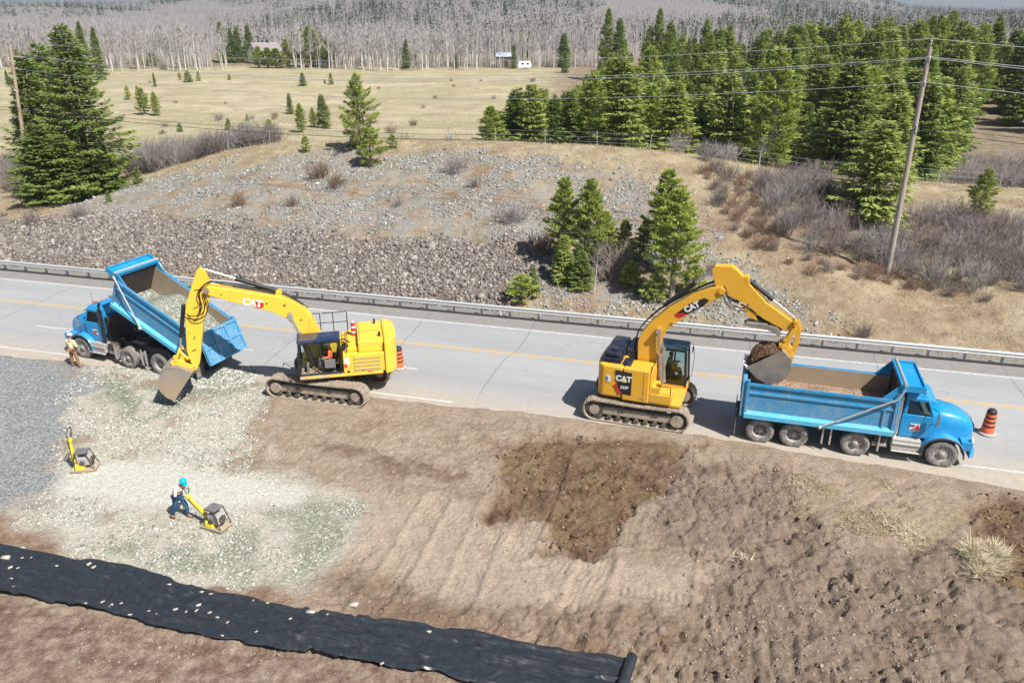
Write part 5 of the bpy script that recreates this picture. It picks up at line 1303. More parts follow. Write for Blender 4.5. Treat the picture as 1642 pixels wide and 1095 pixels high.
    m.cyl((5.95, -.3, 5.1), (5.95, .3, 5.1), .07, .07, 12); m.cyl((5.98, -.34, 3.62), (5.98, .34, 3.62), .08, .08, 14); m.cyl((5.62, -.36, 4.0), (5.62, .36, 4.0), .09, .09, 14)
    m.prism([(5.45, 4.1), (5.7, 4.15), (6.1, 3.7), (6.05, 3.4), (5.8, 3.5), (5.45, 3.8)], -.3, .3)
    m.build('linkage', Y, t, .01)
    m = MB(); n = [(5.5, 4.55), (5.3, 4.75), (4.7, 4.85), (4.15, 4.8), (3.95, 4.72), (4.2, 4.66), (4.8, 4.66), (5.25, 4.5), (5.4, 4.35)]
    for y in (-.22, .22): m.prism(n, y - .04, y + .04)
    m.prism([(4.0, 4.7), (4.9, 4.8), (4.9, 4.86), (4.1, 4.83)], -.25, .25); m.build('thumb', M['steel'], t, .01)
    m = MB(); m.cyl((4.2, 0, 5.15), (5.0, 0, 4.82), .07, .07, 12); m.build('thumb_cylinder', M['black'], t)
    out = [(5.6, 3.95), (5.98, 3.62), (6.04, 3.2), (5.92, 2.8), (5.62, 2.5), (5.2, 2.42), (4.75, 2.62), (4.32, 3.02)]
    bucket(t, out, .62, (-.75, .6))
    # soil heap in the bucket, a thing of its own
    bpy.context.view_layer.update()
    r = np.random.RandomState(3); nx, ny = 26, 22; xs = np.linspace(0, 1, nx); ys = np.linspace(-1, 1, ny); Xg, Yg = np.meshgrid(xs, ys, indexing='ij')
    A = np.array((4.42, 3.02)); B_ = np.array((5.62, 3.82)); nrm = np.array((-.55, .83))
    hgt = .58 * np.clip(np.sin(np.pi * np.clip(Xg * .94 + .05, 0, 1)), 0, 1) ** .7 * (1 - .7 * Yg ** 2) + .22 * (fbm(Xg * 5 + 3, Yg * 4, 4, 9) - .5) * (np.abs(Yg) < .95)
    px_ = A[0] + (B_[0] - A[0]) * Xg + nrm[0] * hgt; pz = A[1] + (B_[1] - A[1]) * Xg + nrm[1] * hgt
    V = np.stack([px_, Yg * .57, pz], -1).reshape(-1, 3); i = (np.arange(nx - 1)[:, None] * ny + np.arange(ny - 1)[None]).ravel(); F = np.stack([i, i + ny, i + ny + 1, i + 1], 1)
    o = obj_np('bucket_soil', mesh_np('bucket_soil', V, F, M['load_b'], True)); o.matrix_world = t.matrix_world.copy(); tag(o, 'dark wet soil heaped in the raised bucket above the right truck', 'soil')
    return t
excR = excavator_right()

# ------------------------------------------------------------------ traffic drums
def drum(px, py, label):
    x, y = flat(px, py); e = empty('traffic_drum', (x, y, .012), 0, label, 'traffic drum', 'orange traffic drums along the road')
    m = MB(); pr = [(.29, .08)]
    zs = [.08, .3, .32, .5, .52, .7, .72, .92, .94, 1.06, 1.1, 1.14]; rs = [.26, .245, .235, .23, .22, .215, .205, .2, .19, .18, .15, .001]
    m.lathe(list(zip(rs, zs)), (0, 0, 0), 'z', 24); m.build('drum_body', M['orange'], e)
    m = MB()
    for z, rr in ((.36, .233), (.56, .219), (.76, .205), (.96, .19)): m.lathe([(rr + .006, z), (rr + .003, z + .085)], (0, 0, 0), 'z', 24)
    m.lathe([(.19, 1.05), (.165, 1.105), (.12, 1.15), (.001, 1.16)], (0, 0, 0), 'z', 20); m.build('black_band', M['black'], e)
    m = MB(); m.lathe([(.001, 0), (.36, 0), (.37, .03), (.34, .08), (.27, .1)], (0, 0, 0), 'z', 24); m.build('base_ring', M['cgrey'], e)
drum(640, 590, 'orange and black striped drum behind the left excavator'); drum(1582, 695, 'orange and black striped drum in front of the right dump truck')

# ------------------------------------------------------------------ plate compactors
def compactor(px, py, hd, handle_deg, label):
    x, y = flat(px, py); z = float(gz(x, y)); e = empty('plate_compactor', (x, y, z), hd, label, 'plate compactor')
    m = MB(); m.hexa([(-.42, -.28, .02), (.4, -.28, .02), (.4, .28, .02), (-.42, .28, .02), (-.5, -.3, .1), (.5, -.3, .14), (.5, .3, .14), (-.5, .3, .1)]); m.build('base_plate', paint('dusty_plate', (.5, .42, .3), .6, .2, .6), e, .012)
    m = MB(); m.hexa([(-.4, -.27, .12), (.05, -.27, .12), (.05, .27, .12), (-.4, .27, .12), (-.32, -.25, .3), (.0, -.25, .3), (.0, .25, .3), (-.32, .25, .3)]); m.build('lower_cover', M['cyel'], e, .02)
    m = MB(); m.bb(-.18, .3, -.2, .2, .28, .62); m.cyl((.3, 0, .45), (.36, 0, .45), .14, .14, 14, 1); m.cyl((0, -.2, .4), (0, -.27, .4), .09, .09, 12, 1); m.build('engine', [M['cgrey'], M['frame']], e, .03)
    m = MB()
    for y_ in (-.26, .26):
        m.path([(-.3, y_, .14), (-.24, y_ * .85, .8), (.2, y_ * .85, .8), (.42, y_, .16)], .022, 7)
    for xx, zz in ((-.24, .8), (.2, .8)): m.path([(xx, -.221, zz), (xx, .221, zz)], .022, 7)
    m.build('roll_cage', M['frame'], e)
    m = MB(); m.hexa([(-.26, -.22, .79), (.22, -.22, .79), (.22, .22, .79), (-.26, .22, .79), (-.22, -.2, .85), (.18, -.2, .85), (.18, .2, .85), (-.22, .2, .85)]); m.build('top_cover', paint('compactor_hood', (.09, .095, .11), .35, 0, .6, (.4, .38, .34)), e, .015)
    a = R(handle_deg); h = empty('handle', (-.34, 0, .32), 0); h.parent = e; h.rotation_euler = (0, a, 0)   # points backwards (-x) and up
    m = MB(); m.hexa([(-.02, -.075, -.05), (-.02, -.075, .05), (-.02, .075, .05), (-.02, .075, -.05), (-.92, -.045, -.035), (-.92, -.045, .045), (-.92, .045, .045), (-.92, .045, -.035)]); m.build('tow_bar', M['cyel'], h, .015)
    m = MB(); m.bb(-1.0, .0, -.04, .04, -.09, -.062); m.build('tow_bar_underside', M['frame'], h)
    m = MB(); m.bb(-1.1, -.93, -.075, .075, -.05, .08); m.build('control_head', M['cyel'], h, .03)
    m = MB(); m.path(smoothpts([(-1.1, -.08, 0), (-1.25, -.22, .02), (-1.45, -.23, .04), (-1.5, 0, .05), (-1.45, .23, .04), (-1.25, .22, .02), (-1.1, .08, 0)], 4), .02, 7); m.path([(-1.1, 0, .06), (-1.35, .0, .16)], .015, 6); m.build('grip_bar', M['black'], h)
    return e
c1 = compactor(347, 838, R(-24), 38, 'yellow plate compactor being pushed by the worker in jeans')
c2 = compactor(137, 748, R(8), 90, 'yellow plate compactor standing alone with its handle upright on the pale gravel')

# ------------------------------------------------------------------ black liner along the dig
def liner():
    t = NT('black_geotextile'); P = t.pos(); n = t.noise(1.2, 5, .6, sc3=(.35, 1.6, 1, .24)); n2 = t.noise(6, 4, .7); n3 = t.noise(60, 2, .6)
    c = t.mix(t.rng(n2, .35, .7), (.018, .022, .028), (.032, .038, .046)); c = t.mix(t.rng(t.noise(2.3, 5, .75), .6, .78, 0, .3), c, (.2, .17, .14))
    mt = t.fin(c, t.rng(n, .3, .7, .28, .55), 0, t.bump(n3, .2, .004), .5)
    top = [(-420, 800), (-250, 825), (-120, 847), (0, 868), (200, 905), (330, 938), (480, 970), (560, 980), (620, 990), (800, 1018), (900, 1035), (1016, 1052)]
    bot = [(-560, 870), (-340, 885), (-170, 910), (0, 940), (130, 966), (246, 993), (375, 1019), (470, 1035), (560, 1049), (740, 1078), (860, 1094), (1003, 1112)]
    A = np.array([flat(*p) for p in top]); B = np.array([flat(*p) for p in bot]); n_ = 520; k = 60
    u = np.linspace(0, 1, n_); ia = np.linspace(0, 1, len(top))
    A = np.stack([np.interp(u, ia, A[:, j]) for j in (0, 1)], 1); B = np.stack([np.interp(u, ia, B[:, j]) for j in (0, 1)], 1)
    A += (np.stack([fbm(u * 40, u * 0, 3, 1), fbm(u * 40, u * 0 + 4, 3, 2)], 1) - .5) * .22; B += (np.stack([fbm(u * 40, u * 0, 3, 3), fbm(u * 40, u * 0 + 4, 3, 4)], 1) - .5) * .3
    v = np.linspace(0, 1, k); P_ = A[:, None] * (1 - v)[None, :, None] + B[:, None] * v[None, :, None]
    X, Y = P_[..., 0], P_[..., 1]
    s, d = sd(X, Y)
    zb = base(X, Y)
    rg = 1 - np.abs(2 * fbm(s * .35 + fbm(s * .5, d, 2, 9) * 1.5, d * 2.6, 3, 5) - 1); rg2 = 1 - np.abs(2 * fbm(s * .7, d * 4.2 + s * .8, 3, 6) - 1)
    zz = zb + .17 + .10 * sstep(.72, 1, rg) + .03 * sstep(.8, 1, rg2) + .05 * (fbm(s * .6, d * .9, 3, 7) - .5)
    edge = np.minimum(v, 1 - v)[None]; zz -= .03 * (1 - sstep(0, .05, edge))
    V = np.stack([X, Y, zz], -1).reshape(-1, 3); i = (np.arange(n_ - 1)[:, None] * k + np.arange(k - 1)[None]).ravel(); F = np.stack([i, i + k, i + k + 1, i + 1], 1)
    e = empty('geotextile_liner', (0, 0, 0), 0, 'long black geotextile liner laid across the bare dirt in front', 'geotextile')
    o = obj_np('sheet', mesh_np('sheet', V, F, mt, True), e); so = o.modifiers.new('t', 'SOLIDIFY'); so.thickness = .012
    p0 = flat(1014, 1050); p1 = flat(986, 1135); m = MB(); z0 = float(base(*p0)) + .23; N = 26; prof = []
    m.cyl((*p0, z0), (*p1, z0), .15, .15, 26); a = Vector((*p0, z0)); dd = (Vector((*p0, 0)) - Vector((*p1, 0))).normalized()
    for q in (.04, .09, .135): m.cyl(a + dd * .004 * (1 + q), a + dd * .012, q, q, 22, 1, False)
    m.cyl(a, a + dd * .09, .045, .045, 12, 1)
    m.build('roll', [mt, M['frame']], e)
    return X, Y, zz
LX, LY, LZ = liner()
def lz(x, y):
    k = np.argmin((LX - x) ** 2 + (LY - y) ** 2); return float(LZ.flat[k])
ST = [(8, 890), (35, 893), (55, 884), (48, 892), (15, 905), (27, 906), (17, 922), (20, 937), (143, 905), (150, 909), (136, 963), (163, 959), (177, 967), (193, 962), (207, 979), (237, 975), (249, 980), (280, 972), (298, 976), (315, 978), (318, 969), (335, 977), (348, 988), (364, 993), (355, 1012), (322, 944), (337, 947), (405, 960), (428, 963), (465, 990), (497, 977), (525, 980), (612, 1057), (687, 1008), (34, 874), (410, 1008), (270, 935), (90, 905)]
M['stone'] = plain('pale_field_stone', (.48, .43, .36), .9, .2, 8)
r = random.Random(4); protos = []
for k in range(4):
    V = np.array([(x, y, z) for x in (-1, 1) for y in (-1, 1) for z in (-1, 1)], float) * .5 * (1 + .4 * (np.random.RandomState(k).rand(8, 3) * 2 - 1)) * np.array((1.7, .8, .6))
    protos.append(mesh_np('stone', V, np.array([(0, 1, 3, 2), (4, 6, 7, 5), (0, 4, 5, 1), (2, 3, 7, 6), (0, 2, 6, 4), (1, 5, 7, 3)]), M['stone']))
for k, (px, py) in enumerate(ST):
    x, y = flat(px, py); o = obj_np('stone', protos[k % 4]); big = (px, py) in ((497, 977), (8, 890), (34, 874)); q = .15 if big else r.uniform(.05, .085)
    o.location = (x, y, lz(x, y) + q * .22); o.scale = (q, q, q); o.rotation_euler = (0, 0, r.uniform(-.4, 1.2))
    tag(o, {(497, 977): 'large round tan stone holding down the upper edge of the black liner', (687, 1008): 'small pale stone on the upper liner edge near the rolled right end'}.get((px, py), 'small pale stone weighing down the black liner'), 'stone', 'stones weighing down the black liner')
for (px, py, q, lb) in ((565, 962, .17, 'pale round stone lying on brown dirt just above the black liner'), (118, 738, .1, None)):
    if not lb: continue
    x, y = flat(px, py); o = obj_np('stone', protos[1]); o.location = (x, y, float(gz(x, y)) + q * .2); o.scale = (q, q, q); tag(o, lb, 'stone')

# ------------------------------------------------------------------ vegetation builders
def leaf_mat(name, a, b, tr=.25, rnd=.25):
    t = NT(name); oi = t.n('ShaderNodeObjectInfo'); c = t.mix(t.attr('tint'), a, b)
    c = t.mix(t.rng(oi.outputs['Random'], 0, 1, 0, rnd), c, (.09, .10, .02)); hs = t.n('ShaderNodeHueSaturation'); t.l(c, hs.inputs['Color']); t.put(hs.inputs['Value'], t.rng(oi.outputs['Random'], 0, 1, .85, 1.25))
    t.fin(hs.outputs[0], .65, 0, None, .25)
    tl = t.n('ShaderNodeBsdfTranslucent'); t.l(hs.outputs[0], tl.inputs[0]); mx = t.n('ShaderNodeMixShader'); mx.inputs[0].default_value = tr
    t.l(t.b.outputs[0], mx.inputs[1]); t.l(tl.outputs[0], mx.inputs[2]); t.l(mx.outputs[0], t.out.inputs[0]); return t.m
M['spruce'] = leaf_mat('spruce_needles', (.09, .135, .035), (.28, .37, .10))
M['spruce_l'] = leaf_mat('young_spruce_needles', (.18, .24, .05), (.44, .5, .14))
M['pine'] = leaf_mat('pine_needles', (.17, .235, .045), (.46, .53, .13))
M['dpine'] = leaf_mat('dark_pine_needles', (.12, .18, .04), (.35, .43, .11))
M['bark'] = plain('conifer_bark', (.17, .125, .095), .95, .3, 8, .5)
M['barkp'] = plain('pine_bark', (.3, .26, .23), .95, .25, 8, .4)
M['aspen'] = plain('aspen_bark', (.6, .58, .54), .8, .2, 3, .2)
def twig_mat(name, a, b):
    t = NT(name); oi = t.n('ShaderNodeObjectInfo'); c = t.mix(t.attr('tint'), a, b); hs = t.n('ShaderNodeHueSaturation'); t.l(c, hs.inputs['Color']); t.put(hs.inputs['Value'], t.rng(oi.outputs['Random'], 0, 1, .8, 1.2))
    return t.fin(hs.outputs[0], .9, 0, None, .1)
M['twig_grey'] = twig_mat('grey_twigs', (.22, .195, .185), (.4, .37, .35))
M['twig_mauve'] = twig_mat('mauve_twigs', (.19, .15, .135), (.36, .305, .285))
M['twig_red'] = twig_mat('reddish_twigs', (.22, .145, .105), (.36, .265, .2))
M['twig_aspen'] = twig_mat('aspen_twigs', (.33, .31, .3), (.52, .5, .48))

def unit(a): return a / np.maximum(np.linalg.norm(a, axis=-1, keepdims=True), 1e-9)
def tubes(P0, P1, r0, r1, n=3):
    """many thin tapered tubes"""
    D = unit(P1 - P0); ref = np.where(np.abs(D[:, 2:3]) > .9, np.array([[1., 0, 0]]), np.array([[0, 0, 1.]])); a = unit(np.cross(D, ref)); b = np.cross(D, a)
    t = np.arange(n) * 2 * np.pi / n; ring = a[:, None] * np.cos(t)[None, :, None] + b[:, None] * np.sin(t)[None, :, None]
    V = np.concatenate([P0[:, None] + ring * r0[:, None, None], P1[:, None] + ring * r1[:, None, None]], 1)
    i = np.arange(n); f = np.stack([i, (i + 1) % n, n + (i + 1) % n, n + i], 1); F = (f[None] + 2 * n * np.arange(len(P0))[:, None, None]).reshape(-1, 4)
    return V.reshape(-1, 3), F
def diamonds(P, D, L, W, r, up=None):
    D = unit(D); q = unit(np.cross(D, unit(r.randn(len(P), 3) + (0 if up is None else up)))); S = q * (W / 2)[:, None]
    m = P + D * (L * .42)[:, None]; V = np.stack([P, m + S, P + D * L[:, None], m - S], 1)
    return V.reshape(-1, 3), np.arange(4 * len(P)).reshape(-1, 4)

def conifer(seed, H, Rb, kind='spruce', dens=1.0, bare=.04, mat=None, irregular=.25):
    """returns (trunk mesh, crown mesh)"""
    r = np.random.RandomState(seed)
    nz = 9; zt = np.linspace(0, 1, nz); bend = np.cumsum(r.randn(nz, 2) * .004 * H, 0) * zt[:, None]
    ax = lambda z: np.stack([np.interp(z / H, zt, bend[:, 0]), np.interp(z / H, zt, bend[:, 1]), z], -1)
    TP = ax(zt * H); rr = (.018 * H + .02) * (1 - zt) ** .8 + .008
    tv, tf = tubes(TP[:-1], TP[1:], rr[:-1], rr[1:], 7)
    # branches
    step = .3 if kind == 'spruce' else .42
    zs = []; z = bare * H + .1
    while z < H * .97: zs.append(z); z += step * (.7 + .6 * r.rand()) * (1 - .45 * z / H)
    BP, BD, BL = [], [], []
    lob = r.rand(16) * 6.283
    for z in zs:
        f = (z - bare * H) / (H * (1 - bare)); 
        if kind == 'spruce': prof = (1 - f) ** .82 * min(1, .62 + f * 3); nb = 7
        else: prof = (1 - f ** 1.6) ** .9 * min(1, .45 + f * 2.2); nb = 6
        a0 = r.rand() * 6.283
        for k in range(nb):
            a = a0 + 6.283 * k / nb + r.randn() * .25
            L = Rb * prof * (1 - irregular * r.rand() * 1.3 + .12 * math.sin(3 * a + lob[0]) + .12 * math.sin(z * 1.3 + 2 * a + lob[1])) + .1
            if r.rand() < irregular * .3: L *= .55
            el = (.35 - .75 * (1 - f)) if kind == 'spruce' else (.75 - .5 * (1 - f))
            el += r.randn() * .1
            BP.append(ax(np.array(z + r.randn() * .08))); BD.append((math.cos(a) * math.cos(el), math.sin(a) * math.cos(el), math.sin(el))); BL.append(max(L, .12))
    BP = np.array(BP).reshape(-1, 3); BD = np.array(BD); BL = np.array(BL)
    bv, bf = tubes(BP, BP + BD * BL[:, None], .012 + .012 * BL, .004 + 0 * BL, 3)
    V = [tv, bv]; F = [tf, bf + len(tv)]
    trunk = (np.concatenate(V), np.concatenate(F))
    # foliage
    per = np.maximum(4, (BL * (42 if kind == 'spruce' else 40) * dens)).astype(int); idx = np.repeat(np.arange(len(BL)), per); n = len(idx)
    t = r.rand(n) ** .7; t = .12 + .9 * t if kind == 'spruce' else .35 + .67 * t
    side = unit(np.cross(BD, np.array([[0, 0, 1.]])))[idx]
    wid = (.34 * BL[idx] * (1.1 - t) + .05) * (r.rand(n) * 2 - 1)
    curve = (.22 * BL[idx] * t * t) if kind == 'spruce' else .0
    P = BP[idx] + BD[idx] * (BL[idx] * t)[:, None] + side * wid[:, None] + np.array([[0, 0, 1.]]) * (curve + r.randn(n) * .05 - np.abs(wid) * .15)[:, None]
    if kind == 'spruce':
        D = BD[idx] + side * np.sign(wid)[:, None] * .75 + np.array([[0, 0, -.18]]) + r.randn(n, 3) * .22
        L = (.17 + .17 * r.rand(n)) * (H / 8) ** .25; W = L * .3
    else:
        D = BD[idx] * .8 + np.array([[0, 0, .45]]) + r.randn(n, 3) * .55
        L = (.17 + .19 * r.rand(n)) * (H / 8) ** .25; W = L * .26
    cv, cf = diamonds(P, D, L, W, r, np.array([[0, 0, 1.6]]))
    top = ax(np.array([H * .93, H * .96, H]))
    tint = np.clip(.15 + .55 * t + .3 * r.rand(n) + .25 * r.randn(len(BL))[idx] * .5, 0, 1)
    return trunk, (cv, cf, np.repeat(tint, 4))
def conifer_proto(seed, H, Rb, kind, mat, bark, **k):
    (tv, tf), (cv, cf, ti) = conifer(seed, H, Rb, kind, **k)
    return mesh_np('trunk', tv, tf, bark, True), mesh_np('crown', cv, cf, mat, False, [('tint', 'POINT', ti)]), H
PROT = {
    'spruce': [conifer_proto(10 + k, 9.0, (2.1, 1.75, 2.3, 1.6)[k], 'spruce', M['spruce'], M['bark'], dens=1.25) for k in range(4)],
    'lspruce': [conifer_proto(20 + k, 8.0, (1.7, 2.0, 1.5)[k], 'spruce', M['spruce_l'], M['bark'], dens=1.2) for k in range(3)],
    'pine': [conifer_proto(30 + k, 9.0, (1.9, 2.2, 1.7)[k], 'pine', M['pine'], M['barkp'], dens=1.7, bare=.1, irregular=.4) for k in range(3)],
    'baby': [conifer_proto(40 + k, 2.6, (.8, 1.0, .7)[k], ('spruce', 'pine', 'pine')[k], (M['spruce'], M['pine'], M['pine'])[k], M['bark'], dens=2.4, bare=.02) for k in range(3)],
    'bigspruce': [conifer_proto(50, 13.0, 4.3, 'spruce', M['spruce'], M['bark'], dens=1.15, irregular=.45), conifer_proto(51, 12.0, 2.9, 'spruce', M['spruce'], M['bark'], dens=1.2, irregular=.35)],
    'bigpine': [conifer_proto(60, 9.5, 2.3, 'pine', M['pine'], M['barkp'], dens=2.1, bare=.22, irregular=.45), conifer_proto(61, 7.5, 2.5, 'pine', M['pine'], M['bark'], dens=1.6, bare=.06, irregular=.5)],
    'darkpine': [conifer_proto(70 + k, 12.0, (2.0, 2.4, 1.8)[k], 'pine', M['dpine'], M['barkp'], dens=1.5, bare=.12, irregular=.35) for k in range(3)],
}
TR = random.Random(99)
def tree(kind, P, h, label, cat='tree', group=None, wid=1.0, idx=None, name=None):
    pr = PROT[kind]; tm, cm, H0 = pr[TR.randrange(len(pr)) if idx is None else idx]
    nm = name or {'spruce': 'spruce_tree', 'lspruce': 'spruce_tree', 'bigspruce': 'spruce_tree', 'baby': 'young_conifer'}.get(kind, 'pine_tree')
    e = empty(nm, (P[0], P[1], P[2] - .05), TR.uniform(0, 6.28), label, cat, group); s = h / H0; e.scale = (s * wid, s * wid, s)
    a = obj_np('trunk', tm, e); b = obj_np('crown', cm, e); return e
def tree_px(kind, bx, by, ty, label, wid=1.0, idx=None, group=None, cat='tree', name=None, tx=None):
    P = at(bx, by); h = zat(P, ty)
    return tree(kind, (P[0], P[1], float(gz(P[0], P[1]))), max(h, .4), label, cat, group, wid, idx, name)

# big spruces at left
def tree_y(kind, bx, Y, ty, label, **k):
    d = ray(bx, 250); P = (d[0] / d[1] * Y, Y); z = float(gz(*P)); return tree(kind, (P[0], P[1], z), zat((P[0], P[1], z), ty), label, **k)
tree_y('bigspruce', 138, 76, 36, 'widest and darkest tall spruce of the clump at the left edge', idx=0, wid=1.2)
tree_y('spruce', 66, 78, 78, 'slimmer tall spruce left of the widest dark spruce', idx=2, wid=1.05)
tree_y('spruce', 100, 88, 66, 'spruce half hidden between the two tall left spruces', idx=0, wid=1.1)
tree_y('spruce', 62, 72, 195, 'low bushy spruce at the front left foot of the tall left spruces', wid=1.9, idx=2)
tree_y('spruce', 100, 73, 215, 'short wide spruce in front of the tall left spruces', wid=2.0, idx=0)
tree_y('spruce', 160, 75, 225, 'low spreading spruce at the right front foot of the left clump', wid=1.9, idx=1)
tree_y('bigspruce', 166, 225, 33, 'tall far spruce at the treeline rising just right of the left clump', idx=1, wid=.8)
tree_y('bigspruce', 186, 222, 42, 'second tall far spruce at the treeline, right of its taller neighbour', idx=1, wid=.85)
FT = [
    ('baby', 245, 106, 82, 'dark round conifer at the foot of the bare treeline left of the house', 1.5), ('baby', 226, 106, 88, 'smaller green conifer beside the dark round one at the treeline', 1.2),
    ('spruce', 14, 137, 112, 'small conifer at the far left edge of the field', 1.1), ('spruce', 35, 137, 116, 'small conifer right of the utility pole foot at far left', 1.1),
    ('pine', 232, 184, 140, 'bushy pine in the field right of the big left spruces', 1.7), ('pine', 252, 186, 146, 'second bushy pine touching the one right of the left spruces', 1.6), ('spruce', 249, 140, 116, 'lone slim small spruce in the upper left field', .9),
    ('baby', 206, 160, 138, 'small conifer just right of the big left spruces', 1.1), ('baby', 221, 152, 138, 'tiny conifer next to the small one by the left spruces', 1.1),
    ('baby', 302, 132, 113, 'round young pine, middle of three in the upper field', 1.5), ('baby', 289, 129, 117, 'smallest of the three young conifers in the upper field', 1.0), ('baby', 319, 130, 114, 'rightmost of the three young conifers in the upper field', 1.0),
    ('baby', 368, 128, 118, 'tiny conifer alone in the upper field below the house', 1.1), ('spruce', 486, 138, 116, 'dark round small conifer in the upper field right of the house', 1.7), ('baby', 531, 136, 117, 'slim tiny spruce in the upper field right of the dark round one', .9), ('baby', 521, 134, 127, 'tiniest shrub-like conifer left of the slim tiny spruce', 1.2),
    ('spruce', 466, 183, 148, 'dark narrow spruce left of the pine group in mid field', 1.2), ('pine', 484, 213, 165, 'bright bushy pine, left of the mid field pine group', 1.6), ('spruce', 520, 206, 150, 'pointed spruce in the mid field pine group', 1.6), ('pine', 503, 205, 172, 'low pine between the bright bushy pine and the pointed spruce', 1.4),
    ('baby', 491, 244, 218, 'small bright pine on the grassy crest left of the big lone pine', 1.3), ('baby', 367, 208, 190, 'small spruce in the field left of the pine group', 1.2), ('baby', 389, 220, 198, 'small bright pine right of the small field spruce', 1.4), ('baby', 434, 216, 192, 'greyish young pine in brush left of the pine group', 1.3), ('baby', 361, 240, 220, 'young bright spruce standing in grey brush', 1.0), ('baby', 397, 194, 183, 'tiny conifer in the middle field above the small pines', 1.1),
    ('baby', 289, 211, 197, 'small bushy pine in the field above the grey brush', 1.4), ('baby', 262, 214, 208, 'tiny green bush pair in the field above the grey brush', 1.6), ('baby', 222, 296, 268, 'bright young spruce at the top of the pale stones right of the left clump', 1.1), ('baby', 175, 325, 307, 'tiny dark spruce growing on the pale stones at left', 1.2),
    ('baby', 595, 266, 206, 'small dense pine on the crest just below the big lone pine', 1.25), ('baby', 630, 238, 215, 'tiny bright pine right of the big lone pine', 1.3), ('baby', 566, 236, 217, 'low green pine at the left foot of the big lone pine', 1.5),
    ('spruce', 659, 100, 62, 'slim dark spruce standing alone before the bare treeline in the centre', 1.0), ('spruce', 906, 117, 82, 'dark conical spruce alone in the field below the treeline', 1.3), ('spruce', 901, 95, 52, 'dark spruce at the bare treeline above the conical field spruce', 1.4),
    ('spruce', 735, 99, 82, 'low dark spruce among the bare trunks left of the shed', .9), ('spruce', 552, 104, 80, 'grey green conifer by the bare trunks right of the house pines', 1.2),
    ('spruce', 380, 86, 33, 'tall dark spruce just left of the house', .9), ('spruce', 393, 88, 45, 'dark spruce touching the left side of the house', 1.0), ('spruce', 404, 80, 42, 'spruce behind the white gable of the house', .9), ('spruce', 421, 72, 38, 'grey spruce standing behind the house roof', .9),
    ('pine', 432, 96, 74, 'round green pine in front of the house roof, left one', 2.2), ('pine', 446, 96, 76, 'round green pine in front of the house roof, middle one', 2.8), ('pine', 459, 96, 77, 'round green pine right of the house, right one', 2.8),
    ('spruce', 824, 93, 70, 'slim brownish cedar at the right end of the shed', .8),
]
for k, bx, by, ty, lb, w in FT:
    if by <= 100: tree_y(k, bx, 292 if bx in (380, 393, 404, 421) else 258, ty, lb, wid=w * 1.1)
    else: tree_px(k, bx, by, ty, lb, w)
for i, (bx, ty) in enumerate(((476, 62), (487, 50), (499, 44), (510, 42), (521, 46), (531, 50), (542, 54))):
    tree_y('darkpine' if i % 2 else 'pine', bx, 262 + 4 * (i % 3), ty, 'tall green pine crowded behind bare aspens right of the house', wid=1.3, group='green pines right of the house')
for i, (bx, ty) in enumerate(((598, 58), (612, 60), (640, 58), (648, 62), (672, 60), (795, 58), (812, 50), (822, 56), (836, 50), (845, 60), (742, 50), (318, 45), (570, 55), (960, 60))):
    tree_y('darkpine', bx, 285 + 7 * (i % 4), ty - 4, 'dark pine rising among the far bare aspens', wid=1.0, group='dark pines among the far aspens')
tree_px('bigpine', 578, 240, 119, 'big lone pine standing on the grassy crest in the centre left', 1.15, 1)
# trees on the stony slope
SL = [
    ('bigpine', 903, 428, 282, 'left and tallest of the two pines above the small roadside spruces', .85, 0), ('bigpine', 942, 440, 284, 'right pine of the pair above the small roadside spruces', .85, 0), ('pine', 968, 424, 338, 'low pine filling in right of the pine pair', 1.3, 1),
    ('lspruce', 903, 452, 374, 'bright layered young spruce at the foot of the pine pair', 1.15, 0), ('spruce', 932, 462, 398, 'darker young spruce right of the bright layered spruce', 1.2, 2), ('pine', 998, 428, 350, 'small open pine between the pine pair and the tall pine', 1.2, 0),
    ('bigpine', 1076, 480, 300, 'tall pine with bare grey trunk behind the right digger boom', 1.0, 0), ('bigpine', 1063, 440, 268, 'tallest pine of the slope, just behind the bare trunked pine', .95, 0), ('pine', 1030, 420, 350, 'dark low pine at the left foot of the tallest slope pine', 1.3, 2),
    ('baby', 1012, 462, 420, 'low bright pine in the shade under the tall slope pines', 1.1, 1), ('baby', 1050, 482, 440, 'low dark pine bush under the tall slope pines', 1.5, 2), ('baby', 1110, 470, 425, 'small pine right of the bare trunked pine', 1.2, 1), ('baby', 855, 466, 425, 'narrow bright little spruce by the guardrail left of the pine pair', .7, 0), ('baby', 838, 478, 440, 'open low pine by the guardrail left of the narrow little spruce', 1.5, 1),
    ('lspruce', 1396, 352, 192, 'broad layered light green spruce in brush left of the utility pole', 1.45, 1), ('pine', 1567, 352, 268, 'lone open pine in brush right of the utility pole', 1.2, 0),
]
for k, bx, by, ty, lb, w, ix in SL: tree_px(k, bx, by, ty, lb, w * 1.38, ix if ix < len(PROT[k]) else 0)

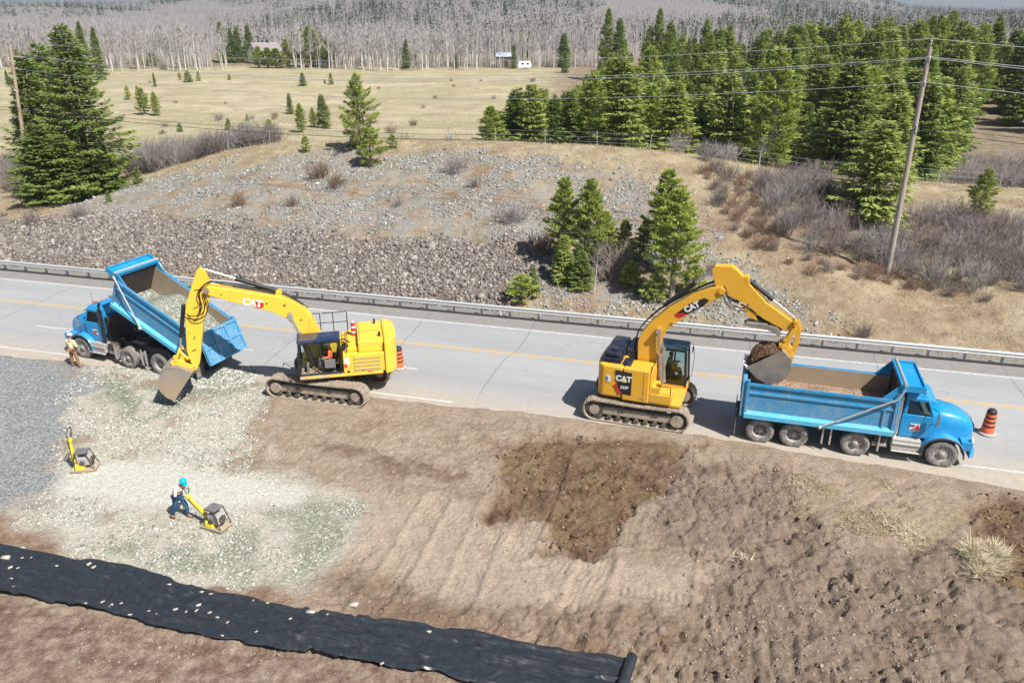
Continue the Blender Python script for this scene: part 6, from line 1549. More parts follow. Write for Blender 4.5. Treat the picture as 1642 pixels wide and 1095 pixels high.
# conifer wood at right, each tree its own
wr = random.Random(5); pts = []
def topline(px): return np.interp(px, [760, 800, 870, 900, 960, 985, 1010, 1060, 1090, 1130, 1180, 1240, 1290, 1400, 1480, 1560, 1642, 1800], [195, 150, 120, 150, 92, 24, 90, 22, 60, 28, 12, 40, 20, 12, 10, 14, 6, 5])
def leftlim(Y): return np.interp(Y, [80, 95, 115, 150, 200, 260], [775, 790, 850, 930, 960, 985])
tries = 0; GR_ = []
for _ in range(6000):
    if len(pts) >= 70: break
    Yv = 82 + 45 * wr.random(); pxv = wr.uniform(770, 1160); X_ = ray(pxv, 200)[0] / ray(pxv, 200)[1] * Yv
    if pxv < leftlim(Yv) - 8 or sd(X_, Yv)[1] < DC + 6 or any((X_ - q[0]) ** 2 + (Yv - q[1]) ** 2 < 6.5 for q in pts): continue
    by = 547.5 + FPX * math.tan(math.atan((CAM_H - float(base(X_, Yv))) / Yv) - PITCH)
    if 1035 < pxv < 1110 and 150 < by < 225: continue
    pts.append((X_, Yv, pxv, by))
while len(pts) < 298 and tries < 60000:
    tries += 1
    Yv = 76 + 165 * wr.random() ** 1.25; pxv = wr.uniform(760, 1790)
    if Yv > 130 and wr.random() < .25 and pxv > 1500: continue
    if pxv < leftlim(Yv): continue
    d_ = ray(pxv, 200); X_ = d_[0] / d_[1] * Yv
    if X_ > 120: continue
    s_, dd_ = sd(X_, Yv)
    if dd_ < DC + 6.5 + 2 * math.sin(X_ * .3): continue
    by = 547.5 + FPX * math.tan(math.atan((CAM_H - float(base(X_, Yv))) / Yv) - PITCH)
    if 1035 < pxv < 1110 and 150 < by < 200: continue
    if pxv > 1530 and by > 215: continue
    if 1215 < pxv < 1300 and by > 225 and wr.random() < .7: continue
    mind = 2.6 + .012 * Yv if Yv < 130 else 4.3
    if any((X_ - q[0]) ** 2 + (Yv - q[1]) ** 2 < mind ** 2 for q in pts): continue
    pts.append((X_, Yv, pxv, by))
for (X_, Yv, pxv, by) in sorted(pts, key=lambda q: q[1]):
    z = float(gz(X_, Yv)); tl = float(topline(pxv)) + wr.uniform(0, 26)
    hmax = zat((X_, Yv, z), tl); front = Yv < 112
    if front: h = min(hmax, wr.uniform(7.5, 10.5) if pxv < 1150 else wr.uniform(8, 12.5)); kind = wr.choice(['lspruce', 'pine', 'spruce', 'lspruce'])
    else: h = min(hmax, wr.uniform(9, 14) + (3 if pxv > 1250 else 0)); kind = wr.choice(['darkpine', 'pine', 'darkpine', 'spruce', 'lspruce'])
    if h < 2.5: h = 2.5
    lb = {'lspruce': 'bright green spruce in the dense conifer wood at upper right', 'spruce': 'dark spruce in the dense conifer wood at upper right', 'pine': 'yellow green pine in the dense conifer wood at upper right', 'darkpine': 'dark tall pine in the dense conifer wood at upper right'}[kind]
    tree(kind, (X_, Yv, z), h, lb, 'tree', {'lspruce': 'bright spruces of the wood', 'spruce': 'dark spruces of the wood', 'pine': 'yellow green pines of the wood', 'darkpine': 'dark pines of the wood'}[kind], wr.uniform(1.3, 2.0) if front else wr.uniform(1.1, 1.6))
# taller far firs sticking out of the treeline
for bx, ty in ((966, 12), (984, 28), (1043, 12), (1028, 40), (1062, 34), (1116, 30), (1150, 40)):
    tree_y('bigspruce' if ty == 28 else 'darkpine', bx, 212, ty, 'tall dark fir standing clear of the wood against the bare treeline', wid=.85 if ty == 28 else 1.1, group='tall firs at the left end of the wood')

# ---- bare trees
def bare_tree(seed, H, spread, n_br, r0, twigs=260, up=.8, tw=.012):
    r = np.random.RandomState(seed); nz = 8; zt = np.linspace(0, 1, nz); bend = np.cumsum(r.randn(nz, 2) * .012 * H, 0) * zt[:, None]
    TP = np.stack([bend[:, 0], bend[:, 1], zt * H], 1); rr = r0 * (1 - .85 * zt)
    tv, tf = tubes(TP[:-1], TP[1:], rr[:-1], rr[1:], 6)
    z = (.35 + .62 * r.rand(n_br)); a = r.rand(n_br) * 6.283; el = up + r.randn(n_br) * .2; L = spread * (1.15 - z) * (.6 + .7 * r.rand(n_br)) + .4
    P0 = np.stack([np.interp(z, zt, bend[:, 0]), np.interp(z, zt, bend[:, 1]), z * H], 1); D = np.stack([np.cos(a) * np.cos(el), np.sin(a) * np.cos(el), np.sin(el)], 1); P1 = P0 + D * L[:, None]
    bv, bf = tubes(P0, P1, r0 * .3 * (1.2 - z), .008 + 0 * z, 3)
    k = r.randint(0, n_br, twigs); t = .25 + .75 * r.rand(twigs); Q0 = P0[k] + (P1 - P0)[k] * t[:, None]; DD = unit(D[k] + r.randn(twigs, 3) * .55 + np.array([[0, 0, .35]])); Q1 = Q0 + DD * (.35 + .7 * r.rand(twigs))[:, None] * spread * .45
    cv, cf = tubes(Q0, Q1, tw + 0 * t, tw * .5 + 0 * t, 3)
    crown = (np.concatenate([bv, cv]), np.concatenate([bf, cf + len(bv)]), np.concatenate([np.full(len(bv), .3), np.repeat(r.rand(twigs), 6)]))
    return (tv, tf), crown
def bare_proto(seed, H, sp, nb, r0, bm, tm, **k):
    (tv, tf), (cv, cf, ti) = bare_tree(seed, H, sp, nb, r0, **k); return mesh_np('trunk', tv, tf, bm, True), mesh_np('crown', cv, cf, tm, False, [('tint', 'POINT', ti)]), H
ASP = [bare_proto(80 + k, 10, 2.0, 34, .15, M['aspen'], M['twig_aspen'], twigs=330, tw=.026) for k in range(5)]
ar = random.Random(8)
def aspen(P, h, label, group=None, k=None):
    tm, cm, H0 = ASP[ar.randrange(5) if k is None else k]; e = empty('aspen_tree', P, ar.uniform(0, 6.28), label, 'tree', group); e.scale = (h / H0,) * 3
    obj_np('trunk', tm, e); obj_np('crown', cm, e); return e
n = 0
for i in range(3000):
    if n >= 230: break
    px = ar.uniform(-30, 985); Yv = ar.uniform(248, 282)
    if 372 < px < 470: continue
    if 195 < px < 215: continue
    if 770 < px < 860 and Yv < 268: continue
    d_ = ray(px, 90); X_ = d_[0] / d_[1] * Yv; z = float(gz(X_, Yv))
    aspen((X_, Yv, z - .1), ar.uniform(8.5, 12.5), 'slender bare aspen in the pale treeline beyond the field', 'bare aspens along the far side of the field'); n += 1
GB = bare_proto(90, 7, 1.6, 26, .07, M['aspen'], M['twig_grey'], twigs=260, tw=.012)
def gb(px, py, ty, label, mats=None):
    P = at(px, py); h = zat(P, ty); e = empty('bare_sapling', (P[0], P[1], float(gz(P[0], P[1]))), 1.0, label, 'tree'); e.scale = (h / 7,) * 3; obj_np('trunk', GB[0], e); obj_np('crown', GB[1], e)
gb(953, 474, 392, 'thin bare sapling with pale trunk below the pine pair'); gb(1212, 300, 225, 'leafless grey sapling on the crest beside the leaning fence stake'); 
def gby(px, Y, ty, label):
    d_ = ray(px, 200); P = (d_[0] / d_[1] * Y, Y); z = float(gz(*P)); h = zat((*P, z), ty); e = empty('bare_tree', (*P, z), 2.0, label, 'tree'); e.scale = (h / 7,) * 3; obj_np('trunk', GB[0], e); obj_np('crown', GB[1], e)
gby(1170, 82, 122, 'grey leafless tree standing in front of the conifer wood'); gby(1455, 90, 195, 'pale leafless tree at the edge of the wood by the utility pole')

# ---- shrubs
def shrub_mesh(seed, H, Rr, stems, mat, tw=.011):
    r = np.random.RandomState(seed); a = r.rand(stems) * 6.283; el = .75 + .75 * r.rand(stems); L = H * (.65 + .45 * r.rand(stems)); q = Rr * .55 * np.sqrt(r.rand(stems))
    b = r.rand(stems) * 6.283; P0 = np.stack([q * np.cos(b), q * np.sin(b), 0 * q - .1], 1); D = unit(np.stack([np.cos(a) * np.cos(el), np.sin(a) * np.cos(el), np.sin(el)], 1)); P1 = P0 + D * (L * .6)[:, None]
    D2 = unit(D + r.randn(stems, 3) * .2 + np.array([[0, 0, .3]])); P2 = P1 + D2 * (L * .4)[:, None]
    n = stems * 6; k = r.randint(0, stems, n); t = .35 + .65 * r.rand(n); Q0 = np.where((t < .7)[:, None], P0[k] + (P1 - P0)[k] * (t / .7)[:, None].clip(0, 1), P1[k] + (P2 - P1)[k] * ((t - .7) / .3)[:, None].clip(0, 1))
    Q1 = Q0 + unit(D[k] + r.randn(n, 3) * .5 + np.array([[0, 0, .3]])) * (H * (.14 + .2 * r.rand(n)))[:, None]
    v, f, o = [], [], 0
    for (A, B, w0, w1) in ((P0, P1, tw * 1.5, tw * 1.1), (P1, P2, tw * 1.1, tw * .6), (Q0, Q1, tw * .8, tw * .4)):
        vv, ff = tubes(A, B, np.full(len(A), w0), np.full(len(A), w1), 3); v.append(vv); f.append(ff + o); o += len(vv)
    V = np.concatenate(v); return mesh_np('bare_shrub', V, np.concatenate(f), mat, False, [('tint', 'POINT', np.repeat(r.rand(len(V) // 6), 6)[:len(V)])])
SH = {'mauve': [shrub_mesh(100 + k, 2.2, 1.3, 75, M['twig_mauve']) for k in range(3)], 'grey': [shrub_mesh(110 + k, 2.4, 1.4, 75, M['twig_grey']) for k in range(3)], 'red': [shrub_mesh(120 + k, 1.1, .9, 60, M['twig_red'], .009) for k in range(2)]}
sr = random.Random(12)
def shrub(kind, x, y, h, label, group=None, w=1.0):
    me = SH[kind][sr.randrange(len(SH[kind]))]; o = obj_np('bare_shrub', me); H0 = 1.1 if kind == 'red' else 2.3; s = h / H0
    o.location = (x, y, float(gz(x, y))); o.scale = (s * w, s * w, s); o.rotation_euler = (0, 0, sr.uniform(0, 6.28)); return tag(o, label, 'shrub', group)
def shrub_poly(pts, n, kinds, hr, label, group, mind):
    P = poly(pts, True); a = P.min(0); b = P.max(0); got = []
    for _ in range(n * 60):
        if len(got) >= n: break
        x, y = sr.uniform(a[0], b[0]), sr.uniform(a[1], b[1])
        if sdist(np.array([x]), np.array([y]), P)[0] < 0 or any((x - u) ** 2 + (y - v) ** 2 < mind ** 2 for u, v in got): continue
        got.append((x, y)); kd = sr.choice(kinds); shrub(kd, x, y, sr.uniform(*hr), label[kd], group + ', ' + kd, sr.uniform(.9, 1.3))
TL = {'mauve': 'mauve leafless shrub in the dense brush around the right utility pole', 'grey': 'grey leafless shrub in the dense brush around the right utility pole', 'red': 'low reddish leafless shrub in the brush around the right utility pole'}
TL2 = {'mauve': 'low mauve leafless shrub in dry grass left of the dense right thicket', 'red': 'low brown leafless shrub in dry grass left of the dense right thicket'}
shrub_poly([(1215, 285), (1300, 290), (1420, 345), (1560, 350), (1700, 370), (1720, 480), (1560, 470), (1490, 460), (1400, 425), (1290, 405), (1220, 350)], 120, ['mauve', 'grey', 'mauve'], (1.0, 2.1), TL, 'shrubs of the right thicket', 1.25)
shrub_poly([(1120, 270), (1220, 290), (1260, 410), (1420, 440), (1560, 480), (1650, 500), (1500, 470), (1300, 440), (1180, 380)], 60, ['mauve', 'red', 'red'], (.5, 1.0), TL2, 'low shrubs below the right thicket', .9)
CL = {'mauve': 'mauve leafless shrub on the grassy crest right of the tall slope pines', 'grey': 'grey leafless shrub on the grassy crest right of the tall slope pines', 'red': ''}
shrub_poly([(1010, 238), (1090, 240), (1200, 262), (1230, 300), (1150, 290), (1060, 262)], 20, ['mauve', 'grey'], (1.0, 1.9), CL, 'shrubs on the crest', 1.2)
LL = {'mauve': 'mauve leafless shrub in the brush behind the crest right of the left spruces', 'grey': 'grey leafless shrub in the brush behind the crest right of the left spruces'}
def shrub_band(px0, px1, Y0_, Y1_, n, kinds, hr, label, group):
    for _ in range(n):
        px = sr.uniform(px0, px1); Y = sr.uniform(Y0_, Y1_); d_ = ray(px, 240); kd = sr.choice(kinds); x = d_[0] / d_[1] * Y
        shrub(kd, x, Y, sr.uniform(*hr), label[kd], group + ', ' + kd, 1.2)
shrub_band(195, 440, 82, 100, 55, ['grey', 'mauve', 'grey'], (2.0, 3.2), LL, 'brush behind the crest at left')
shrub_band(-20, 40, 84, 100, 14, ['mauve', 'grey'], (2, 3), {'mauve': 'mauve leafless shrub at the left edge behind the big spruces', 'grey': 'grey leafless shrub at the left edge behind the big spruces'}, 'brush at the left edge')
shrub_band(640, 770, 98, 112, 20, ['grey', 'mauve'], (1.8, 2.8), {'mauve': 'mauve leafless shrub behind the wire fence left of the wood', 'grey': 'grey leafless shrub behind the wire fence left of the wood'}, 'brush behind the wire fence')
shrub_band(1545, 1700, 74, 96, 40, ['mauve', 'grey'], (1.8, 3.0), {'mauve': 'mauve leafless shrub on the rise behind the grass at the right edge', 'grey': 'grey leafless shrub on the rise behind the grass at the right edge'}, 'brush on the rise at the right edge')
shrub_band(1040, 1320, 80, 92, 22, ['mauve', 'grey'], (1.5, 2.6), {'mauve': 'mauve leafless shrub at the foot of the conifer wood', 'grey': 'grey leafless shrub at the foot of the conifer wood'}, 'brush at the foot of the wood')
for kd, px, py, h, lb, w in (('grey', 732, 275, 1.5, 'wide grey leafless bush near the top of the stony slope', 1.5), ('grey', 822, 355, 1.5, 'grey leafless bush on the pale stones left of the pine pair', 1.5), ('red', 512, 285, 1.4, 'reddish leafless bush on the upper stony slope', 1.3), ('red', 385, 330, 1.3, 'small red twigged bush at the edge of the pale stones', .9), ('grey', 128, 348, 1.2, 'brown leafless bush on the stones below the left spruces', 1.3), ('mauve', 52, 360, 1.4, 'leafless bush left of the brown one below the left spruces', 1.0),
    ('mauve', 984, 446, 2.6, 'dense leafless bush between the young spruces and the tall slope pines', 1.1), ('red', 872, 405, 1.6, 'red brown bush at the left foot of the pine pair', 1.2), ('mauve', 1384, 540, 1.0, 'small leafless bush in dry grass behind the guardrail at right', 1.0), ('grey', 1150, 330, 1.3, 'thin grey bush on the slope right of the tallest pine', 1.0), ('red', 540, 300, 1.1, 'low reddish bush beside the larger one on the upper slope', 1.2), ('grey', 640, 330, .8, 'low sparse bush in the middle of the pale stones', 1.1), ('red', 470, 330, .9, 'small reddish bush above the dark rubble', 1.0), ('mauve', 762, 300, 1.0, 'low bush on the stony slope below the wide grey bush', 1.1), ('mauve', 715, 490, .8, 'small dry bush at the bottom of the dark rubble by the guardrail', 1.2), ('mauve', 1140, 440, .9, 'small dry bush on pale stones above the right digger arm', 1.0)):
    P = at(px, py); shrub(kd, P[0], P[1], h, lb, None, w)

fr_ = random.Random(31)
for _ in range(34):
    px = fr_.uniform(215, 880); Y = fr_.uniform(105, 215); d_ = ray(px, 150); x = d_[0] / d_[1] * Y
    shrub(fr_.choice(['red', 'red', 'grey']), x, Y, fr_.uniform(.5, 1.3), 'small brown scrub bush dotted over the dry field', 'scrub bushes in the field', 1.3)
# ---- far forest: masses of bare and conifer trees
def mass(name, n, kinds, seed, y0, y1, pw, lab, xlim=.78):
    r = np.random.RandomState(seed); u = r.rand(n); Y = y0 * (y1 / y0) ** (u ** pw); X = Y * xlim * (2 * r.rand(n) - 1)
    return X, Y, r
def far_bare():
    X, Y, r = mass('', 16000, 0, 1, 272, 5200, .9, ''); X2 = 265 * .8 * (2 * r.rand(2600) - 1); Y2 = 258 + 40 * r.rand(2600); k = (X2 / Y2 < .14); X = np.concatenate([X, X2[k]]); Y = np.concatenate([Y, Y2[k]])
    k = ~((X / Y > -.36) & (X / Y < -.24) & (Y < 300)); X, Y = X[k], Y[k]; n = len(X)
    z = gz(X, Y); H = 9 + 3.5 * r.rand(n); sc = np.clip(Y / 500, 1, 5)          # farther ones stand for wider crowns
    P0 = np.stack([X, Y, z], 1); P1 = P0 + np.stack([r.randn(n) * .3, r.randn(n) * .3, H * .9], 1)
    w = .10 * np.sqrt(sc)
    tv, tf = tubes(P0, P1, w, w * .4, 3)
    m = 15; idx = np.repeat(np.arange(n), m); t = .38 + .6 * r.rand(n * m); Q = P0[idx] + (P1 - P0)[idx] * t[:, None]; a = r.rand(n * m) * 6.283
    D = np.stack([np.cos(a) * .45, np.sin(a) * .45, .9 + 0 * a], 1); L = (1.6 + 1.4 * r.rand(n * m)) * (1.2 - t * .4); W = .12 * sc[idx]
    cv, cf = diamonds(Q, D, L, W, r)
    tint = np.concatenate([np.repeat(.7 + .3 * r.rand(n), 6), np.repeat(np.clip(.35 + .4 * r.rand(n * m), 0, 1), 4)])
    t_ = NT('far_bare_trees'); c = t_.mix(t_.attr('tint'), (.2, .175, .175), (.5, .475, .46)); mt = t_.fin(c, .95, 0, None, .05)
    tag(obj_np('far_bare_forest', mesh_np('far_bare_forest', np.concatenate([tv, cv]), np.concatenate([tf, cf + len(tv)]), mt, False, [('tint', 'POINT', tint)])), 'endless grey leafless forest filling the far hills', 'forest', None, 'stuff')
def far_conif():
    X, Y, r = mass('', 21000, 0, 2, 310, 5200, .75, '')
    k = fbm(X / 160, Y / 420, 3, 71) + .12 * sstep(700, 3000, Y) + .04 * (np.abs(X / Y - .1) < .4) > .515; X, Y = X[k], Y[k]; n = len(X); z = gz(X, Y); H = 9 + 6 * r.rand(n); sc = np.clip(Y / 700, 1, 4)
    m = 26; idx = np.repeat(np.arange(n), m); f = r.rand(n * m) ** 1.2; a = r.rand(n * m) * 6.283; rad = 1.9 * sc[idx] ** .6 * (1 - f) * (.4 + .6 * r.rand(n * m))
    P = np.stack([X[idx] + np.cos(a) * rad * .6, Y[idx] + np.sin(a) * rad * .6, z[idx] + 1 + f * (H[idx] - 1)], 1); D = np.stack([np.cos(a), np.sin(a), -.3 + 0 * a], 1)
    D = np.where((f > .9)[:, None], np.array([[0, 0, 1.]]), D)
    cv, cf = diamonds(P, D, .5 + rad * .9, (.5 + rad * .7), r, np.array([[0, 0, 1.]]))
    t_ = NT('far_conifers'); c = t_.mix(t_.attr('tint'), (.02, .035, .02), (.07, .1, .045)); mt = t_.fin(c, .9, 0, None, .1)
    tag(obj_np('far_conifer_forest', mesh_np('far_conifer_forest', cv, cf, mt, False, [('tint', 'POINT', np.repeat(r.rand(n * m), 4))])), 'dark conifers scattered through the bare forest on the far hills', 'forest', None, 'stuff')
far_bare(); far_conif()

# ------------------------------------------------------------------ house, shed, parked camper
def house():
    d_ = ray(425, 90); Y = 285; x = d_[0] / d_[1] * Y; z = float(gz(x, Y)); e = empty('house', (x, Y, z + .4), R(46), 'white gabled house with grey brown roof far across the field', 'house')
    e.scale = (.86,) * 3; L, W, h, rf = 10.5, 7.6, 4.2, 2.9
    m = MB(); m.bb(-L / 2, L / 2, -W / 2, W / 2, 0, h); m.add([(-L / 2, -W / 2, h), (-L / 2, W / 2, h), (-L / 2, 0, h + rf)], [(0, 2, 1)]); m.add([(L / 2, -W / 2, h), (L / 2, W / 2, h), (L / 2, 0, h + rf)], [(0, 1, 2)])
    m.build('wall', M['white'], e)
    rm = paint('weathered_roof', (.27, .235, .25), .8, 0, .2); m = MB(); o = .45
    for s in (-1, 1): m.hexa([(-L / 2 - o, 0, h + rf + .02), (L / 2 + o, 0, h + rf + .02), (L / 2 + o, s * (W / 2 + o), h - .35), (-L / 2 - o, s * (W / 2 + o), h - .35), (-L / 2 - o, 0, h + rf + .2), (L / 2 + o, 0, h + rf + .2), (L / 2 + o, s * (W / 2 + o), h - .17), (-L / 2 - o, s * (W / 2 + o), h - .17)])
    ro = m.build('roof', rm, e)
    m = MB(); m.bb(1.2, 1.9, -.4, .3, h + rf - .6, h + rf + .9); m.build('chimney', M['frame'], ro)
    m = MB(); m.bb(-L / 2 - .04, -L / 2 - .01, -.5, .5, 4.3, 5.4); m.bb(-L / 2 - .06, -L / 2 - .035, -.4, .4, 4.4, 5.3, 1); m.build('window', [M['white'], M['darkglass']], e)
    for xx in (-3.2, -.6, 2.4): m = MB(); m.bb(xx - .6, xx + .6, -W / 2 - .03, -W / 2, 1.2, 2.5); m.bb(xx - .5, xx + .5, -W / 2 - .05, -W / 2 - .03, 1.3, 2.4, 1); m.build('window', [M['white'], M['darkglass']], e)
    m = MB(); m.bb(3.8, 4.7, -W / 2 - .05, -W / 2, .1, 2.2); m.build('door', M['frame'], e)
house()
def shed():
    d_ = ray(810, 90); Y = 266; x = d_[0] / d_[1] * Y; z = float(gz(x, Y)); e = empty('shed', (x, Y, z), R(2), 'low brown shed with pale blue metal roof at the far treeline', 'shed')
    m = MB(); m.bb(-2.6, 2.6, -2, 2, 0, 3.2); m.build('wall', plain('brown_boards', (.26, .21, .18)), e)
    m = MB(); m.hexa([(-2.9, -2.4, 3.2), (2.9, -2.4, 3.2), (2.9, 2.3, 4.1), (-2.9, 2.3, 4.1), (-2.9, -2.4, 3.3), (2.9, -2.4, 3.3), (2.9, 2.3, 4.2), (-2.9, 2.3, 4.2)]); m.build('roof', paint('pale_blue_metal', (.55, .66, .8), .4, .2, .2), e)
    m = MB(); m.bb(-.9, .9, -2.04, -2, .05, 2.3); m.build('door', M['frame'], e)
shed()
def camper():
    d_ = ray(841, 93); Y = 250; x = d_[0] / d_[1] * Y; z = float(gz(x, Y)); e = empty('camper_trailer', (x, Y, z), R(5), 'small white trailer parked right of the far shed', 'trailer')
    m = MB(); m.prism([(-1.9, .5), (1.9, .5), (2.1, 1.4), (1.7, 2.3), (-1.7, 2.3), (-2.1, 1.4)], -1, 1); m.build('body', M['white'], e, .08)
    m = MB(); m.bb(-1, -.3, -1.02, -1, 1.4, 1.9); m.bb(.6, 1.2, -1.02, -1, 1.4, 1.9); m.build('window', M['darkglass'], e)
    for xx in (-.3, .45):
        m = MB(); m.cyl((xx, -1.0, .33), (xx, -.8, .33), .33, .33, 14); m.build('wheel', M['rubber'], e)
    m = MB(); m.path([(2.0, 0, .55), (3.0, 0, .5)], .06, 6); m.build('tow_bar', M['frame'], e)
camper()

# ------------------------------------------------------------------ people
def skin(name, nodes, edges, mat, parent, lv=1, root=0):
    me = bpy.data.meshes.new(name); me.from_pydata([n[0] for n in nodes], edges, []); o = bpy.data.objects.new(name, me); COL.objects.link(o)
    sk = o.modifiers.new('skin', 'SKIN'); sk.use_smooth_shade = True
    for i, n in enumerate(nodes):
        sv = me.skin_vertices[0].data[i]; r = n[1]; sv.radius = (r, r) if not isinstance(r, tuple) else r; sv.use_root = (i == root)
    ss = o.modifiers.new('sub', 'SUBSURF'); ss.levels = lv; ss.render_levels = lv
    dg = bpy.context.evaluated_depsgraph_get(); m2 = bpy.data.meshes.new_from_object(o.evaluated_get(dg)); o.modifiers.clear(); o.data = m2
    m2.materials.clear(); m2.materials.append(mat); m2.polygons.foreach_set('use_smooth', np.ones(len(m2.polygons), bool)); o.parent = parent; return o
def hand(nodes, edges, wi, W, D, palm_n):
    """palm and five bent fingers grown from wrist node wi at W along D"""
    W, D, N = Vector(W), Vector(D).normalized(), Vector(palm_n).normalized(); S = D.cross(N).normalized()
    nodes.append((tuple(W + D * .05), .034)); p = len(nodes) - 1; edges.append((wi, p)); nodes.append((tuple(W + D * .085), .03)); q = len(nodes) - 1; edges.append((p, q))
    for k, (sp, L) in enumerate(((-.032, .075), (-.011, .085), (.011, .08), (.032, .062))):
        a = W + D * .1 + S * sp; b = a + (D * .75 + N * .45) * L * .5; c = b + (D * .2 + N * .9) * L * .5
        i = len(nodes); nodes += [(tuple(a), .0105), (tuple(b), .0095), (tuple(c), .0085)]; edges += [(q, i), (i, i + 1), (i + 1, i + 2)]
    a = W + D * .035 - S * .045; b = a + (D * .6 + N * .6 - S * .3) * .035; c = b + (D * .5 + N * .8) * .03; i = len(nodes); nodes += [(tuple(a), .013), (tuple(b), .0115), (tuple(c), .0095)]; edges += [(p, i), (i, i + 1), (i + 1, i + 2)]
def person(loc, hd, J, label, cl, group=None):
    """J: joints in local metres (x forward, y left, z up). cl: materials"""
    e = empty('person', loc, hd, label, 'person', group)
    V = {k: Vector(v) for k, v in J.items()}
    nodes = [(J['pelvis'], (.125, .1)), (J['waist'], (.115, .09)), (J['chest'], (.145, .105)), (J['neck'], .06)]; edges = [(0, 1), (1, 2), (2, 3)]
    hd_ = V['head']; nk = V['neck']; up = (hd_ - nk).normalized(); fw = Vector(J.get('look', (1, 0, 0))).normalized()
    nodes += [(tuple(nk + up * .07), .052), (tuple(hd_ - up * .04 + fw * .01), (.078, .088)), (tuple(hd_ + up * .05), (.082, .09)), (tuple(hd_ + up * .10), .05)]; edges += [(3, 4), (4, 5), (5, 6), (6, 7)]
    wr_ = {}
    for s in ('l', 'r'):
        i = len(nodes); nodes += [(J['sh' + s], .06), (J['el' + s], .043), (J['wr' + s], .028)]; edges += [(2, i), (i, i + 1), (i + 1, i + 2)]; wr_[s] = i + 2
    for s in ('l', 'r'):
        i = len(nodes); nodes += [(J['hip' + s], .085), (J['kn' + s], .058), (J['an' + s], .04), (J['to' + s], .035)]; edges += [(0, i), (i, i + 1), (i + 1, i + 2), (i + 2, i + 3)]
    for s in ('l', 'r'):
        W = V['wr' + s]; D = W - V['el' + s]; D = Vector(J.get('hd' + s, tuple(D))); hand(nodes, edges, wr_[s], W, D, J.get('pn' + s, (0, 0, -1)))
    skin('body', nodes, edges, M['skin'], e, 1)
    # face
    c = hd_ + up * .0; side = up.cross(fw).normalized()
    m = MB(); 
    for s in (-1, 1): m.ball(tuple(c + fw * .082 + side * s * .032 + up * .01), .011, 6, 0); m.ball(tuple(c + fw * .092 + side * s * .032 + up * .01), .005, 5, 1)
    m.build('eyes', [M['white'], M['hair']], e)
    m = MB(); m.ball(tuple(c + fw * .098 - up * .02), .015, 6, 0, (1, 1, 1)); m.box(tuple(c + fw * .088 - up * .055), (.012, .045, .01), None, 1)
    for s in (-1, 1): m.ball(tuple(c + side * s * .085), .022, 6, 0)
    m.build('nose_and_mouth', [M['skin'], paint('lips', (.3, .1, .08), .6, 0, 0)], e)
    m = MB(); m.ball(tuple(c + up * .04 - fw * .012), .096, 10, 0, (1, 1, 1.05)) if False else m.ball((0, 0, 0), .096, 12)
    m.v = [tuple(Vector(v) + c + up * .045 - fw * .015) for v in m.v if True]; m.build('hair', M['hair'], e)
    if cl.get('hat'):
        m = MB(); m.lathe([(.128, 0), (.132, .012), (.118, .02), (.116, .06), (.1, .105), (.06, .135), (.001, .145)], (0, 0, 0), 'z', 20)
        m.add([(.1, -.09, .0), (.19, -.05, -.012), (.19, .05, -.012), (.1, .09, .0), (.1, -.09, .012), (.19, -.05, .0), (.19, .05, .0), (.1, .09, .012)], [(3, 2, 1, 0), (4, 5, 6, 7), (0, 1, 5, 4), (1, 2, 6, 5), (2, 3, 7, 6)])
        m.bb(-.11, .11, -.012, .012, .1, .15) if False else None
        q = Matrix((fw, side, up)).transposed().to_4x4(); q.translation = c + up * .045; m.xf(q); m.build('hard_hat', cl['hat'], e)
    # clothes: slightly thicker shells over the body
    P = V['pelvis']; g = .022
    n2 = [(tuple(P + Vector((0, 0, .02))), (.15, .125)), (J['waist'], (.14, .115)), (J['chest'], (.168, .128)), (tuple(nk.lerp(V['chest'], .25)), (.085, .08))]; e2 = [(0, 1), (1, 2), (2, 3)]
    for s in ('l', 'r'):
        i = len(n2); n2 += [(J['sh' + s], .08), (J['el' + s], .062), (tuple(V['wr' + s].lerp(V['el' + s], .1)), .045)]; e2 += [(2, i), (i, i + 1), (i + 1, i + 2)]
    skin('shirt', n2, e2, cl['shirt'], e, 1)
    if cl.get('vest'):
        n3 = [(tuple(P + Vector((0, 0, .05))), (.165, .14)), (J['waist'], (.155, .13)), (J['chest'], (.182, .142)), (tuple(nk.lerp(V['chest'], .35)), (.1, .09))]; vv = skin('vest', n3, [(0, 1), (1, 2), (2, 3)], cl['vest'], e, 1)
        m = MB(); w_ = V['waist']; c_ = V['chest']
        for t_ in (.15, .8):
            q = w_.lerp(c_, t_); m.lathe([(.001, -.02), (.2, -.02), (.2, .025), (.001, .025)], (0, 0, 0), 'z', 18); b0 = len(m.v) - 72
            for i in range(b0, len(m.v)): v = m.v[i]; m.v[i] = (v[0] * .78 + q.x, v[1] * .98 + q.y, v[2] + q.z)
        m.build('reflective_band', M['alu'], e)
    n4 = [(tuple(P), (.145, .12))]; e4 = []
    for s in ('l', 'r'):
        i = len(n4); n4 += [(J['hip' + s], .108), (J['kn' + s], .082), (tuple(V['an' + s].lerp(V['kn' + s], .12)), .066)]; e4 += [(0, i), (i, i + 1), (i + 1, i + 2)]
    skin('trousers', n4, e4, cl['trousers'], e, 1)
    for s in ('l', 'r'):
        A, T = V['an' + s], V['to' + s]; dd = (T - A); dd.z = 0; dd.normalize()
        skin('boot', [(tuple(A + Vector((0, 0, .08))), .06), (tuple(A), .055), (tuple(A - dd * .03 + Vector((0, 0, -.045))), .045), (tuple(A + dd * .09 + Vector((0, 0, -.045))), .045), (tuple(A + dd * .18 + Vector((0, 0, -.05))), .038)], [(0, 1), (1, 2), (2, 3), (3, 4)], cl['boots'], e, 1)
    return e
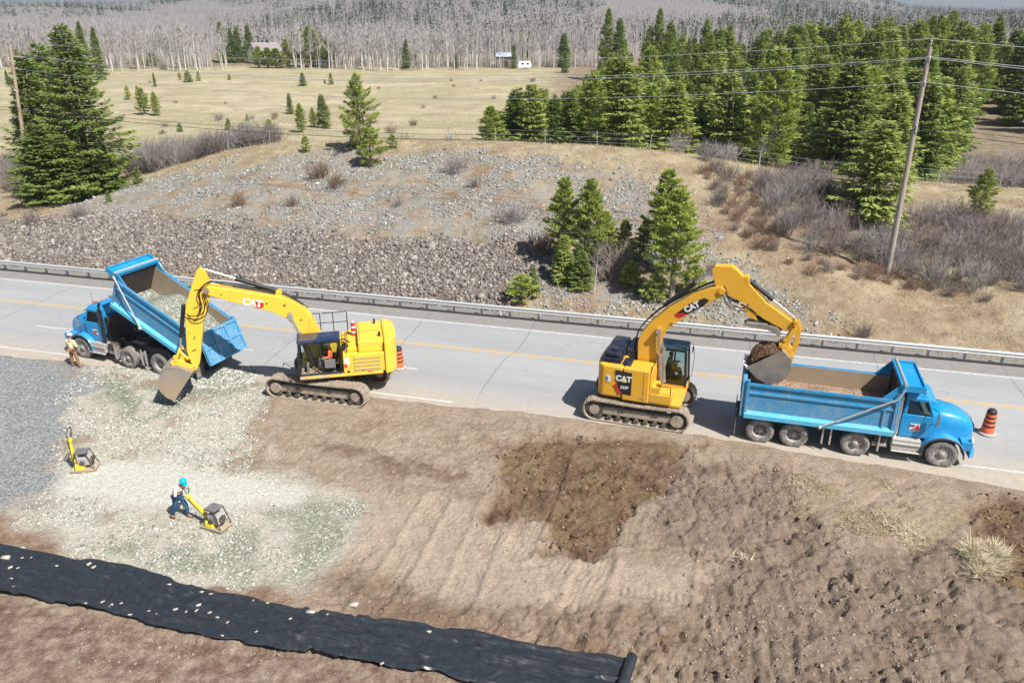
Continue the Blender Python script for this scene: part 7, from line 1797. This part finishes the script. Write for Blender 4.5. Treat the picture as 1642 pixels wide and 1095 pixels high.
def stand(**k):
    J = dict(pelvis=(0, 0, .96), waist=(0, 0, 1.1), chest=(0, 0, 1.32), neck=(0, 0, 1.5), head=(.02, 0, 1.65), shl=(0, .2, 1.42), shr=(0, -.2, 1.42), ell=(-.02, .3, 1.14), elr=(-.02, -.3, 1.14), wrl=(.12, .28, .92), wrr=(.12, -.28, .92),
             hipl=(0, .1, .92), hipr=(0, -.1, .92), knl=(.03, .13, .5), knr=(.03, -.13, .5), anl=(0, .15, .1), anr=(0, -.15, .1), tol=(.16, .17, .05), tor=(.16, -.17, .05)); J.update(k); return J
# worker pushing the compactor: leans, arms forward on the grip bar
x, y = flat(293, 824); z = float(gz(x, y)); 
bpy.context.view_layer.update()
h1 = [o for o in c1.children if o.name.startswith('handle')][0]; gw = h1.matrix_world @ Vector((-1.48, 0, .05)); gs = (h1.matrix_world.to_3x3() @ Vector((0, 1, 0))).normalized()
hdp = math.atan2(c1.location.y - y, c1.location.x - x); inv = (Matrix.Translation((x, y, z)) @ Matrix.Rotation(hdp, 4, 'Z')).inverted()
GL = inv @ (gw + gs * .16); GRr = inv @ (gw - gs * .16)
if GL.y < GRr.y: GL, GRr = GRr, GL
bw = Vector((-.07, 0, .02))
Jp = stand(pelvis=(-.12, 0, .93), waist=(-.06, 0, 1.08), chest=(.06, 0, 1.28), neck=(.17, 0, 1.43), head=(.26, 0, 1.56), look=(.8, 0, -.6), shl=(.1, .2, 1.36), shr=(.1, -.2, 1.36), ell=(.12, .3, 1.1), elr=(.12, -.3, 1.1), wrl=tuple(GL + bw), wrr=tuple(GRr + bw), hdl=(1, 0, -.2), hdr=(1, 0, -.2),
           hipl=(-.12, .1, .9), hipr=(-.12, -.1, .9), knl=(.12, .12, .5), knr=(-.16, -.12, .5), anl=(.12, .13, .1), anr=(-.4, -.13, .12), tol=(.28, .14, .05), tor=(-.25, -.14, .05))
person((x, y, z), hdp, Jp, 'worker in teal hard hat, pale orange vest and blue jeans pushing the compactor', dict(hat=M['hat_teal'], shirt=M['cloth_white'], vest=M['vest'], trousers=M['jeans'], boots=M['boots']))
# worker by the left truck's front wheel
x, y = flat(122, 589); z = float(gz(x, y))
person((x, y, z), R(75), stand(head=(.05, .01, 1.63), look=(.9, 0, -.35), ell=(.0, .3, 1.15), wrl=(.22, .2, 1.02), elr=(.0, -.3, 1.15), wrr=(.22, -.2, 1.02), anl=(.02, .2, .1), anr=(0, -.2, .1), knl=(.03, .16, .5), knr=(.03, -.16, .5), tol=(.17, .24, .05), tor=(.15, -.24, .05)),
       'worker in white hard hat and tan trousers by the left truck front wheel', dict(hat=M['hat_white'], shirt=M['vest_pale'], trousers=M['tan_trousers'], boots=M['boots']))
SIT = dict(pelvis=(0, 0, .5), waist=(-.03, 0, .64), chest=(-.02, 0, .86), neck=(0, 0, 1.03), head=(.04, 0, 1.18), shl=(0, .2, .95), shr=(0, -.2, .95), ell=(.05, .32, .7), elr=(.05, -.32, .7), wrl=(.3, .34, .74), wrr=(.3, -.34, .74), hipl=(.05, .1, .5), hipr=(.05, -.1, .5), knl=(.45, .14, .52), knr=(.45, -.14, .52), anl=(.55, .14, .12), anr=(.55, -.14, .12), tol=(.7, .14, .08), tor=(.7, -.14, .08))
def operator(exc, lx, ly, lz_, label, cl):
    bpy.context.view_layer.update(); p = exc.matrix_world @ Vector((lx, ly, lz_)); return person(tuple(p), exc.rotation_euler.z, SIT, label, cl)
operator(excL, -.1, .97, 1.34 + .05, 'operator in bright orange jacket seated in the left excavator cab', dict(hat=M['hat_white'], shirt=M['orange'], trousers=M['interior'], boots=M['boots']))
operator(excR, 1.0, .92, 1.25 + .05, 'operator in teal shirt seated in the right excavator cab', dict(shirt=M['teal_cloth'], trousers=M['teal_cloth'], boots=M['boots']))
def driver(trk, label):
    bpy.context.view_layer.update(); p = trk.matrix_world @ Vector((5.55, .45, 1.1)); return person(tuple(p), trk.rotation_euler.z, SIT, label, dict(shirt=M['jeans'], trousers=M['jeans'], boots=M['boots'], hat=None))

# ------------------------------------------------------------------ haze
m = MB(); m.bb(-8200, 8200, -60, 7300, -12, 175)
t = NT('haze'); t.t.nodes.remove(t.b); pv = t.n('ShaderNodeVolumePrincipled'); pv.inputs['Color'].default_value = (.72, .82, .95, 1); pv.inputs['Density'].default_value = .00014; pv.inputs['Anisotropy'].default_value = .2
t.l(pv.outputs[0], t.out.inputs['Volume']); hz = m.build('haze', t.m); tag(hz, kind='stuff')
